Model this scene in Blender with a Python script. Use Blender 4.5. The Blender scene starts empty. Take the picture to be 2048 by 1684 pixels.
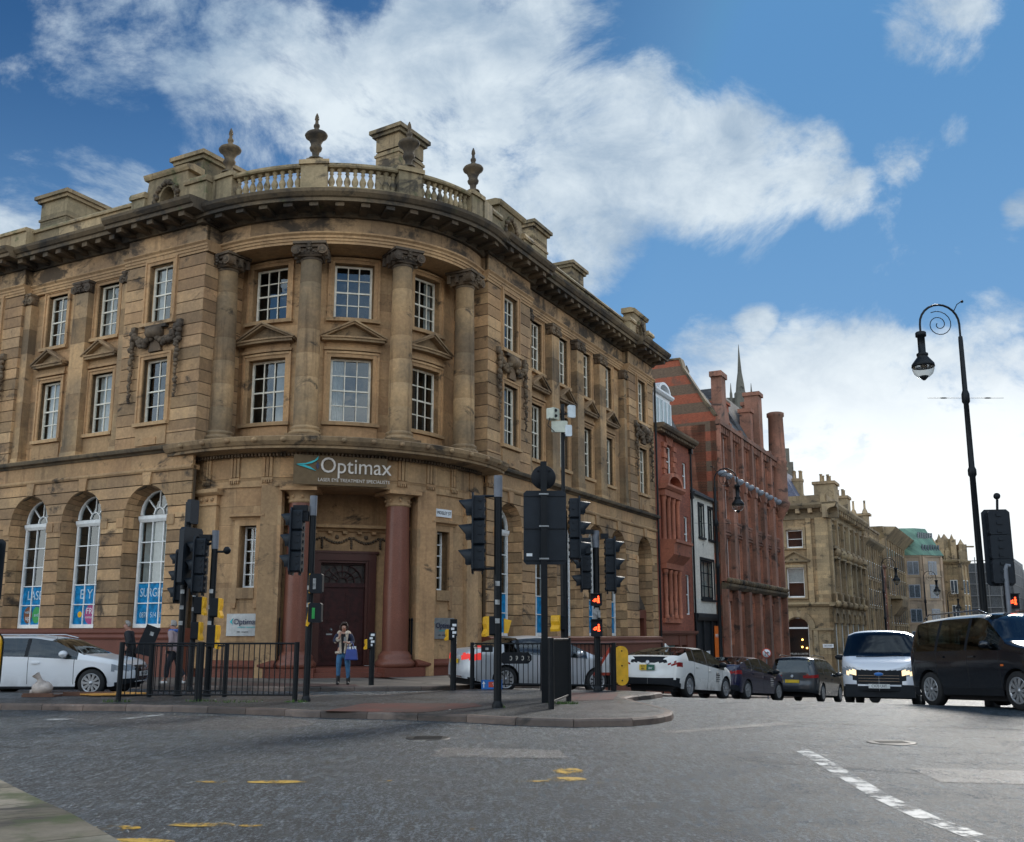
import bpy, bmesh, math, random
from mathutils import Vector, Matrix
rad=math.radians; pi=math.pi; sin=math.sin; cos=math.cos
random.seed(11)
S=bpy.context.scene; col=S.collection
# ---------------- camera, sky, sun, exposure ----------------
cam=bpy.data.cameras.new('camera'); co=bpy.data.objects.new('camera',cam); col.objects.link(co)
cam.sensor_width=36; cam.lens=36*1970/2048; cam.shift_y=58/2048; cam.clip_end=3000; cam.clip_start=.1
co.location=(0,0,1.45); co.rotation_euler=(rad(90)+math.atan(370/1970),0,0); S.camera=co
S.view_settings.view_transform='Standard'; S.view_settings.look='None'; S.view_settings.exposure=.76; S.view_settings.gamma=1
SUN_AZ,SUN_EL=29.,32.     # clockwise from +Y, elevation
def pixdir(u,v):
    x=(u-1024)/1970; y=-(v-900)/1970; p=math.atan(370/1970)
    return Vector((x,cos(p)-y*sin(p),sin(p)+y*cos(p))).normalized()
W=bpy.data.worlds.new('World'); S.world=W; W.use_nodes=True
nt=W.node_tree; N=nt.nodes; Lk=nt.links; N.clear()
def wn(t,**k):
    n=N.new(t)
    for a,b in k.items(): setattr(n,a,b)
    return n
def wmath(op,a,b=None,c=None,clamp=False):
    n=N.new('ShaderNodeMath'); n.operation=op; n.use_clamp=clamp
    for i,x in enumerate((a,b,c)):
        if x is None: continue
        if isinstance(x,(int,float)): n.inputs[i].default_value=x
        else: Lk.new(x,n.inputs[i])
    return n.outputs[0]
def wmap(v,a,b,c=0.,d=1.,sm=True):
    n=N.new('ShaderNodeMapRange'); n.interpolation_type='SMOOTHSTEP' if sm else 'LINEAR'
    Lk.new(v,n.inputs[0]); n.inputs[1].default_value=a; n.inputs[2].default_value=b; n.inputs[3].default_value=c; n.inputs[4].default_value=d
    return n.outputs[0]
tc=wn('ShaderNodeTexCoord'); D=tc.outputs['Generated']
sky=wn('ShaderNodeTexSky'); sky.sky_type='NISHITA'; sky.sun_disc=False
sky.sun_elevation=rad(SUN_EL); sky.sun_rotation=rad(SUN_AZ); sky.altitude=50; sky.air_density=1.0; sky.dust_density=.6; sky.ozone_density=2.0
sep=wn('ShaderNodeSeparateXYZ'); Lk.new(D,sep.inputs[0]); Z=sep.outputs[2]
def noise(scale,detail,rough,vec=None,dist=0):
    n=N.new('ShaderNodeTexNoise'); n.inputs['Scale'].default_value=scale; n.inputs['Detail'].default_value=detail; n.inputs['Roughness'].default_value=rough; n.inputs['Distortion'].default_value=dist
    Lk.new(vec or D,n.inputs['Vector']); return n.outputs[0]
mp=wn('ShaderNodeMapping'); mp.inputs['Scale'].default_value=(1,1,1.5); Lk.new(D,mp.inputs['Vector'])
n1=noise(5.2,14,.66,mp.outputs[0],.35); n2=noise(2.1,6,.55,mp.outputs[0],.3); n3=noise(13.,8,.65,mp.outputs[0],.3)
blobs=[(390,150,120,.9),(330,250,70,.5),(560,130,200,1),(700,260,230,1),(900,120,200,1),(1090,110,150,1),(1200,250,230,1.1),(1400,320,190,1.1),(1570,290,110,.9),(1660,360,60,.75),(1010,380,230,1),(1200,440,150,.9),(820,420,200,.9),(1450,440,90,.7),(560,300,230,.8),
 (120,130,70,.85),(60,140,50,.7),(200,80,130,.75),(120,190,80,.5),(330,60,90,.8),(20,230,60,.45),(90,345,80,1.1),(170,320,70,1.15),(230,380,95,1.25),(140,410,90,1.1),(30,440,90,1.25),(1850,30,100,1),(1900,60,40,.6),(1830,90,60,.7),(2045,370,45,.8),(1775,270,55,.6),(1860,225,40,.4),(1490,640,60,.95),(1690,690,60,1),(1590,650,30,.8),(2000,620,60,.7),(1590,760,140,1),(1420,720,90,.8),(1760,800,170,1.2),(1960,720,130,1),(2040,650,60,.8),(1900,860,250,1.4),(1600,900,260,1.4)]
wc=wn('ShaderNodeTexNoise'); wc.inputs['Scale'].default_value=3.2; wc.inputs['Detail'].default_value=5; Lk.new(D,wc.inputs['Vector'])
w1=wn('ShaderNodeVectorMath'); w1.operation='SUBTRACT'; Lk.new(wc.outputs['Color'],w1.inputs[0]); w1.inputs[1].default_value=(.5,.5,.5)
w2=wn('ShaderNodeVectorMath'); w2.operation='MULTIPLY_ADD'; Lk.new(w1.outputs[0],w2.inputs[0]); w2.inputs[1].default_value=(.16,.16,.16); Lk.new(D,w2.inputs[2])
w3=wn('ShaderNodeVectorMath'); w3.operation='NORMALIZE'; Lk.new(w2.outputs[0],w3.inputs[0]); DW_=w3.outputs[0]
tot=None
for (u,v,r,s_) in blobs:
    d=pixdir(u,v); n=wn('ShaderNodeVectorMath'); n.operation='DOT_PRODUCT'; Lk.new(DW_,n.inputs[0]); n.inputs[1].default_value=d
    a=math.atan(r*1.25/1970); m=wmap(n.outputs['Value'],cos(a),cos(a*.15),0,s_)
    tot=m if tot is None else wmath('MAXIMUM',tot,m)
# clouds elsewhere in the sky (behind and beside the viewer)
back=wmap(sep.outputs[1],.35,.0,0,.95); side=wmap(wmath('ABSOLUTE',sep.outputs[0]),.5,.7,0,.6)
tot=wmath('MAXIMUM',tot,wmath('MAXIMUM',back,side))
dens=wmap(wmath('ADD',tot,wmath('MULTIPLY',wmath('SUBTRACT',n1,.5),4.2)),.36,1.25)
low=wmap(Z,.32,.13); dens=wmath('MAXIMUM',dens,wmath('MULTIPLY',low,wmap(wmath('ADD',n2,wmath('MULTIPLY',low,.8)),.62,.95)))
shade=wmap(wmath('ADD',wmath('MULTIPLY',n2,.7),wmath('MULTIPLY',n3,.3)),.38,.62)
edge=wmap(dens,.35,1.0)
shade=wmath('MAXIMUM',shade,wmath('MULTIPLY',low,1.),clamp=True)
def mix(f,a,b):
    n=N.new('ShaderNodeMix'); n.data_type='RGBA'; Lk.new(f,n.inputs[0]) if not isinstance(f,float) else setattr(n.inputs[0],'default_value',f)
    for i,x in ((6,a),(7,b)):
        if isinstance(x,tuple): n.inputs[i].default_value=(*x,1)
        else: Lk.new(x,n.inputs[i])
    return n.outputs[2]
cl=mix(shade,(.24,.33,.44),(.58,.65,.70)); cl=mix(low,cl,(.80,.84,.86))
g=wn('ShaderNodeVectorMath'); g.operation='MULTIPLY'; Lk.new(sky.outputs[0],g.inputs[0]); g.inputs[1].default_value=(.016,.035,.052)
hz=wmap(Z,.55,.12,0,.75); g2=wn('ShaderNodeVectorMath'); g2.operation='MINIMUM'; Lk.new(g.outputs[0],g2.inputs[0]); g2.inputs[1].default_value=(.085,.22,.43); base=mix(hz,g2.outputs[0],(.17,.33,.55))
fin=mix(dens,base,cl)
below=wmap(Z,0,-.05); fin=mix(below,fin,(.25,.26,.27))
bg=wn('ShaderNodeBackground'); Lk.new(fin,bg.inputs[0]); Lk.new(wmap(sep.outputs[1],.15,-.4,.78,1.9),bg.inputs[1])  # unseen sky behind the viewer boosted, added to light the facade
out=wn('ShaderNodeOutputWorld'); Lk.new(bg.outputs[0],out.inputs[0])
sl=bpy.data.lights.new('sun','SUN'); sl.energy=1.6; sl.angle=rad(12); sl.color=(1,.94,.85)
so=bpy.data.objects.new('sun',sl); col.objects.link(so)
sd=Vector((sin(rad(SUN_AZ))*cos(rad(SUN_EL)),cos(rad(SUN_AZ))*cos(rad(SUN_EL)),sin(rad(SUN_EL))))
so.rotation_euler=sd.to_track_quat('Z','Y').to_euler()
# ---------------- materials ----------------
class NB:
    def __init__(s,name):
        s.m=bpy.data.materials.new(name); s.m.use_nodes=True; s.t=s.m.node_tree; s.n=s.t.nodes; s.l=s.t.links
        s.b=s.n['Principled BSDF']
    def node(s,t,**k):
        n=s.n.new(t)
        for a,b in k.items(): setattr(n,a,b)
        return n
    def put(s,sock,x):
        if isinstance(x,(int,float)): sock.default_value=x
        elif isinstance(x,tuple): sock.default_value=(*x,1) if len(x)==3 and sock.type=='RGBA' else x
        else: s.l.new(x,sock)
    def math(s,op,a,b=None,clamp=False):
        n=s.node('ShaderNodeMath',operation=op,use_clamp=clamp); s.put(n.inputs[0],a)
        if b is not None: s.put(n.inputs[1],b)
        return n.outputs[0]
    def noise(s,scale,detail=4,rough=.55,sc=None,vec=None,dist=0):
        if vec is None: vec=s.node('ShaderNodeNewGeometry').outputs['Position']
        if sc:
            m=s.node('ShaderNodeMapping'); s.l.new(vec,m.inputs[0]); m.inputs['Scale'].default_value=sc; vec=m.outputs[0]
        n=s.node('ShaderNodeTexNoise'); n.inputs['Scale'].default_value=scale; n.inputs['Detail'].default_value=detail; n.inputs['Roughness'].default_value=rough; n.inputs['Distortion'].default_value=dist
        s.l.new(vec,n.inputs['Vector']); return n.outputs[0]
    def ramp(s,v,a,b,c=0.,d=1.):
        n=s.node('ShaderNodeMapRange',interpolation_type='SMOOTHSTEP'); s.put(n.inputs[0],v)
        for i,x in enumerate((a,b,c,d)): n.inputs[i+1].default_value=x
        return n.outputs[0]
    def mix(s,f,a,b,blend='MIX'):
        n=s.node('ShaderNodeMix',data_type='RGBA',blend_type=blend); s.put(n.inputs[0],f); s.put(n.inputs[6],a); s.put(n.inputs[7],b); return n.outputs[2]
    def bump(s,h,st=.3,dist=.02):
        n=s.node('ShaderNodeBump'); n.inputs['Strength'].default_value=st; n.inputs['Distance'].default_value=dist; s.l.new(h,n.inputs['Height']); s.l.new(n.outputs[0],s.b.inputs['Normal'])
    def fin(s,colr,rough=.6,metal=0,**k):
        s.put(s.b.inputs['Base Color'],colr); s.put(s.b.inputs['Roughness'],rough); s.b.inputs['Metallic'].default_value=metal
        for a,b in k.items(): s.b.inputs[a.replace('_',' ')].default_value=b
        return s.m
def plain(name,c,rough=.5,metal=0,var=.12,**k):
    b=NB(name); f=b.noise(6,4); cc=b.mix(b.ramp(f,.3,.7),tuple(x*(1-var) for x in c),tuple(min(1,x*(1+var)) for x in c)); return b.fin(cc,rough,metal,**k)
def stone(name,c1,c2,soot=.5,green=.0,isl=.35,rough=.85,sootc=(.022,.019,.016),streak=.35,brick=None):
    b=NB(name); geo=b.node('ShaderNodeNewGeometry')
    big=b.noise(.45,5,.6); fine=b.noise(9,6,.65); st=b.noise(1.0,5,.6,sc=(3.2,3.2,.22))
    c=b.mix(b.ramp(big,.35,.65),c1,c2)
    ri=geo.outputs['Random Per Island']
    c=b.mix(1.,c,b.mix(ri,(1-isl,)*3,(1+isl*.7,)*3),'MULTIPLY')
    hue=b.math('FRACT',b.math('MULTIPLY',ri,7.31)); c=b.mix(b.math('MULTIPLY',hue,.35),c,b.mix(1.,c,(1.1,.86,.72),'MULTIPLY'))
    if brick:
        tcn=b.node('ShaderNodeTexCoord'); sp=b.node('ShaderNodeSeparateXYZ'); b.l.new(tcn.outputs['Object'],sp.inputs[0])
        cb=b.node('ShaderNodeCombineXYZ'); b.l.new(b.math('ADD',sp.outputs[0],sp.outputs[1]),cb.inputs[0]); b.l.new(sp.outputs[2],cb.inputs[1])
        bt=b.node('ShaderNodeTexBrick'); b.l.new(cb.outputs[0],bt.inputs['Vector']); bt.inputs['Scale'].default_value=1
        bt.inputs['Brick Width'].default_value=brick[0]; bt.inputs['Row Height'].default_value=brick[1]; bt.inputs['Mortar Size'].default_value=brick[2]; bt.inputs['Mortar Smooth'].default_value=.2
        bt.inputs['Color1'].default_value=(.72,.72,.72,1); bt.inputs['Color2'].default_value=(1.15,1.1,1.05,1); bt.inputs['Mortar'].default_value=(brick[3],)*3+(1,)
        c=b.mix(1.,c,bt.outputs['Color'],'MULTIPLY')
    c=b.mix(b.ramp(st,.52,.75,0,streak),c,b.mix(1.,c,(.42,.40,.40),'MULTIPLY'))
    c=b.mix(b.ramp(fine,.35,.7),b.mix(1.,c,(.86,.86,.86),'MULTIPLY'),b.mix(1.,c,(1.1,1.1,1.1),'MULTIPLY'))
    so_=b.noise(.75,8,.68,sc=(1,1,1.6),dist=.5); c=b.mix(b.ramp(so_,.62-soot*.15,.72-soot*.10,0,.85),c,sootc)
    if green>0:
        gn=b.noise(1.6,6,.7); sx=b.node('ShaderNodeSeparateXYZ'); b.l.new(geo.outputs['Normal'],sx.inputs[0])
        up=b.ramp(sx.outputs[2],.1,.7,0,.25*green); f=b.ramp(b.math('ADD',gn,up),.66-green*.18,.8-green*.12,0,.8)
        c=b.mix(f,c,(.055,.075,.022))
    b.bump(b.noise(14,8,.7),.35,.02)
    return b.fin(c,rough)
M={}
M['stone']=stone('sandstone',(.50,.315,.155),(.31,.20,.108),soot=.42,isl=.38,streak=.6)
M['stone_smooth']=stone('sandstone_ashlar',(.50,.315,.155),(.34,.215,.11),soot=.34,isl=.2,streak=.6)
M['stone_col']=stone('sandstone_column',(.44,.285,.14),(.20,.145,.085),soot=.3,isl=.45,streak=.9)
M['stone_frieze']=stone('stained_frieze_stone',(.46,.31,.165),(.29,.2,.115),soot=1.1,isl=.35,streak=.8)
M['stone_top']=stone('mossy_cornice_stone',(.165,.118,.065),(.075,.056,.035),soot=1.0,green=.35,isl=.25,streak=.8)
M['stone_parapet']=stone('mossy_parapet_stone',(.36,.275,.155),(.19,.155,.09),soot=.55,green=.55,isl=.45,streak=.9)
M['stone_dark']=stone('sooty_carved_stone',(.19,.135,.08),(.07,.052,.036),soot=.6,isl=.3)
M['stone_trim']=stone('weathered_trim_stone',(.36,.24,.125),(.20,.14,.08),soot=.6,isl=.25,streak=.8,green=.15)
M['joint']=plain('dark_joint_mortar',(.10,.07,.042),.95)  # dark mortar colour of the backing behind the block joints
def granite(name,c,rough=.22):
    b=NB(name); s1=b.noise(60,3,.8); s2=b.noise(1.1,4); cc=b.mix(b.ramp(s1,.35,.65),tuple(x*.6 for x in c),tuple(x*1.35 for x in c)); cc=b.mix(b.ramp(s2,.3,.7,0,.4),cc,tuple(x*.6 for x in c))
    return b.fin(cc,rough,Specular_IOR_Level=.3)
M['granite']=granite('polished_red_granite',(.20,.075,.048),.34)
M['granite_base']=granite('dull_red_granite',(.17,.055,.034),.55)
def glassmat(name,tint=(.72,.78,.8),base=.05,col_=(.8,.88,.95)):
    b=NB(name); b.n.remove(b.b); lw=b.node('ShaderNodeLayerWeight'); lw.inputs[0].default_value=.5
    w=b.noise(1.3,3); bp_=b.node('ShaderNodeBump'); bp_.inputs['Strength'].default_value=.2; bp_.inputs['Distance'].default_value=.02; b.l.new(w,bp_.inputs['Height'])
    gl=b.node('ShaderNodeBsdfGlossy'); gl.inputs['Roughness'].default_value=.03; gl.inputs['Color'].default_value=(*col_,1); b.l.new(bp_.outputs[0],gl.inputs['Normal'])
    tr=b.node('ShaderNodeBsdfTransparent'); tr.inputs[0].default_value=(*tint,1)
    f=b.math('POWER',lw.outputs['Facing'],3.); f=b.math('ADD',b.math('MULTIPLY',f,.75),base,clamp=True)
    mx=b.node('ShaderNodeMixShader'); b.l.new(f,mx.inputs[0]); b.l.new(tr.outputs[0],mx.inputs[1]); b.l.new(gl.outputs[0],mx.inputs[2])
    b.l.new(mx.outputs[0],b.n['Material Output'].inputs[0]); return b.m
M['glass']=glassmat('window_glass',base=.09,col_=(.80,.84,.84)); M['carglass']=glassmat('car_glass',(.22,.28,.27),.06)
M['cream']=plain('cream_window_paint',(.76,.70,.57),.5); M['white']=plain('white_paint',(.75,.76,.76),.45,var=.06)
M['whitewin']=plain('white_window_paint',(.82,.82,.79),.45,var=.08)
M['dark']=plain('dark_interior',(.014,.013,.014),.9); M['black']=plain('black_metal_paint',(.006,.008,.010),.45,Specular_IOR_Level=.25)
M['blackm']=plain('matt_black_plastic',(.010,.012,.015),.6,Specular_IOR_Level=.25); M['grey']=plain('grey_cap',(.16,.17,.19),.5)
M['sigb']=plain('signal_housing',(.013,.018,.024),.5,Specular_IOR_Level=.3)
M['yellow']=plain('yellow_plastic',(.80,.42,.005),.4); M['curtain']=plain('pale_curtain',(.55,.52,.47),.9)
M['mahog']=plain('dark_mahogany_door',(.04,.008,.007),.45,var=.35,Specular_IOR_Level=.25); M['steel']=plain('brushed_steel_plate',(.30,.31,.31),.4,.6)
M['teal']=plain('teal_enamel',(.01,.42,.44),.4); M['navy']=plain('navy_letters',(.01,.015,.06),.4); M['letters']=plain('champagne_letters',(.62,.55,.47),.4)
M['signpanel']=plain('smoked_sign_panel',(.15,.10,.052),.5,Specular_IOR_Level=.15); M['text_dark']=plain('dark_lettering',(.02,.02,.025),.5)
M['slate']=stone('slate',(.055,.06,.07),(.085,.09,.10),soot=.1,green=.3,isl=.2,brick=(.35,.22,.02,.5))
M['lead']=plain('lead_grey',(.20,.22,.25),.45)
M['poster']=plain('blue_poster_film',(.01,.20,.42),.5,var=.35,Specular_IOR_Level=.1)
M['posterw']=plain('poster_pale_lettering',(.48,.62,.70),.4)
M['orange_board']=plain('orange_plywood',(.62,.30,.06),.7,var=.3)
def emit(name,c,st):
    b=NB(name); b.fin(c,.5); b.b.inputs['Emission Color'].default_value=(*c,1); b.b.inputs['Emission Strength'].default_value=st; return b.m
M['redlight']=emit('lit_red_led',(1,.06,.015),3.); M['headlight']=emit('lit_headlamp',(1,.72,.38),.8); M['drl']=emit('daytime_running_led',(1,.97,.92),2.5)
M['bulb']=emit('warm_filament_bulb',(1,.45,.1),6.); M['green_led']=emit('lit_green_led',(.02,.8,.35),2.)
# ---------------- mesh helpers ----------------
IDF=lambda s,d,z:(s,d,z)
class MB:
    def __init__(s,F=IDF): s.V=[];s.P=[];s.F=F;s.sm=[]
    def add(s,vs,fs,smooth=False,raw=False,F=None):
        n=len(s.V); f=F or s.F; s.V+=[tuple(v) for v in vs] if raw else [tuple(f(*v)) for v in vs]
        s.P+=[tuple(i+n for i in q) for q in fs]; s.sm+=[smooth]*len(fs); return s
    def box(s,a0,a1,d0,d1,z0,z1,n=1):
        for i in range(n):pass
        vs=[];fs=[]
        for i in range(n+1):
            a=a0+(a1-a0)*i/n; vs+=[(a,d0,z0),(a,d1,z0),(a,d1,z1),(a,d0,z1)]
        for i in range(n):
            k=i*4
            for j in range(4): fs.append((k+j,k+(j+1)%4,k+4+(j+1)%4,k+4+j))
        fs+=[(3,2,1,0),(n*4,n*4+1,n*4+2,n*4+3)]
        return s.add(vs,fs)
    def sweep(s,prof,a0,a1,n=1,smooth=False):
        m=len(prof);vs=[];fs=[]
        for i in range(n+1):
            a=a0+(a1-a0)*i/n; vs+=[(a,d,z) for d,z in prof]
        for i in range(n):
            for j in range(m): fs.append((i*m+j,i*m+(j+1)%m,(i+1)*m+(j+1)%m,(i+1)*m+j))
        fs+=[tuple(range(m-1,-1,-1)),tuple(n*m+j for j in range(m))]
        return s.add(vs,fs,smooth)
    def poly(s,pts,d0,d1):
        m=len(pts); vs=[(a,d0,z) for a,z in pts]+[(a,d1,z) for a,z in pts]
        fs=[tuple(range(m)),tuple(range(2*m-1,m-1,-1))]+[(j,(j+1)%m,m+(j+1)%m,m+j) for j in range(m)]
        return s.add(vs,fs)
    def tube(s,path,r,n=8,caps=True,smooth=True):
        P=[Vector(p) for p in path]; rs=r if isinstance(r,(list,tuple)) else [r]*len(P); vs=[];fs=[];up=None
        for i,p in enumerate(P):
            t=(P[min(i+1,len(P)-1)]-P[max(i-1,0)]).normalized()
            if up is None: up=Vector((0,0,1)) if abs(t.z)<.9 else Vector((0,1,0))
            x=t.cross(up); x=x.normalized() if x.length>1e-5 else Vector((1,0,0)); up=x.cross(t).normalized()
            for k in range(n):
                a=2*pi*k/n; vs.append(tuple(p+(x*cos(a)+up*sin(a))*rs[i]))
        for i in range(len(P)-1):
            for k in range(n): fs.append((i*n+k,i*n+(k+1)%n,(i+1)*n+(k+1)%n,(i+1)*n+k))
        s.add(vs,fs,smooth,raw=True)
        if caps: s.add(vs[:n],[tuple(range(n-1,-1,-1))],raw=True); s.add(vs[-n:],[tuple(range(n))],raw=True)
        return s
    def lathe(s,c,prof,n=16,axis='z',smooth=True,flat=1.,caps=True):
        vs=[];fs=[];c=Vector(c)
        for r,h in prof:
            for k in range(n):
                a=2*pi*k/n; x,y=r*cos(a),r*sin(a)*flat
                v={'z':(x,y,h),'y':(x,h,y),'x':(h,x,y)}[axis]; vs.append(tuple(c+Vector(v)))
        for i in range(len(prof)-1):
            for k in range(n): fs.append((i*n+k,i*n+(k+1)%n,(i+1)*n+(k+1)%n,(i+1)*n+k))
        s.add(vs,fs,smooth,raw=True)
        if caps: s.add(vs[:n],[tuple(range(n-1,-1,-1))],raw=True); s.add(vs[-n:],[tuple(range(n))],raw=True)
        return s
    def blob(s,c,r,n=6,m=4,sq=(1,1,1)):
        vs=[(c[0],c[1],c[2]-r*sq[2])];fs=[]
        for i in range(1,m):
            t=pi*i/m
            for k in range(n): a=2*pi*k/n; vs.append((c[0]+r*sq[0]*sin(t)*cos(a),c[1]+r*sq[1]*sin(t)*sin(a),c[2]-r*sq[2]*cos(t)))
        vs.append((c[0],c[1],c[2]+r*sq[2])); L=len(vs)-1
        for k in range(n): fs.append((0,1+(k+1)%n,1+k)); fs.append((L,L-n+k,L-n+(k+1)%n))
        for i in range(m-2):
            for k in range(n): fs.append((1+i*n+k,1+i*n+(k+1)%n,1+(i+1)*n+(k+1)%n,1+(i+1)*n+k))
        return s.add(vs,fs,True,raw=True)
    def build(s,name,mat,parent=None,post=None,bevel=0,**k):
        me=bpy.data.meshes.new(name); V=[post(v) for v in s.V] if post else s.V
        me.from_pydata(V,[],s.P); me.polygons.foreach_set('use_smooth',s.sm)
        bm=bmesh.new(); bm.from_mesh(me); bmesh.ops.recalc_face_normals(bm,faces=bm.faces); bm.to_mesh(me); bm.free()
        me.materials.append(M[mat] if isinstance(mat,str) else mat); o=bpy.data.objects.new(name,me); col.objects.link(o)
        if parent: o.parent=parent
        if bevel:
            bv=o.modifiers.new('b','BEVEL'); bv.width=bevel; bv.segments=2; bv.limit_method='ANGLE'
        for a,b in k.items(): o[a]=b
        return o
def tag(o,label,cat,group=None):
    o['label']=label; o['category']=cat
    if group: o['group']=group
    return o
def empty(name,loc=(0,0,0),rz=0,label=None,cat=None,group=None):
    o=bpy.data.objects.new(name,None); col.objects.link(o); o.location=loc; o.rotation_euler=(0,0,rz); o.empty_display_size=.3
    if label: tag(o,label,cat,group)
    return o
def structure(o): o['kind']='structure'; return o
def kids(o): return [c for c in bpy.data.objects if c.parent==o]
def copy_tree(o,parent=None,label=None,mats=None):
    ch=kids(o); c=o.copy(); col.objects.link(c); c.parent=parent
    if label: c['label']=label
    for k in ch: copy_tree(k,c)
    return c
def text(s,size,mat,parent,mtx,name='lettering',ext=.01,align='CENTER',sx=1.):
    cu=bpy.data.curves.new(name,'FONT'); cu.body=s; cu.size=size; cu.extrude=ext; cu.align_x=align; cu.align_y='CENTER'; cu.resolution_u=3
    t=bpy.data.objects.new(name,cu); col.objects.link(t); bpy.context.view_layer.update()
    me=bpy.data.meshes.new_from_object(t); bpy.data.objects.remove(t)
    for v in me.vertices: v.co.x*=sx
    me.materials.clear(); me.materials.append(M[mat]); me.transform(mtx)
    o=bpy.data.objects.new(name,me); col.objects.link(o); o.parent=parent; return o
def tmtx(origin,right,up,out):  # text x->right, y->up, z->out
    m=Matrix.Identity(4)
    for i,v in enumerate((right,up,out)):
        for j in range(3): m[j][i]=v[j]
    for j in range(3): m[j][3]=origin[j]
    return m
PH=.4813; CX,CY=-7.08,38.05
nR=Vector((cos(PH),-sin(PH),0)); rd=Vector((sin(PH),cos(PH),0))
def sstep(x,a,b):
    t=max(0,min(1,(x-a)/(b-a))); return t*t*(3-2*t)
def gz(x,y):
    d=x*rd.x+y*rd.y-22.3
    if d<=0: return 0.
    return -9*(1-math.exp(-.068*(d-1+math.exp(-d))/9))*sstep(x,-1.5,4.5)
def P3(x,y,dz=0): return (x,y,gz(x,y)+dz)
# ---------------- ground, road, island, pavements ----------------
def asphalt(name,c,wet=.5,bst=.9,rough=(.22,.5),grain=1.):
    b=NB(name); v=b.noise(34,5,.8,sc=(1,.5,1)); v2=b.noise(12,6,.85,sc=(1,.22,1)); big=b.noise(.35,5,.6); mid=b.noise(1.2,5,.6)
    g=b.math('ADD',b.math('MULTIPLY',v,.55),b.math('MULTIPLY',v2,.45)); w=.035/grain
    cc=b.mix(b.ramp(g,.5-w,.5+w),tuple(x*.10 for x in c),tuple(x*2.0 for x in c)); cc=b.mix(b.ramp(big,.42,.6,0,.4),cc,tuple(x*.55 for x in c))
    cc=b.mix(b.ramp(g,.5+w*1.1,.5+w*2.4,0,.9*grain),cc,(.28,.33,.36))
    b.bump(g,bst,.05)
    r=b.math('ADD',b.ramp(mid,.3,.7,rough[0],rough[1]),b.ramp(g,.46,.54,.16,.0)); return b.fin(cc,r,Specular_IOR_Level=.5+wet*.3)
M['road']=asphalt('worn_wet_asphalt',(.026,.044,.058),-.4,1.,(.24,.34))
M['patch']=asphalt('darker_asphalt_patch',(.026,.031,.038),.7,.8,(.22,.34))
M['path_asphalt']=asphalt('footway_asphalt',(.027,.031,.034),.6,.4,(.30,.45),.6)
M['kerb']=stone('kerb_granite',(.20,.15,.12),(.10,.078,.065),soot=.7,isl=.45,rough=.6)
M['kerb_pale']=stone('pale_kerb_stone',(.30,.28,.23),(.15,.14,.10),soot=.75,green=.4,isl=.35,rough=.7)
M['flags']=stone('pavement_flags',(.17,.155,.135),(.12,.108,.095),soot=.25,isl=.25,rough=.6,brick=(.75,.6,.02,.45))
def tact(name,c):
    b=NB(name); geo=b.node('ShaderNodeNewGeometry'); sp=b.node('ShaderNodeMapping'); b.l.new(geo.outputs['Position'],sp.inputs[0]); sp.inputs['Rotation'].default_value=(0,0,rad(8))
    bt=b.node('ShaderNodeTexBrick'); b.l.new(sp.outputs[0],bt.inputs['Vector']); bt.offset=0; bt.inputs['Scale'].default_value=1; bt.inputs['Brick Width'].default_value=.4; bt.inputs['Row Height'].default_value=.4; bt.inputs['Mortar Size'].default_value=.012
    bt.inputs['Color1'].default_value=(*c,1); bt.inputs['Color2'].default_value=(c[0]*.7,c[1]*.8,c[2]*.8,1); bt.inputs['Mortar'].default_value=(.03,.025,.022,1)
    vo=b.node('ShaderNodeTexVoronoi'); b.l.new(sp.outputs[0],vo.inputs['Vector']); vo.inputs['Scale'].default_value=14.9; vo.inputs['Randomness'].default_value=0
    n=b.noise(1.5,5); cc=b.mix(b.ramp(n,.35,.65,0,.6),bt.outputs[0],(.075,.06,.055)); cc=b.mix(b.ramp(vo.outputs['Distance'],.2,.45,0,.55),cc,(.03,.02,.018)); return b.fin(cc,.5)
M['tactile']=tact('red_tactile_paving',(.20,.055,.042)); M['redflag']=tact('red_pavement_slabs',(.19,.10,.085))
def paint(name,c,cover=.5,sc=3):
    b=NB(name); n=b.noise(sc,7,.7); n2=b.noise(60,3,.7); f=b.ramp(b.math('ADD',b.math('MULTIPLY',n,.7),b.math('MULTIPLY',n2,.3)),.5-.0,.56)
    f=b.ramp(b.math('ADD',b.math('MULTIPLY',n,.6),b.math('MULTIPLY',b.noise(9,9,.86,sc=(1,.45,1)),.4)),.62-cover*.3,.74-cover*.3)
    tr=b.node('ShaderNodeBsdfTransparent'); mx=b.node('ShaderNodeMixShader'); b.l.new(f,mx.inputs[0]); b.l.new(tr.outputs[0],mx.inputs[1]); b.fin(c,.5); b.bump(n2,.5,.01)
    b.l.new(b.b.outputs[0],mx.inputs[2]); b.l.new(mx.outputs[0],b.n['Material Output'].inputs[0]); return b.m
M['yel']=paint('worn_yellow_road_paint',(.60,.36,.05),.54); M['yel_faint']=paint('faint_yellow_road_paint',(.42,.30,.09),.24); M['whi']=paint('worn_white_road_paint',(.45,.46,.45),.62); M['yel_solid']=paint('yellow_road_paint',(.58,.36,.07),.68); M['whi_faint']=paint('faint_white_road_paint',(.55,.53,.48),.3)
xs=[-600,-250,-120,-70,-45]+[-30+i*1.5 for i in range(42)]+[36,45,60,90,140,250,600]
ys=[-120,-50,-20,-5]+[i*1.5 for i in range(54)]+[84,90,100,115,135,160,200,260,350,600,1200,2500]
def gz2(x,y):
    z=gz(x,y)
    return z
V=[(x,y,gz2(x,y)) for y in ys for x in xs]; nx=len(xs)
mb=MB(); mb.add(V,[(j*nx+i,j*nx+i+1,(j+1)*nx+i+1,(j+1)*nx+i) for j in range(len(ys)-1) for i in range(nx-1)],True)
structure(mb.build('road','road'))
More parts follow.
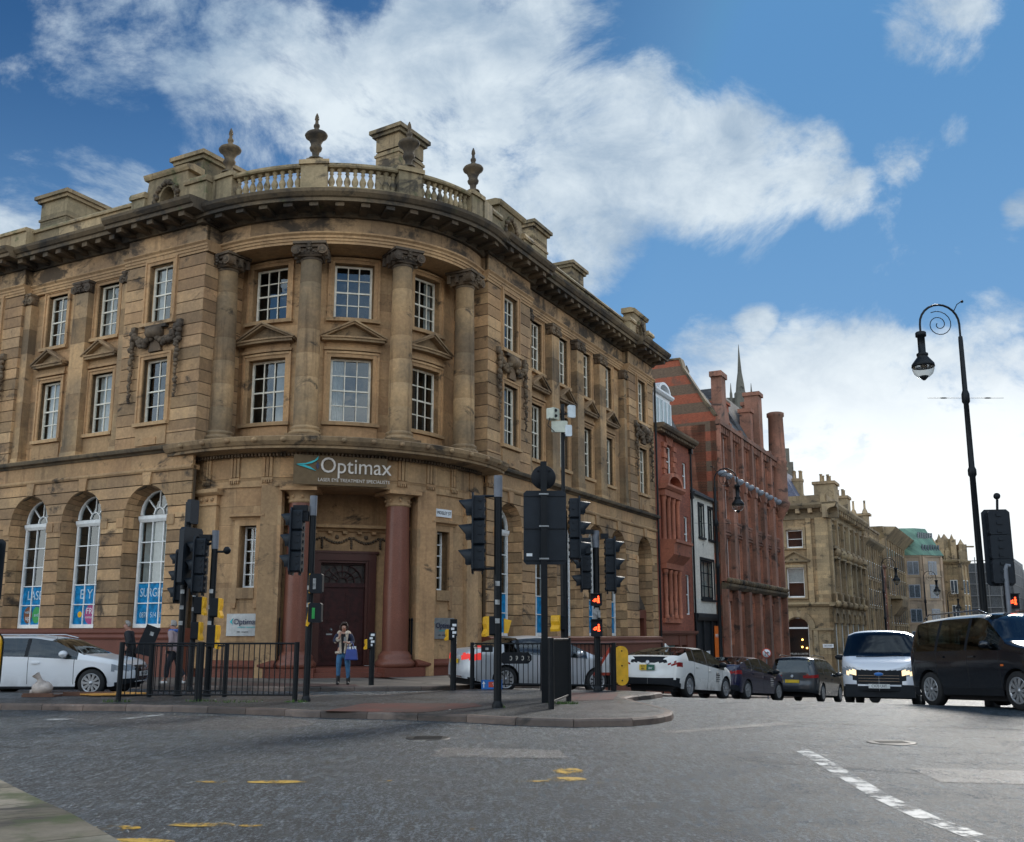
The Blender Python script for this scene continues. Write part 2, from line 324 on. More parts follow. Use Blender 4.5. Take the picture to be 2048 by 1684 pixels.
def resample(P,step):
    P=[Vector((*p[:2],0)) for p in P]; out=[P[0]]
    for a,b in zip(P,P[1:]):
        n=max(1,round((b-a).length/step))
        for i in range(1,n+1): out.append(a.lerp(b,i/n))
    return out
def offs(P,d,closed=False):
    r=[]
    for i,p in enumerate(P):
        a=P[(i-1)%len(P)] if closed or i>0 else p; b=P[(i+1)%len(P)] if closed or i<len(P)-1 else p
        t=(b-a).normalized(); r.append(p+Vector((-t.y,t.x,0))*d)
    return r
def kerb(P,h=.12,w=.15,mat='kerb',name='kerb',step=.9):   # inner side is to the left of travel
    Q=resample(P,step/3); I=offs(Q,w); mb=MB()
    for i in range(0,len(Q)-1,3):
        J=list(range(i,min(i+3,len(Q)-1)+1)); vs=[];
        for k,j in enumerate(J):
            q,ii=Q[j],I[j]
            if k==0: f=.012/max(.1,(Q[min(j+1,len(Q)-1)]-q).length); q=q.lerp(Q[min(j+1,len(Q)-1)],f); ii=ii.lerp(I[min(j+1,len(Q)-1)],f)
            g=gz(q.x,q.y)+random.uniform(-.003,.003); e=(ii-q).normalized()
            vs+=[(q.x,q.y,g-.1),(*(q+e*.012)[:2],g+h-.03),(*(q+e*.04)[:2],g+h),(ii.x,ii.y,g+h),(ii.x,ii.y,g-.1)]
        m=len(J); fs=[(a*5+b,a*5+(b+1)%5,(a+1)*5+(b+1)%5,(a+1)*5+b) for a in range(m-1) for b in range(5)]+[(4,3,2,1,0),tuple((m-1)*5+b for b in range(5))]
        mb.add(vs,fs)
    return structure(mb.build(name,mat))
def sheet(P,z,mat,name,fill=True):
    mb=MB(); mb.add([(p[0],p[1],gz(p[0],p[1])+z) for p in P],[tuple(range(len(P)))]); o=mb.build(name,mat)
    bm=bmesh.new(); bm.from_mesh(o.data); bmesh.ops.triangulate(bm,faces=bm.faces); bm.to_mesh(o.data); bm.free(); return structure(o)
ISL=[(-34,27.5),(-18,21.9),(-10.07,19.99),(-7.81,19.73),(-6.53,19.48),(-5.26,18.99),(-4.37,18.64),(-3.72,18.25),(-2.86,17.95),(-1.64,17.55),(-.78,17.2),(.05,16.65),(.98,16.3),(1.96,16.5),(2.45,16.95),(2.75,17.5),(2.9,18.2),(2.84,19.1),(2.6,20.6),(2.45,21.9),(2.7,22.6),(3.2,23.3),(3.6,24.2),(3.5,25.1),(2.6,25.35),(1.,25.0),(-1.0,25.4),(-1.8,24.6),(-3.0,23.0),(-5.2,22.7),(-10,23.5),(-20,27.5),(-34,33.5)]
kerb(ISL[1:])
q=resample(ISL,.5); I=offs(q+[q[0]],.15)[:-1]
sheet([(p.x,p.y) for p in I],.118,'path_asphalt','traffic_island')
sheet([(-3.35,18.05),(-1.55,17.72),(-.55,19.3),(-.75,20.1),(-2.9,20.1)],.124,'tactile','tactile_paving')
sheet([(1.2,20.8),(2.1,21.2),(2.35,22.6),(2.5,23.8),(1.4,23.7)],.124,'tactile','tactile_paving')
PK=[(-44,46),(-20.6,33.4),(-11.7,28.6),(-9.5,27.3),(-7.5,26.6),(-5,26.4),(-2.4,26.7),(-.6,27.6),(.8,29.6),(1.9,32.4)]+[(1.9+.463*k,32.4+.886*k) for k in range(3,130,6)]
kerb(PK)
Q=resample(PK,1.0); I=offs(Q,.15); J=offs(Q,4.2 if False else 9.)
mb=MB(); vs=[];n_=7
for a,b in zip(I,J):
    for k in range(n_+1): p=a.lerp(b,k/n_); vs.append((p.x,p.y,gz(p.x,p.y)+.118))
mb.add(vs,[(i*(n_+1)+k,i*(n_+1)+k+1,(i+1)*(n_+1)+k+1,(i+1)*(n_+1)+k) for i in range(len(I)-1) for k in range(n_)])
structure(mb.build('pavement','flags'))
sheet([(-9.0,27.4),(-5,26.6),(-4.0,26.65),(-4.3,27.7),(-5.3,28.1),(-9.0,29.4)],.123,'redflag','red_paving')
# near kerb at the photographer's feet
NK=[(-2.3,6.7),(-2.83,7.42),(-3.49,8.3),(-3.95,8.84),(-4.61,9.66),(-5.04,10.2),(-6.5,12),(-9,14.5),(-20,24)]
kerb(NK[::1],h=.13,w=.0,mat='kerb_pale') if False else None
Q=resample(NK,.45); I=offs(Q,.78); mb=MB()
for i in range(0,len(Q)-2,2):
    vs=[]
    for j in (i,i+1,i+2):
        a,b=Q[j],I[j]; 
        if j==i: a=a.lerp(Q[j+1],.03); b=b.lerp(I[j+1],.03)
        e=(b-a).normalized(); vs+=[(a.x,a.y,-.05),(*(a+e*.01)[:2],.03),(*(a+e*.05)[:2],.055),(b.x,b.y,.06),(b.x,b.y,-.05)]
    mb.add(vs,[(a*5+b,a*5+(b+1)%5,(a+1)*5+(b+1)%5,(a+1)*5+b) for a in range(2) for b in range(5)]+[(4,3,2,1,0),tuple(10+b for b in range(5))])
structure(mb.build('near_kerb','kerb_pale'))
K=offs(Q,.82); K2=offs(Q,6.); mb=MB(); vs=[]
for a,b in zip(K,K2): vs+=[(a.x,a.y,.045),(b.x,b.y,.045)]
mb.add(vs,[(2*i,2*i+1,2*i+3,2*i+2) for i in range(len(K)-1)]); structure(mb.build('near_path','path_asphalt'))
# weeds
def tuft(mb,c,r,n,h=.05):
    for i in range(n):
        a=random.uniform(0,2*pi); rr=r*math.sqrt(random.random()); x,y=c[0]+rr*cos(a),c[1]+rr*sin(a)*.6; z=c[2]; b=random.uniform(0,pi); w=random.uniform(.006,.014); hh=h*random.uniform(.4,1.2); dx,dy=random.uniform(-.03,.03),random.uniform(-.03,.03)
        mb.add([(x-w*cos(b),y-w*sin(b),z),(x+w*cos(b),y+w*sin(b),z),(x+dx,y+dy,z+hh)],[(0,1,2)],raw=True)
M['weed']=plain('weed_green',(.06,.12,.02),.7,var=.4)
mb=MB()
for p in K[2:14]: tuft(mb,(p.x-.08,p.y-.02,.045),.13,110,.04)
for c,r,n in (((1.0,20.0,.118),.32,170),((-6.4,20.75,.118),.3,60),((-4.35,20.5,.118),.25,70),((-8.0,20.6,.118),.3,60),((-5.5,20.5,.118),.5,60),((-.2,18.95,.118),.12,30),((-1.0,30.0,.118),.25,60)): tuft(mb,c,r,n,.06)
mb.build('weeds','weed',label='small green weeds growing along the kerb joints and at the feet of the posts',category='weeds',kind='stuff')
# worn markings
def ribbon(P,w,mat,z=.004,name='road_marking'):
    Q=resample(P,.5); A=offs(Q,w/2); B=offs(Q,-w/2); mb=MB(); vs=[]
    for a,b in zip(A,B): vs+=[(a.x,a.y,gz(a.x,a.y)+z),(b.x,b.y,gz(b.x,b.y)+z)]
    mb.add(vs,[(2*i,2*i+1,2*i+3,2*i+2) for i in range(len(A)-1)]); return structure(mb.build(name,mat))
ribbon([(-2.6,7.1),(-1.3,7.95),(.6,7.9),(3.2,7.8),(5,7.7)],.13,'yel_faint')
ribbon([(-3.6,10.15),(-1.2,10.35),(.9,10.3),(3.4,10.25),(7,10)],.12,'yel_faint')
ribbon([(-1.5,14.3),(.5,13.85),(1.4,13.6),(4,12.6),(7,11.4)],.12,'whi_faint')
ribbon([(-2.4,11.6),(-1.5,12.1),(.5,12.3),(3,12.2)],.1,'yel_faint')
for c,rx,ry in (((-2.36,10.3),.33,.1),((-3.0,10.33),.18,.07),((-2.4,8.05),.28,.09),((-2.0,8.0),.12,.05),((-2.12,11.75),.14,.12),((-1.3,10.4),.1,.06),((.56,10.5),.2,.17),((.6,11.1),.17,.3),((.2,10.35),.2,.06),((-3.1,7.9),.3,.12),((-2.75,7.35),.35,.2),((-.2,7.87),.12,.05),((-4.3,8.9),.25,.05)):
    P=[(c[0]+rx*cos(a*.45)*random.uniform(.8,1.1),c[1]+ry*sin(a*.45)*random.uniform(.8,1.1)) for a in range(14)]
    sheet(P,.006,'yel_solid' if c[0] in (.56,-2.36,-2.4,-2.75) else 'yel','road_marking')
ribbon([(3.72,13.2),(3.62,12.),(3.5,10.8),(3.36,9.3),(3.34,8.3),(3.42,7.3),(3.5,6)],.2,'whi')
ribbon([(3.9,12.6),(3.6,12.),(2.6,12.4),(1.2,12.9)],.1,'whi_faint')
ribbon([(3.4,8.0),(5.5,7.7),(8,7.6)],.14,'whi_faint')
sheet([(-6.9,16.7),(-5.6,15.9),(-4.4,15.8),(-3.64,15.95),(-3.3,16.6),(-3.33,17.5),(-3.9,17.9),(-5.2,18.4),(-6.6,18.9),(-8.2,19.2),(-8,17.9)],.003,'patch','road_patch')
sheet([(-6.9,17.9),(-6.42,19.0),(-6.30,18.9),(-6.74,17.7)],.008,'whi','road_marking')
sheet([(-8.1,17.5),(-7.7,17.6),(-7.7,17.9),(-8.1,17.85)],.008,'whi','road_marking')
# sealed crack running across the carriageway to the right
ribbon([(3.0,18.6),(4.6,17.3),(6.5,16.4),(9.5,15.3),(13,14.2)],.05,'patch',.005,'road_patch')
ribbon([(2.3,15.4),(3.4,16.2),(4.6,17.0)],.35,'patch',.0035,'road_patch')

M['iron']=plain('cast_iron_cover',(.05,.048,.045),.5,.4,var=.4)
for cx_,cy_,r_ in ((-1.2,14.6,.32),(5.2,14.0,.33)):
    mb=MB(); mb.lathe((cx_,cy_,0),[(r_,-.02),(r_,.006),(r_-.03,.008),(.02,.008)],24); [mb.box(cx_-.2,cx_+.2,cy_+k*.07-.012,cy_+k*.07+.012,.008,.014) for k in (-2,-1,0,1,2)]
    structure(mb.build('manhole_cover','iron'))
sheet([(-.9,13.4),(.6,13.1),(.7,12.2),(-1.0,12.4)],.0035,'patch','road_patch'); sheet([(4.4,11.4),(6.6,10.9),(6.5,9.9),(4.3,10.3)],.0035,'patch','road_patch')
ribbon([(-8,13.8),(-5,13.1),(-2.2,12.9),(-.9,12.9)],.035,'patch',.005,'road_patch'); ribbon([(.7,12.6),(2.6,12.2),(4.4,10.9)],.03,'patch',.005,'road_patch')
# ---------------- the corner building ----------------
def warp(v):
    x,y,z=v; q=x+y; g=-.038 if q<-7.5 else .023 if q>7.5 else (-.038+(q+7.5)/15*.061)
    return (x,y,7.7+(z-7.7)*(1+g)) if z>7.7 else v
CB=empty('corner_building',(CX,CY,0),-PH,'brown sandstone bank building with a rounded columned corner, stone urns and a dark doorway','building')
FR=lambda s,d,z:(6.3+d,s,z)
FL=lambda s,d,z:(-s,-(6.8+d),z)
FB=lambda a,r,z:(r*cos(rad(a-45)),r*sin(rad(a-45)),z)
SU=57.3/6.2
def B(mb,name,mat,parent=None,**k): return mb.build(name,mat,parent or CB,post=warp,**k)
def edgefun(op,side):
    if op[0]=='r': return lambda z,c=op[1],h=op[2]: c+side*h
    _,c,Rr,z0,zs=op[:5]
    return lambda z: c+side*(Rr if z<=zs else math.sqrt(max(0,Rr*Rr-(z-zs)**2)))
def oprange(op): return (op[3],op[4]) if op[0]=='r' else (op[3],op[4]+op[2])
# op: ('r',centre,half,z0,z1) or ('a',centre,R,z0,zspring)
def blocks(mb,s0,s1,z0,z1,ops,ch,d0,d1,gv=.03,gs=.008,ml=1.1,su=1.,ns=1,bond=True):
    nz=max(1,round((z1-z0)/ch)); ch=(z1-z0)/nz
    for k in range(nz):
        a,b=z0+k*ch+gv/2,z0+(k+1)*ch-gv/2
        br=sorted({a,b}|{x for o in ops for x in oprange(o) if a+.01<x<b-.01}|{o[4] for o in ops if o[0]=='a' and a+.01<o[4]<b-.01})
        for za,zb in zip(br,br[1:]):
            zm=(za+zb)/2
            act=sorted([o for o in ops if oprange(o)[0]<zm<oprange(o)[1]],key=lambda o:o[1])
            L=[lambda z,s=s0:s]; Rr=[]
            for o in act: Rr.append(edgefun(o,-1)); L.append(edgefun(o,1))
            Rr.append(lambda z,s=s1:s)
            for l,r in zip(L,Rr):
                w=(r(zm)-l(zm))/su
                if w<.02: continue
                m=max(1,round(w/ml)); cuts=[]
                for i in range(1,m):
                    f=(i+(.25 if k%2 else -.25)*(1 if bond else 0))/m; cuts.append(l(zm)+(r(zm)-l(zm))*f)
                fl=[l]+[(lambda z,c=c:c) for c in cuts]; frr=[(lambda z,c=c:c) for c in cuts]+[r]
                for i,(p,q) in enumerate(zip(fl,frr)):
                    ga=gs/2*su if i>0 else 0; gb=gs/2*su if i<len(fl)-1 else 0
                    curved=any(o[0]=='a' for o in act) and zb>min([o[4] for o in act if o[0]=='a']+[99])
                    zz=[za+(zb-za)*t/4 for t in range(5)] if curved else [za,zb]
                    if ns>1 and not curved:
                        A,Bb=p(zm)+ga,q(zm)-gb; mb.box(A,Bb,d0,d1,za,zb,max(1,round((Bb-A)/2.2)))
                    else: mb.poly([(p(z)+ga,z) for z in zz]+[(q(z)-gb,z) for z in reversed(zz)],d0,d1)
def wallsheet(mb,s0,s1,z0,z1,ops,d,su=1,ns=1):   # backing sheet with holes, as thin polys
    blocks(mb,s0,s1,z0,z1,ops,(z1-z0)/max(1,round((z1-z0)/1.2)),d-.12,d,0,0,99,su,ns,False)
def reveal(mb,op,d0,d1,flare=0.):   # jamb & head lining
    if op[0]=='r':
        _,c,h,z0,z1=op; P0=[(c-h,z0),(c-h,z1),(c+h,z1),(c+h,z0)]
        vs=[(a,d0,z) for a,z in P0]+[(a,d1,z) for a,z in P0]
        mb.add(vs,[(i,(i+1)%4,4+(i+1)%4,4+i) for i in range(4)])
def sash(F,c,hw,z0,z1,d,cols,rows,parent,mat='cream',su=1.,fw=.075,bar=.036,mid=True,curtain=None,glass=True,arch=False,name='window'):
    mb=MB(F); U=su; t=.07
    mb.box(c-hw*U,c-(hw-fw)*U,d,d+t,z0,z1); mb.box(c+(hw-fw)*U,c+hw*U,d,d+t,z0,z1)
    mb.box(c-(hw-fw)*U,c+(hw-fw)*U,d+.001,d+t-.001,z1-fw,z1); mb.box(c-(hw-fw)*U,c+(hw-fw)*U,d+.001,d+t+.02,z0,z0+fw*1.3)
    i0,i1=c-(hw-fw)*U,c+(hw-fw)*U; zb,zt=z0+fw*1.3,z1-fw
    for i in range(1,cols): x=i0+(i1-i0)*i/cols; mb.box(x-bar/2*U,x+bar/2*U,d+.02,d+t-.012,zb,zt)
    for j in range(1,rows):
        z=zb+(zt-zb)*j/rows; h=.055 if (mid and j==rows//2) else bar; mb.box(i0,i1,d+.018,d+t-(.0 if h>.04 else .014),z-h/2,z+h/2)
    w=B(mb,name,mat,parent)
    p=MB(F); p.add([(i0,d+.03,zb),(i1,d+.03,zb),(i1,d+.03,zt),(i0,d+.03,zt)],[(0,1,2,3)]); B(p,'pane','glass',w)
    if curtain:
        for (ca,cb) in curtain:
            m=MB(F); xa,xb=i0+(i1-i0)*ca,i0+(i1-i0)*cb; n=14; vs=[]
            for i in range(n+1):
                x=xa+(xb-xa)*i/n; dd=d-.10+(.03 if i%2 else -.03); vs+=[(x,dd,zb),(x,dd,zt)]
            m.add(vs,[(2*i,2*i+2,2*i+3,2*i+1) for i in range(n)]); B(m,'curtain','curtain',w)
    return w
def surround(F,c,hw,z0,z1,su=1.,w=.2,pr=.07,sill=True,d=0.,splay=True):
    mb=MB(F); U=su
    for s_ in (-1,1):
        a,b=sorted((c+s_*hw*U,c+s_*(hw+w)*U)); mb.box(a,b,d-.02,d+pr*.6,z0,z1+w)
        a,b=sorted((c+s_*(hw+w*.62)*U,c+s_*(hw+w)*U)); mb.box(a,b,d+pr*.6,d+pr,z0,z1+w)
    mb.box(c-hw*U,c+hw*U,d-.02,d+pr*.6-.001,z1,z1+w-.001,3 if su>1 else 1); mb.box(c-(hw+w*.62)*U,c+(hw+w*.62)*U,d+pr*.6,d+pr-.001,z1+w*.62,z1+w-.001,3 if su>1 else 1)
    if sill: mb.box(c-(hw+w*1.15)*U,c+(hw+w*1.15)*U,d-.03,d+pr+.07,z0-.13,z0-.001,3 if su>1 else 1)
    return mb
def pediment(mb,c,hw,z0,h,d0,d1,su=1.):
    U=su; n=3 if su>1 else 1
    mb.box(c-hw*U,c+hw*U,d0,d1,z0,z0+.09,n); mb.box(c-(hw+.04)*U,c+(hw+.04)*U,d0,d1+.05,z0+.09,z0+.15,n)
    a,b=c-(hw+.06)*U,c+(hw+.06)*U; zt=z0+h
    for s_ in (-1,1):
        e=c+s_*(hw+.08)*U
        for dd,t0,t1 in ((d1+.08,.0,.07),(d1+.02,.07,.14)): mb.poly([(e,z0+.15+.0-t0+.02),(c,zt-t0),(c,zt-t1),(e,z0+.15-t1+.04)] if s_<0 else [(c,zt-t0),(e,z0+.17-t0),(e,z0+.19-t1),(c,zt-t1)],d0,dd)
    mb.poly([(c-(hw-.05)*U,z0+.15),(c+(hw-.05)*U,z0+.15),(c,zt-.13)],d0,d0+(d1-d0)*.35)
def ionic(mb,F,c,r0,z0,z1,w,su=1.,flat=False,depth=None):
    # abacus, volute discs and a garland knot; F local (s,d,z), r0 = wall plane or column centre distance
    U=su; dep=depth or w
    mb.box(c-w/2*U,c+w/2*U,r0-dep/2,r0+dep/2,z1-.09,z1); mb.box(c-w*.44*U,c+w*.44*U,r0-dep*.44,r0+dep*.44,z1-.20,z1-.09)
    mb.box(c-w*.36*U,c+w*.36*U,r0-dep*.36,r0+dep*.36,z0+.1,z1-.2)
    def disc(a,d,z,r,t):
        p=[(r*cos(2*pi*k/12),r*sin(2*pi*k/12)) for k in range(12)]
        mb.poly([(a+x*U,z+y) for x,y in p],d-t,d); q=[(x*.66,y*.66) for x,y in p]; mb.poly([(a+x*U,z+y) for x,y in q],d,d+.018); q=[(x*.3,y*.3) for x,y in p]; mb.poly([(a+x*U,z+y) for x,y in q],d+.018,d+.045)
    for s_ in (-1,1):
        disc(c+s_*w*.40*U,r0+dep*.50,z1-.31,.165,dep*.25)
        if not flat:
            for k in range(3): mb.box(*sorted((c+s_*w*.42*U,c+s_*w*.53*U)),r0-dep*.4+k*dep*.3,r0-dep*.3+k*dep*.3,z1-.46,z1-.15)
        for k in range(5):
            t=k/4; x=c+s_*(.06+.30*t*w)*U; z=z1-.26-.13*sin(pi*t)-.02; v=F(x,r0+dep*.5-.02,z); mb.blob(v,.05,5,4)
    for dz,r in ((.10,.085),(.2,.07),(.31,.06),(.41,.045)): v=F(c,r0+dep*.5,z1-dz); mb.blob(v,r,6,4)
def wing(F,Dm,zp,pavs,bays,pils,end,lab,gcur=None):
    """pavs: [(s0,s1,centre)], bays: window centres in the recessed stretch, pils: pilaster centres"""
    s0,s1=pavs[0][0],end; rec=-.45; cen=[p[2] for p in pavs]+bays; zs=5.45; AR=1.03
    arches=[('a',c,AR,zp,zs) for c in cen]; upper=[]
    for p in pavs: upper+=[('r',p[2],.58,8.68,11.05),('r',p[2],.57,12.42,14.65)]
    ub=[]
    for c in bays: ub+=[('r',c,.55,8.68,11.02),('r',c,.54,12.45,14.6)]
    inpav=lambda s:any(a-.01<=s<=b+.01 for a,b,_ in pavs)
    # ground storey
    m=MB(F); wallsheet(m,s0,s1,zp,7.0,arches,-.045); B(m,'joint_backing','joint')
    m=MB(F); blocks(m,s0,s1,zp,6.88,[('a',c,AR,zp,zs) for c in cen],.41,-.05,0,.035,.006,1.5); 
    for c in cen:
        m.poly([(c-.15,6.46),(c+.15,6.46),(c+.21,6.9),(c-.21,6.9)],0,.07)
    for c in cen:
        for s_ in (-1,1): m.box(*sorted((c+s_*(AR+.0),c+s_*(AR+.33))),-.01,.035,zs-.38,zs-.05)
    B(m,'rusticated_wall','stone')
    m=MB(F); 
    for c in cen:
        n=14; path=[(-AR,zp),]; k0=round((zs-zp)/.41); path=[(-AR,zp+(zs-zp)*i/k0) for i in range(k0+1)]+[(-AR*cos(pi*i/n),zs+AR*sin(pi*i/n)) for i in range(1,n)]+[(AR,zs-(zs-zp)*i/k0) for i in range(k0+1)]
        prof=[(1.0,-.004),(.90,-.34),(.865,-.70)]
        for (x0,z0),(x1,z1) in zip(path,path[1:]):
            for (f0,e0),(f1,e1) in zip(prof,prof[1:]):
                def pt(x,z,f,e,g=0):
                    if z<=zs+1e-6: return (c+x*f,e,z)
                    return (c+x*f,e,zs+(z-zs)*f)
                g=.035
                a=(x0+(x1-x0)*g,z0+(z1-z0)*g);b=(x1-(x1-x0)*g,z1-(z1-z0)*g)
                m.add([pt(*a,f0,e0),pt(*b,f0,e0),pt(*b,f1,e1),pt(*a,f1,e1)],[(0,1,2,3)])
                q=MB(F)
        m.sweep([(x,y) for x,y in ((-.9,zp-.02),(-.0,zp-.02),(-.0,zp),(-.9,zp))],c-AR,c+AR)
    B(m,'arch_reveals','stone')
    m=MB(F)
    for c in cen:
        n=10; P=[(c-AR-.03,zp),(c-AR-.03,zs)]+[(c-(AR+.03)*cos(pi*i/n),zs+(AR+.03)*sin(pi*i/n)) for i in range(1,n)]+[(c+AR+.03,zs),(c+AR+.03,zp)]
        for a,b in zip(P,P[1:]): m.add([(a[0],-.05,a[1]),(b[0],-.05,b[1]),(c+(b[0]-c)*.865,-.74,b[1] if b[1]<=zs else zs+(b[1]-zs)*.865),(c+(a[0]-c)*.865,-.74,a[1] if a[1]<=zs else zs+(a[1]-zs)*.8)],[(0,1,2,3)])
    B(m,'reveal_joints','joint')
    # plinth
    m=MB(F); m.box(s0-.02,s1,-.3,.12,-3.5,zp-.36); m.sweep([(-.3,zp-.36),(.16,zp-.36),(.19,zp-.30),(.15,zp-.2),(.19,zp-.14),(.19,zp-.04),(.1,zp),(-.3,zp)],s0-.02,s1); B(m,'plinth','granite_base')
    # band over the arches, smooth course and string course
    m=MB(F); m.sweep([(-.3,6.88),(.05,6.88),(.09,6.94),(.09,6.99),(.03,7.03),(-.3,7.03)],s0,s1); blocks(m,s0,s1,7.03,7.52,[],.49,-.1,.012,.0,.006,1.6); B(m,'frieze_band','stone_smooth')
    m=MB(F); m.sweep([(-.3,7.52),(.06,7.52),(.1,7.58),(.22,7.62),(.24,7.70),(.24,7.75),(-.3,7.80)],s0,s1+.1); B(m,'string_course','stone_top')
    # upper storeys: pavilions
    for (a,b,c) in pavs:
        ops=[o for o in upper if o[1]==c]
        big=[('r',c,.82,8.3,11.32),('r',c,.80,12.2,14.86)]
        m=MB(F); wallsheet(m,a,b,7.78,15.8,ops,-.04); m.box(a+.005,a+.05,-1.9 if a==s0 else -.9,-.05,7.78,15.8); m.box(b-.05,b,-.9,-.05,7.78,15.8); B(m,'joint_backing','joint')
        m=MB(F); blocks(m,a,b,7.78,14.74,big,.43,-.05,0,.03,.006,2.2)
        for e in (a,b):
            f=1 if e==a else -1
            G=lambda s,d,z,e=e,f=f:F(e-f*d,s,z)
            mm=MB(G); blocks(mm,(-1.9 if e==s0 else -.85),-.004,7.78,14.74,[],.43,-.05,.012,.03,.006,2.2); n=len(m.V); m.V+=mm.V; m.P+=[tuple(i+n for i in q) for q in mm.P]; m.sm+=mm.sm
        B(m,'rusticated_wall','stone')
        for o,bg in zip(ops,big): m=MB(F); blocks(m,c-bg[2],c+bg[2],bg[3],bg[4],[o],.8,-.06,.0,.004,.004,3); B(m,'window_dressing','stone_smooth')
        for o,cu in zip(ops,(None,[(.62,1)])):
            m=MB(F); reveal(m,o,0,-.3); B(m,'window_reveal','stone_smooth')
            m=surround(F,c,o[2],o[3],o[4],w=.2,pr=.08); B(m,'window_surround','stone_smooth')
            sash(F,c,o[2],o[3],o[4],-.26,3 if F is FR else 2,4,CB,curtain=cu if F is FL else None)
        m=MB(F); m.box(c-.72,c+.72,0,.05,7.85,8.5); m.box(c-.3,c+.3,.05,.085,7.85,8.12); B(m,'apron_panel','stone_smooth')
        # festoon with a scroll over the first-floor window
        m=MB(F); 
        def bl(x,d,z,r,sq=(1,1,1)): m.blob(F(c+x,d,z),r,6,4,sq)
        for i in range(46):
            t=i/45; x=-1.02+2.04*t; sag=abs(x)/1.02; z=12.06-.62*math.sin(pi*min(1,sag*1.0))*.62-.08*sag
            for k in range(2): bl(x+random.uniform(-.04,.04),.14+random.uniform(-.03,.06),z+random.uniform(-.13,.13),random.uniform(.07,.12))
        for s_ in (-1,1):
            for i in range(36):
                t=i/35; bl(s_*(1.10+random.uniform(-.06,.06)*(1.2-t)),.1+random.uniform(0,.07),12.15-2.65*t,random.uniform(.06,.11)*(1.15-.5*t))
            m.box(*sorted((c+s_*1.0,c+s_*1.2)),.0,.14,12.1,12.35)
        m.lathe(F(c,0.16,11.98),[(.05,-.30),(.2,-.28),(.23,-.1),(.17,0),(.23,.1),(.2,.28),(.05,.30)],12,'x' if F is FL else 'y')
        m.box(c-.5,c+.5,0,.16,12.17,12.29); m.poly([(c-.3,11.3),(c+.3,11.3),(c+.18,11.75),(c-.18,11.75)],0,.12)
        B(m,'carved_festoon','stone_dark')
    # recessed stretch
    ra,rb=pavs[0][1],(pavs[1][0] if len(pavs)>1 else end)
    m=MB(F); wallsheet(m,ra,rb,7.78,15.8,ub,rec-.02); B(m,'joint_backing','joint')
    m=MB(F); blocks(m,ra,rb,7.78,14.74,ub,.62,rec-.03,rec,.008,.006,1.3); B(m,'ashlar_wall','stone_smooth')
    m=MB(F); m.box(ra,rb,rec-.01,-.02,7.76,7.84); B(m,'plinth_course','stone_smooth')
    for i,c in enumerate(bays):
        for j,o in enumerate([x for x in ub if x[1]==c]):
            m=MB(F); reveal(m,o,rec,rec-.28); B(m,'window_reveal','stone_smooth')
            m=surround(F,c,o[2],o[3],o[4],w=.19,pr=.09,d=rec,sill=True)
            if j==0: 
                m.box(c-.80,c+.80,rec,rec+.13,11.26,11.36); m.box(c-.74,c+.74,rec,rec+.06,11.36,11.58)
                m.box(c-.75,c+.75,rec,rec+.06,7.85,8.52)
            B(m,'window_surround','stone_smooth')
            if j==0: m=MB(F); pediment(m,c,.82,11.58,.72,rec,rec+.28); B(m,'pediment','stone_trim')
            cu=None
            if F is FL: cu={0:[[(0,1)],[(.5,1)]],1:[[(0,1)],None]}[i%2][j]
            sash(F,c,o[2],o[3],o[4],rec-.22,3 if F is FR else 2,4,CB,curtain=cu)
    for c in pils:
        hw=.38; a,b=max(c-hw,ra),min(c+hw,rb)
        if c<ra+.3: a,b=ra,ra+.38
        if c>rb-.4: a,b=rb-.38,rb
        m=MB(F); blocks(m,a,b,8.25,14.3,[],1.1,rec,rec+.33,.006,.004,9)
        m.box(a-.05 if a>ra else a,b+.05 if b<rb else b,rec,rec+.38,7.84,8.0); m.box(a-.03 if a>ra else a,b+.03 if b<rb else b,rec,rec+.35,8.0,8.25)
        B(m,'pilaster','stone_col')
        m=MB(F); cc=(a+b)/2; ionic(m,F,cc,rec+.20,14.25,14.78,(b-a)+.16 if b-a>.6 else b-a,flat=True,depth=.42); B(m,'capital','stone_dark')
    # entablature, cornice, parapet
    spans=[(a,b,0.) for a,b,_ in pavs]+[(ra,rb,-.33)]
    for a,b,d in spans:
        m=MB(F); m.sweep([(-1,14.76),(.02+d,14.76),(.02+d,14.86),(.05+d,14.86),(.05+d,14.97),(.08+d,14.97),(.08+d,15.05),(.15+d,15.12),(.15+d,15.16),(-1,15.16)],a-(.12 if d==0 else 0),b+(.12 if d==0 else 0)); B(m,'architrave','stone_smooth')
        m=MB(F); blocks(m,a,b,15.16,15.82,[],.66,-.9,.015+d,.0,.006,1.5); B(m,'frieze','stone_frieze')
        e0=1.15 if d==0 and a!=s0 else (.25 if d==0 else 0); e1=1.15 if (d==0 and b<end-.1) else 0
        e0=.25 if d==0 else 0; e1=.25 if d==0 and b<end-.1 else .0
        m=MB(F); m.sweep([(-1,15.82),(.12+d,15.82),(.2+d,15.92),(.24+d,16.0),(.95+d,16.04),(.95+d,16.18),(1.02+d,16.2),(1.12+d,16.32),(1.14+d,16.42),(1.0+d,16.45),(-1,16.6)],a-e0,b+e1); n=max(1,round((b-a)/.72))
        for i in range(n): x=a+(i+.5)*(b-a)/n; m.box(x-.13,x+.13,.1+d,.86+d,15.86,16.035)
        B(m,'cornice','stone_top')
    z0=16.45
    for a,b,d in spans:
        if d==0: continue
        m=MB(F); blocks(m,a,b,z0,17.45,[],1.0,-.5+d+.2,.1+d,.0,.008,1.1); m.sweep([(-.4+d,17.45),(.18+d,17.45),(.2+d,17.53),(.14+d,17.62),(-.4+d,17.66)],a,b); B(m,'parapet','stone_parapet')
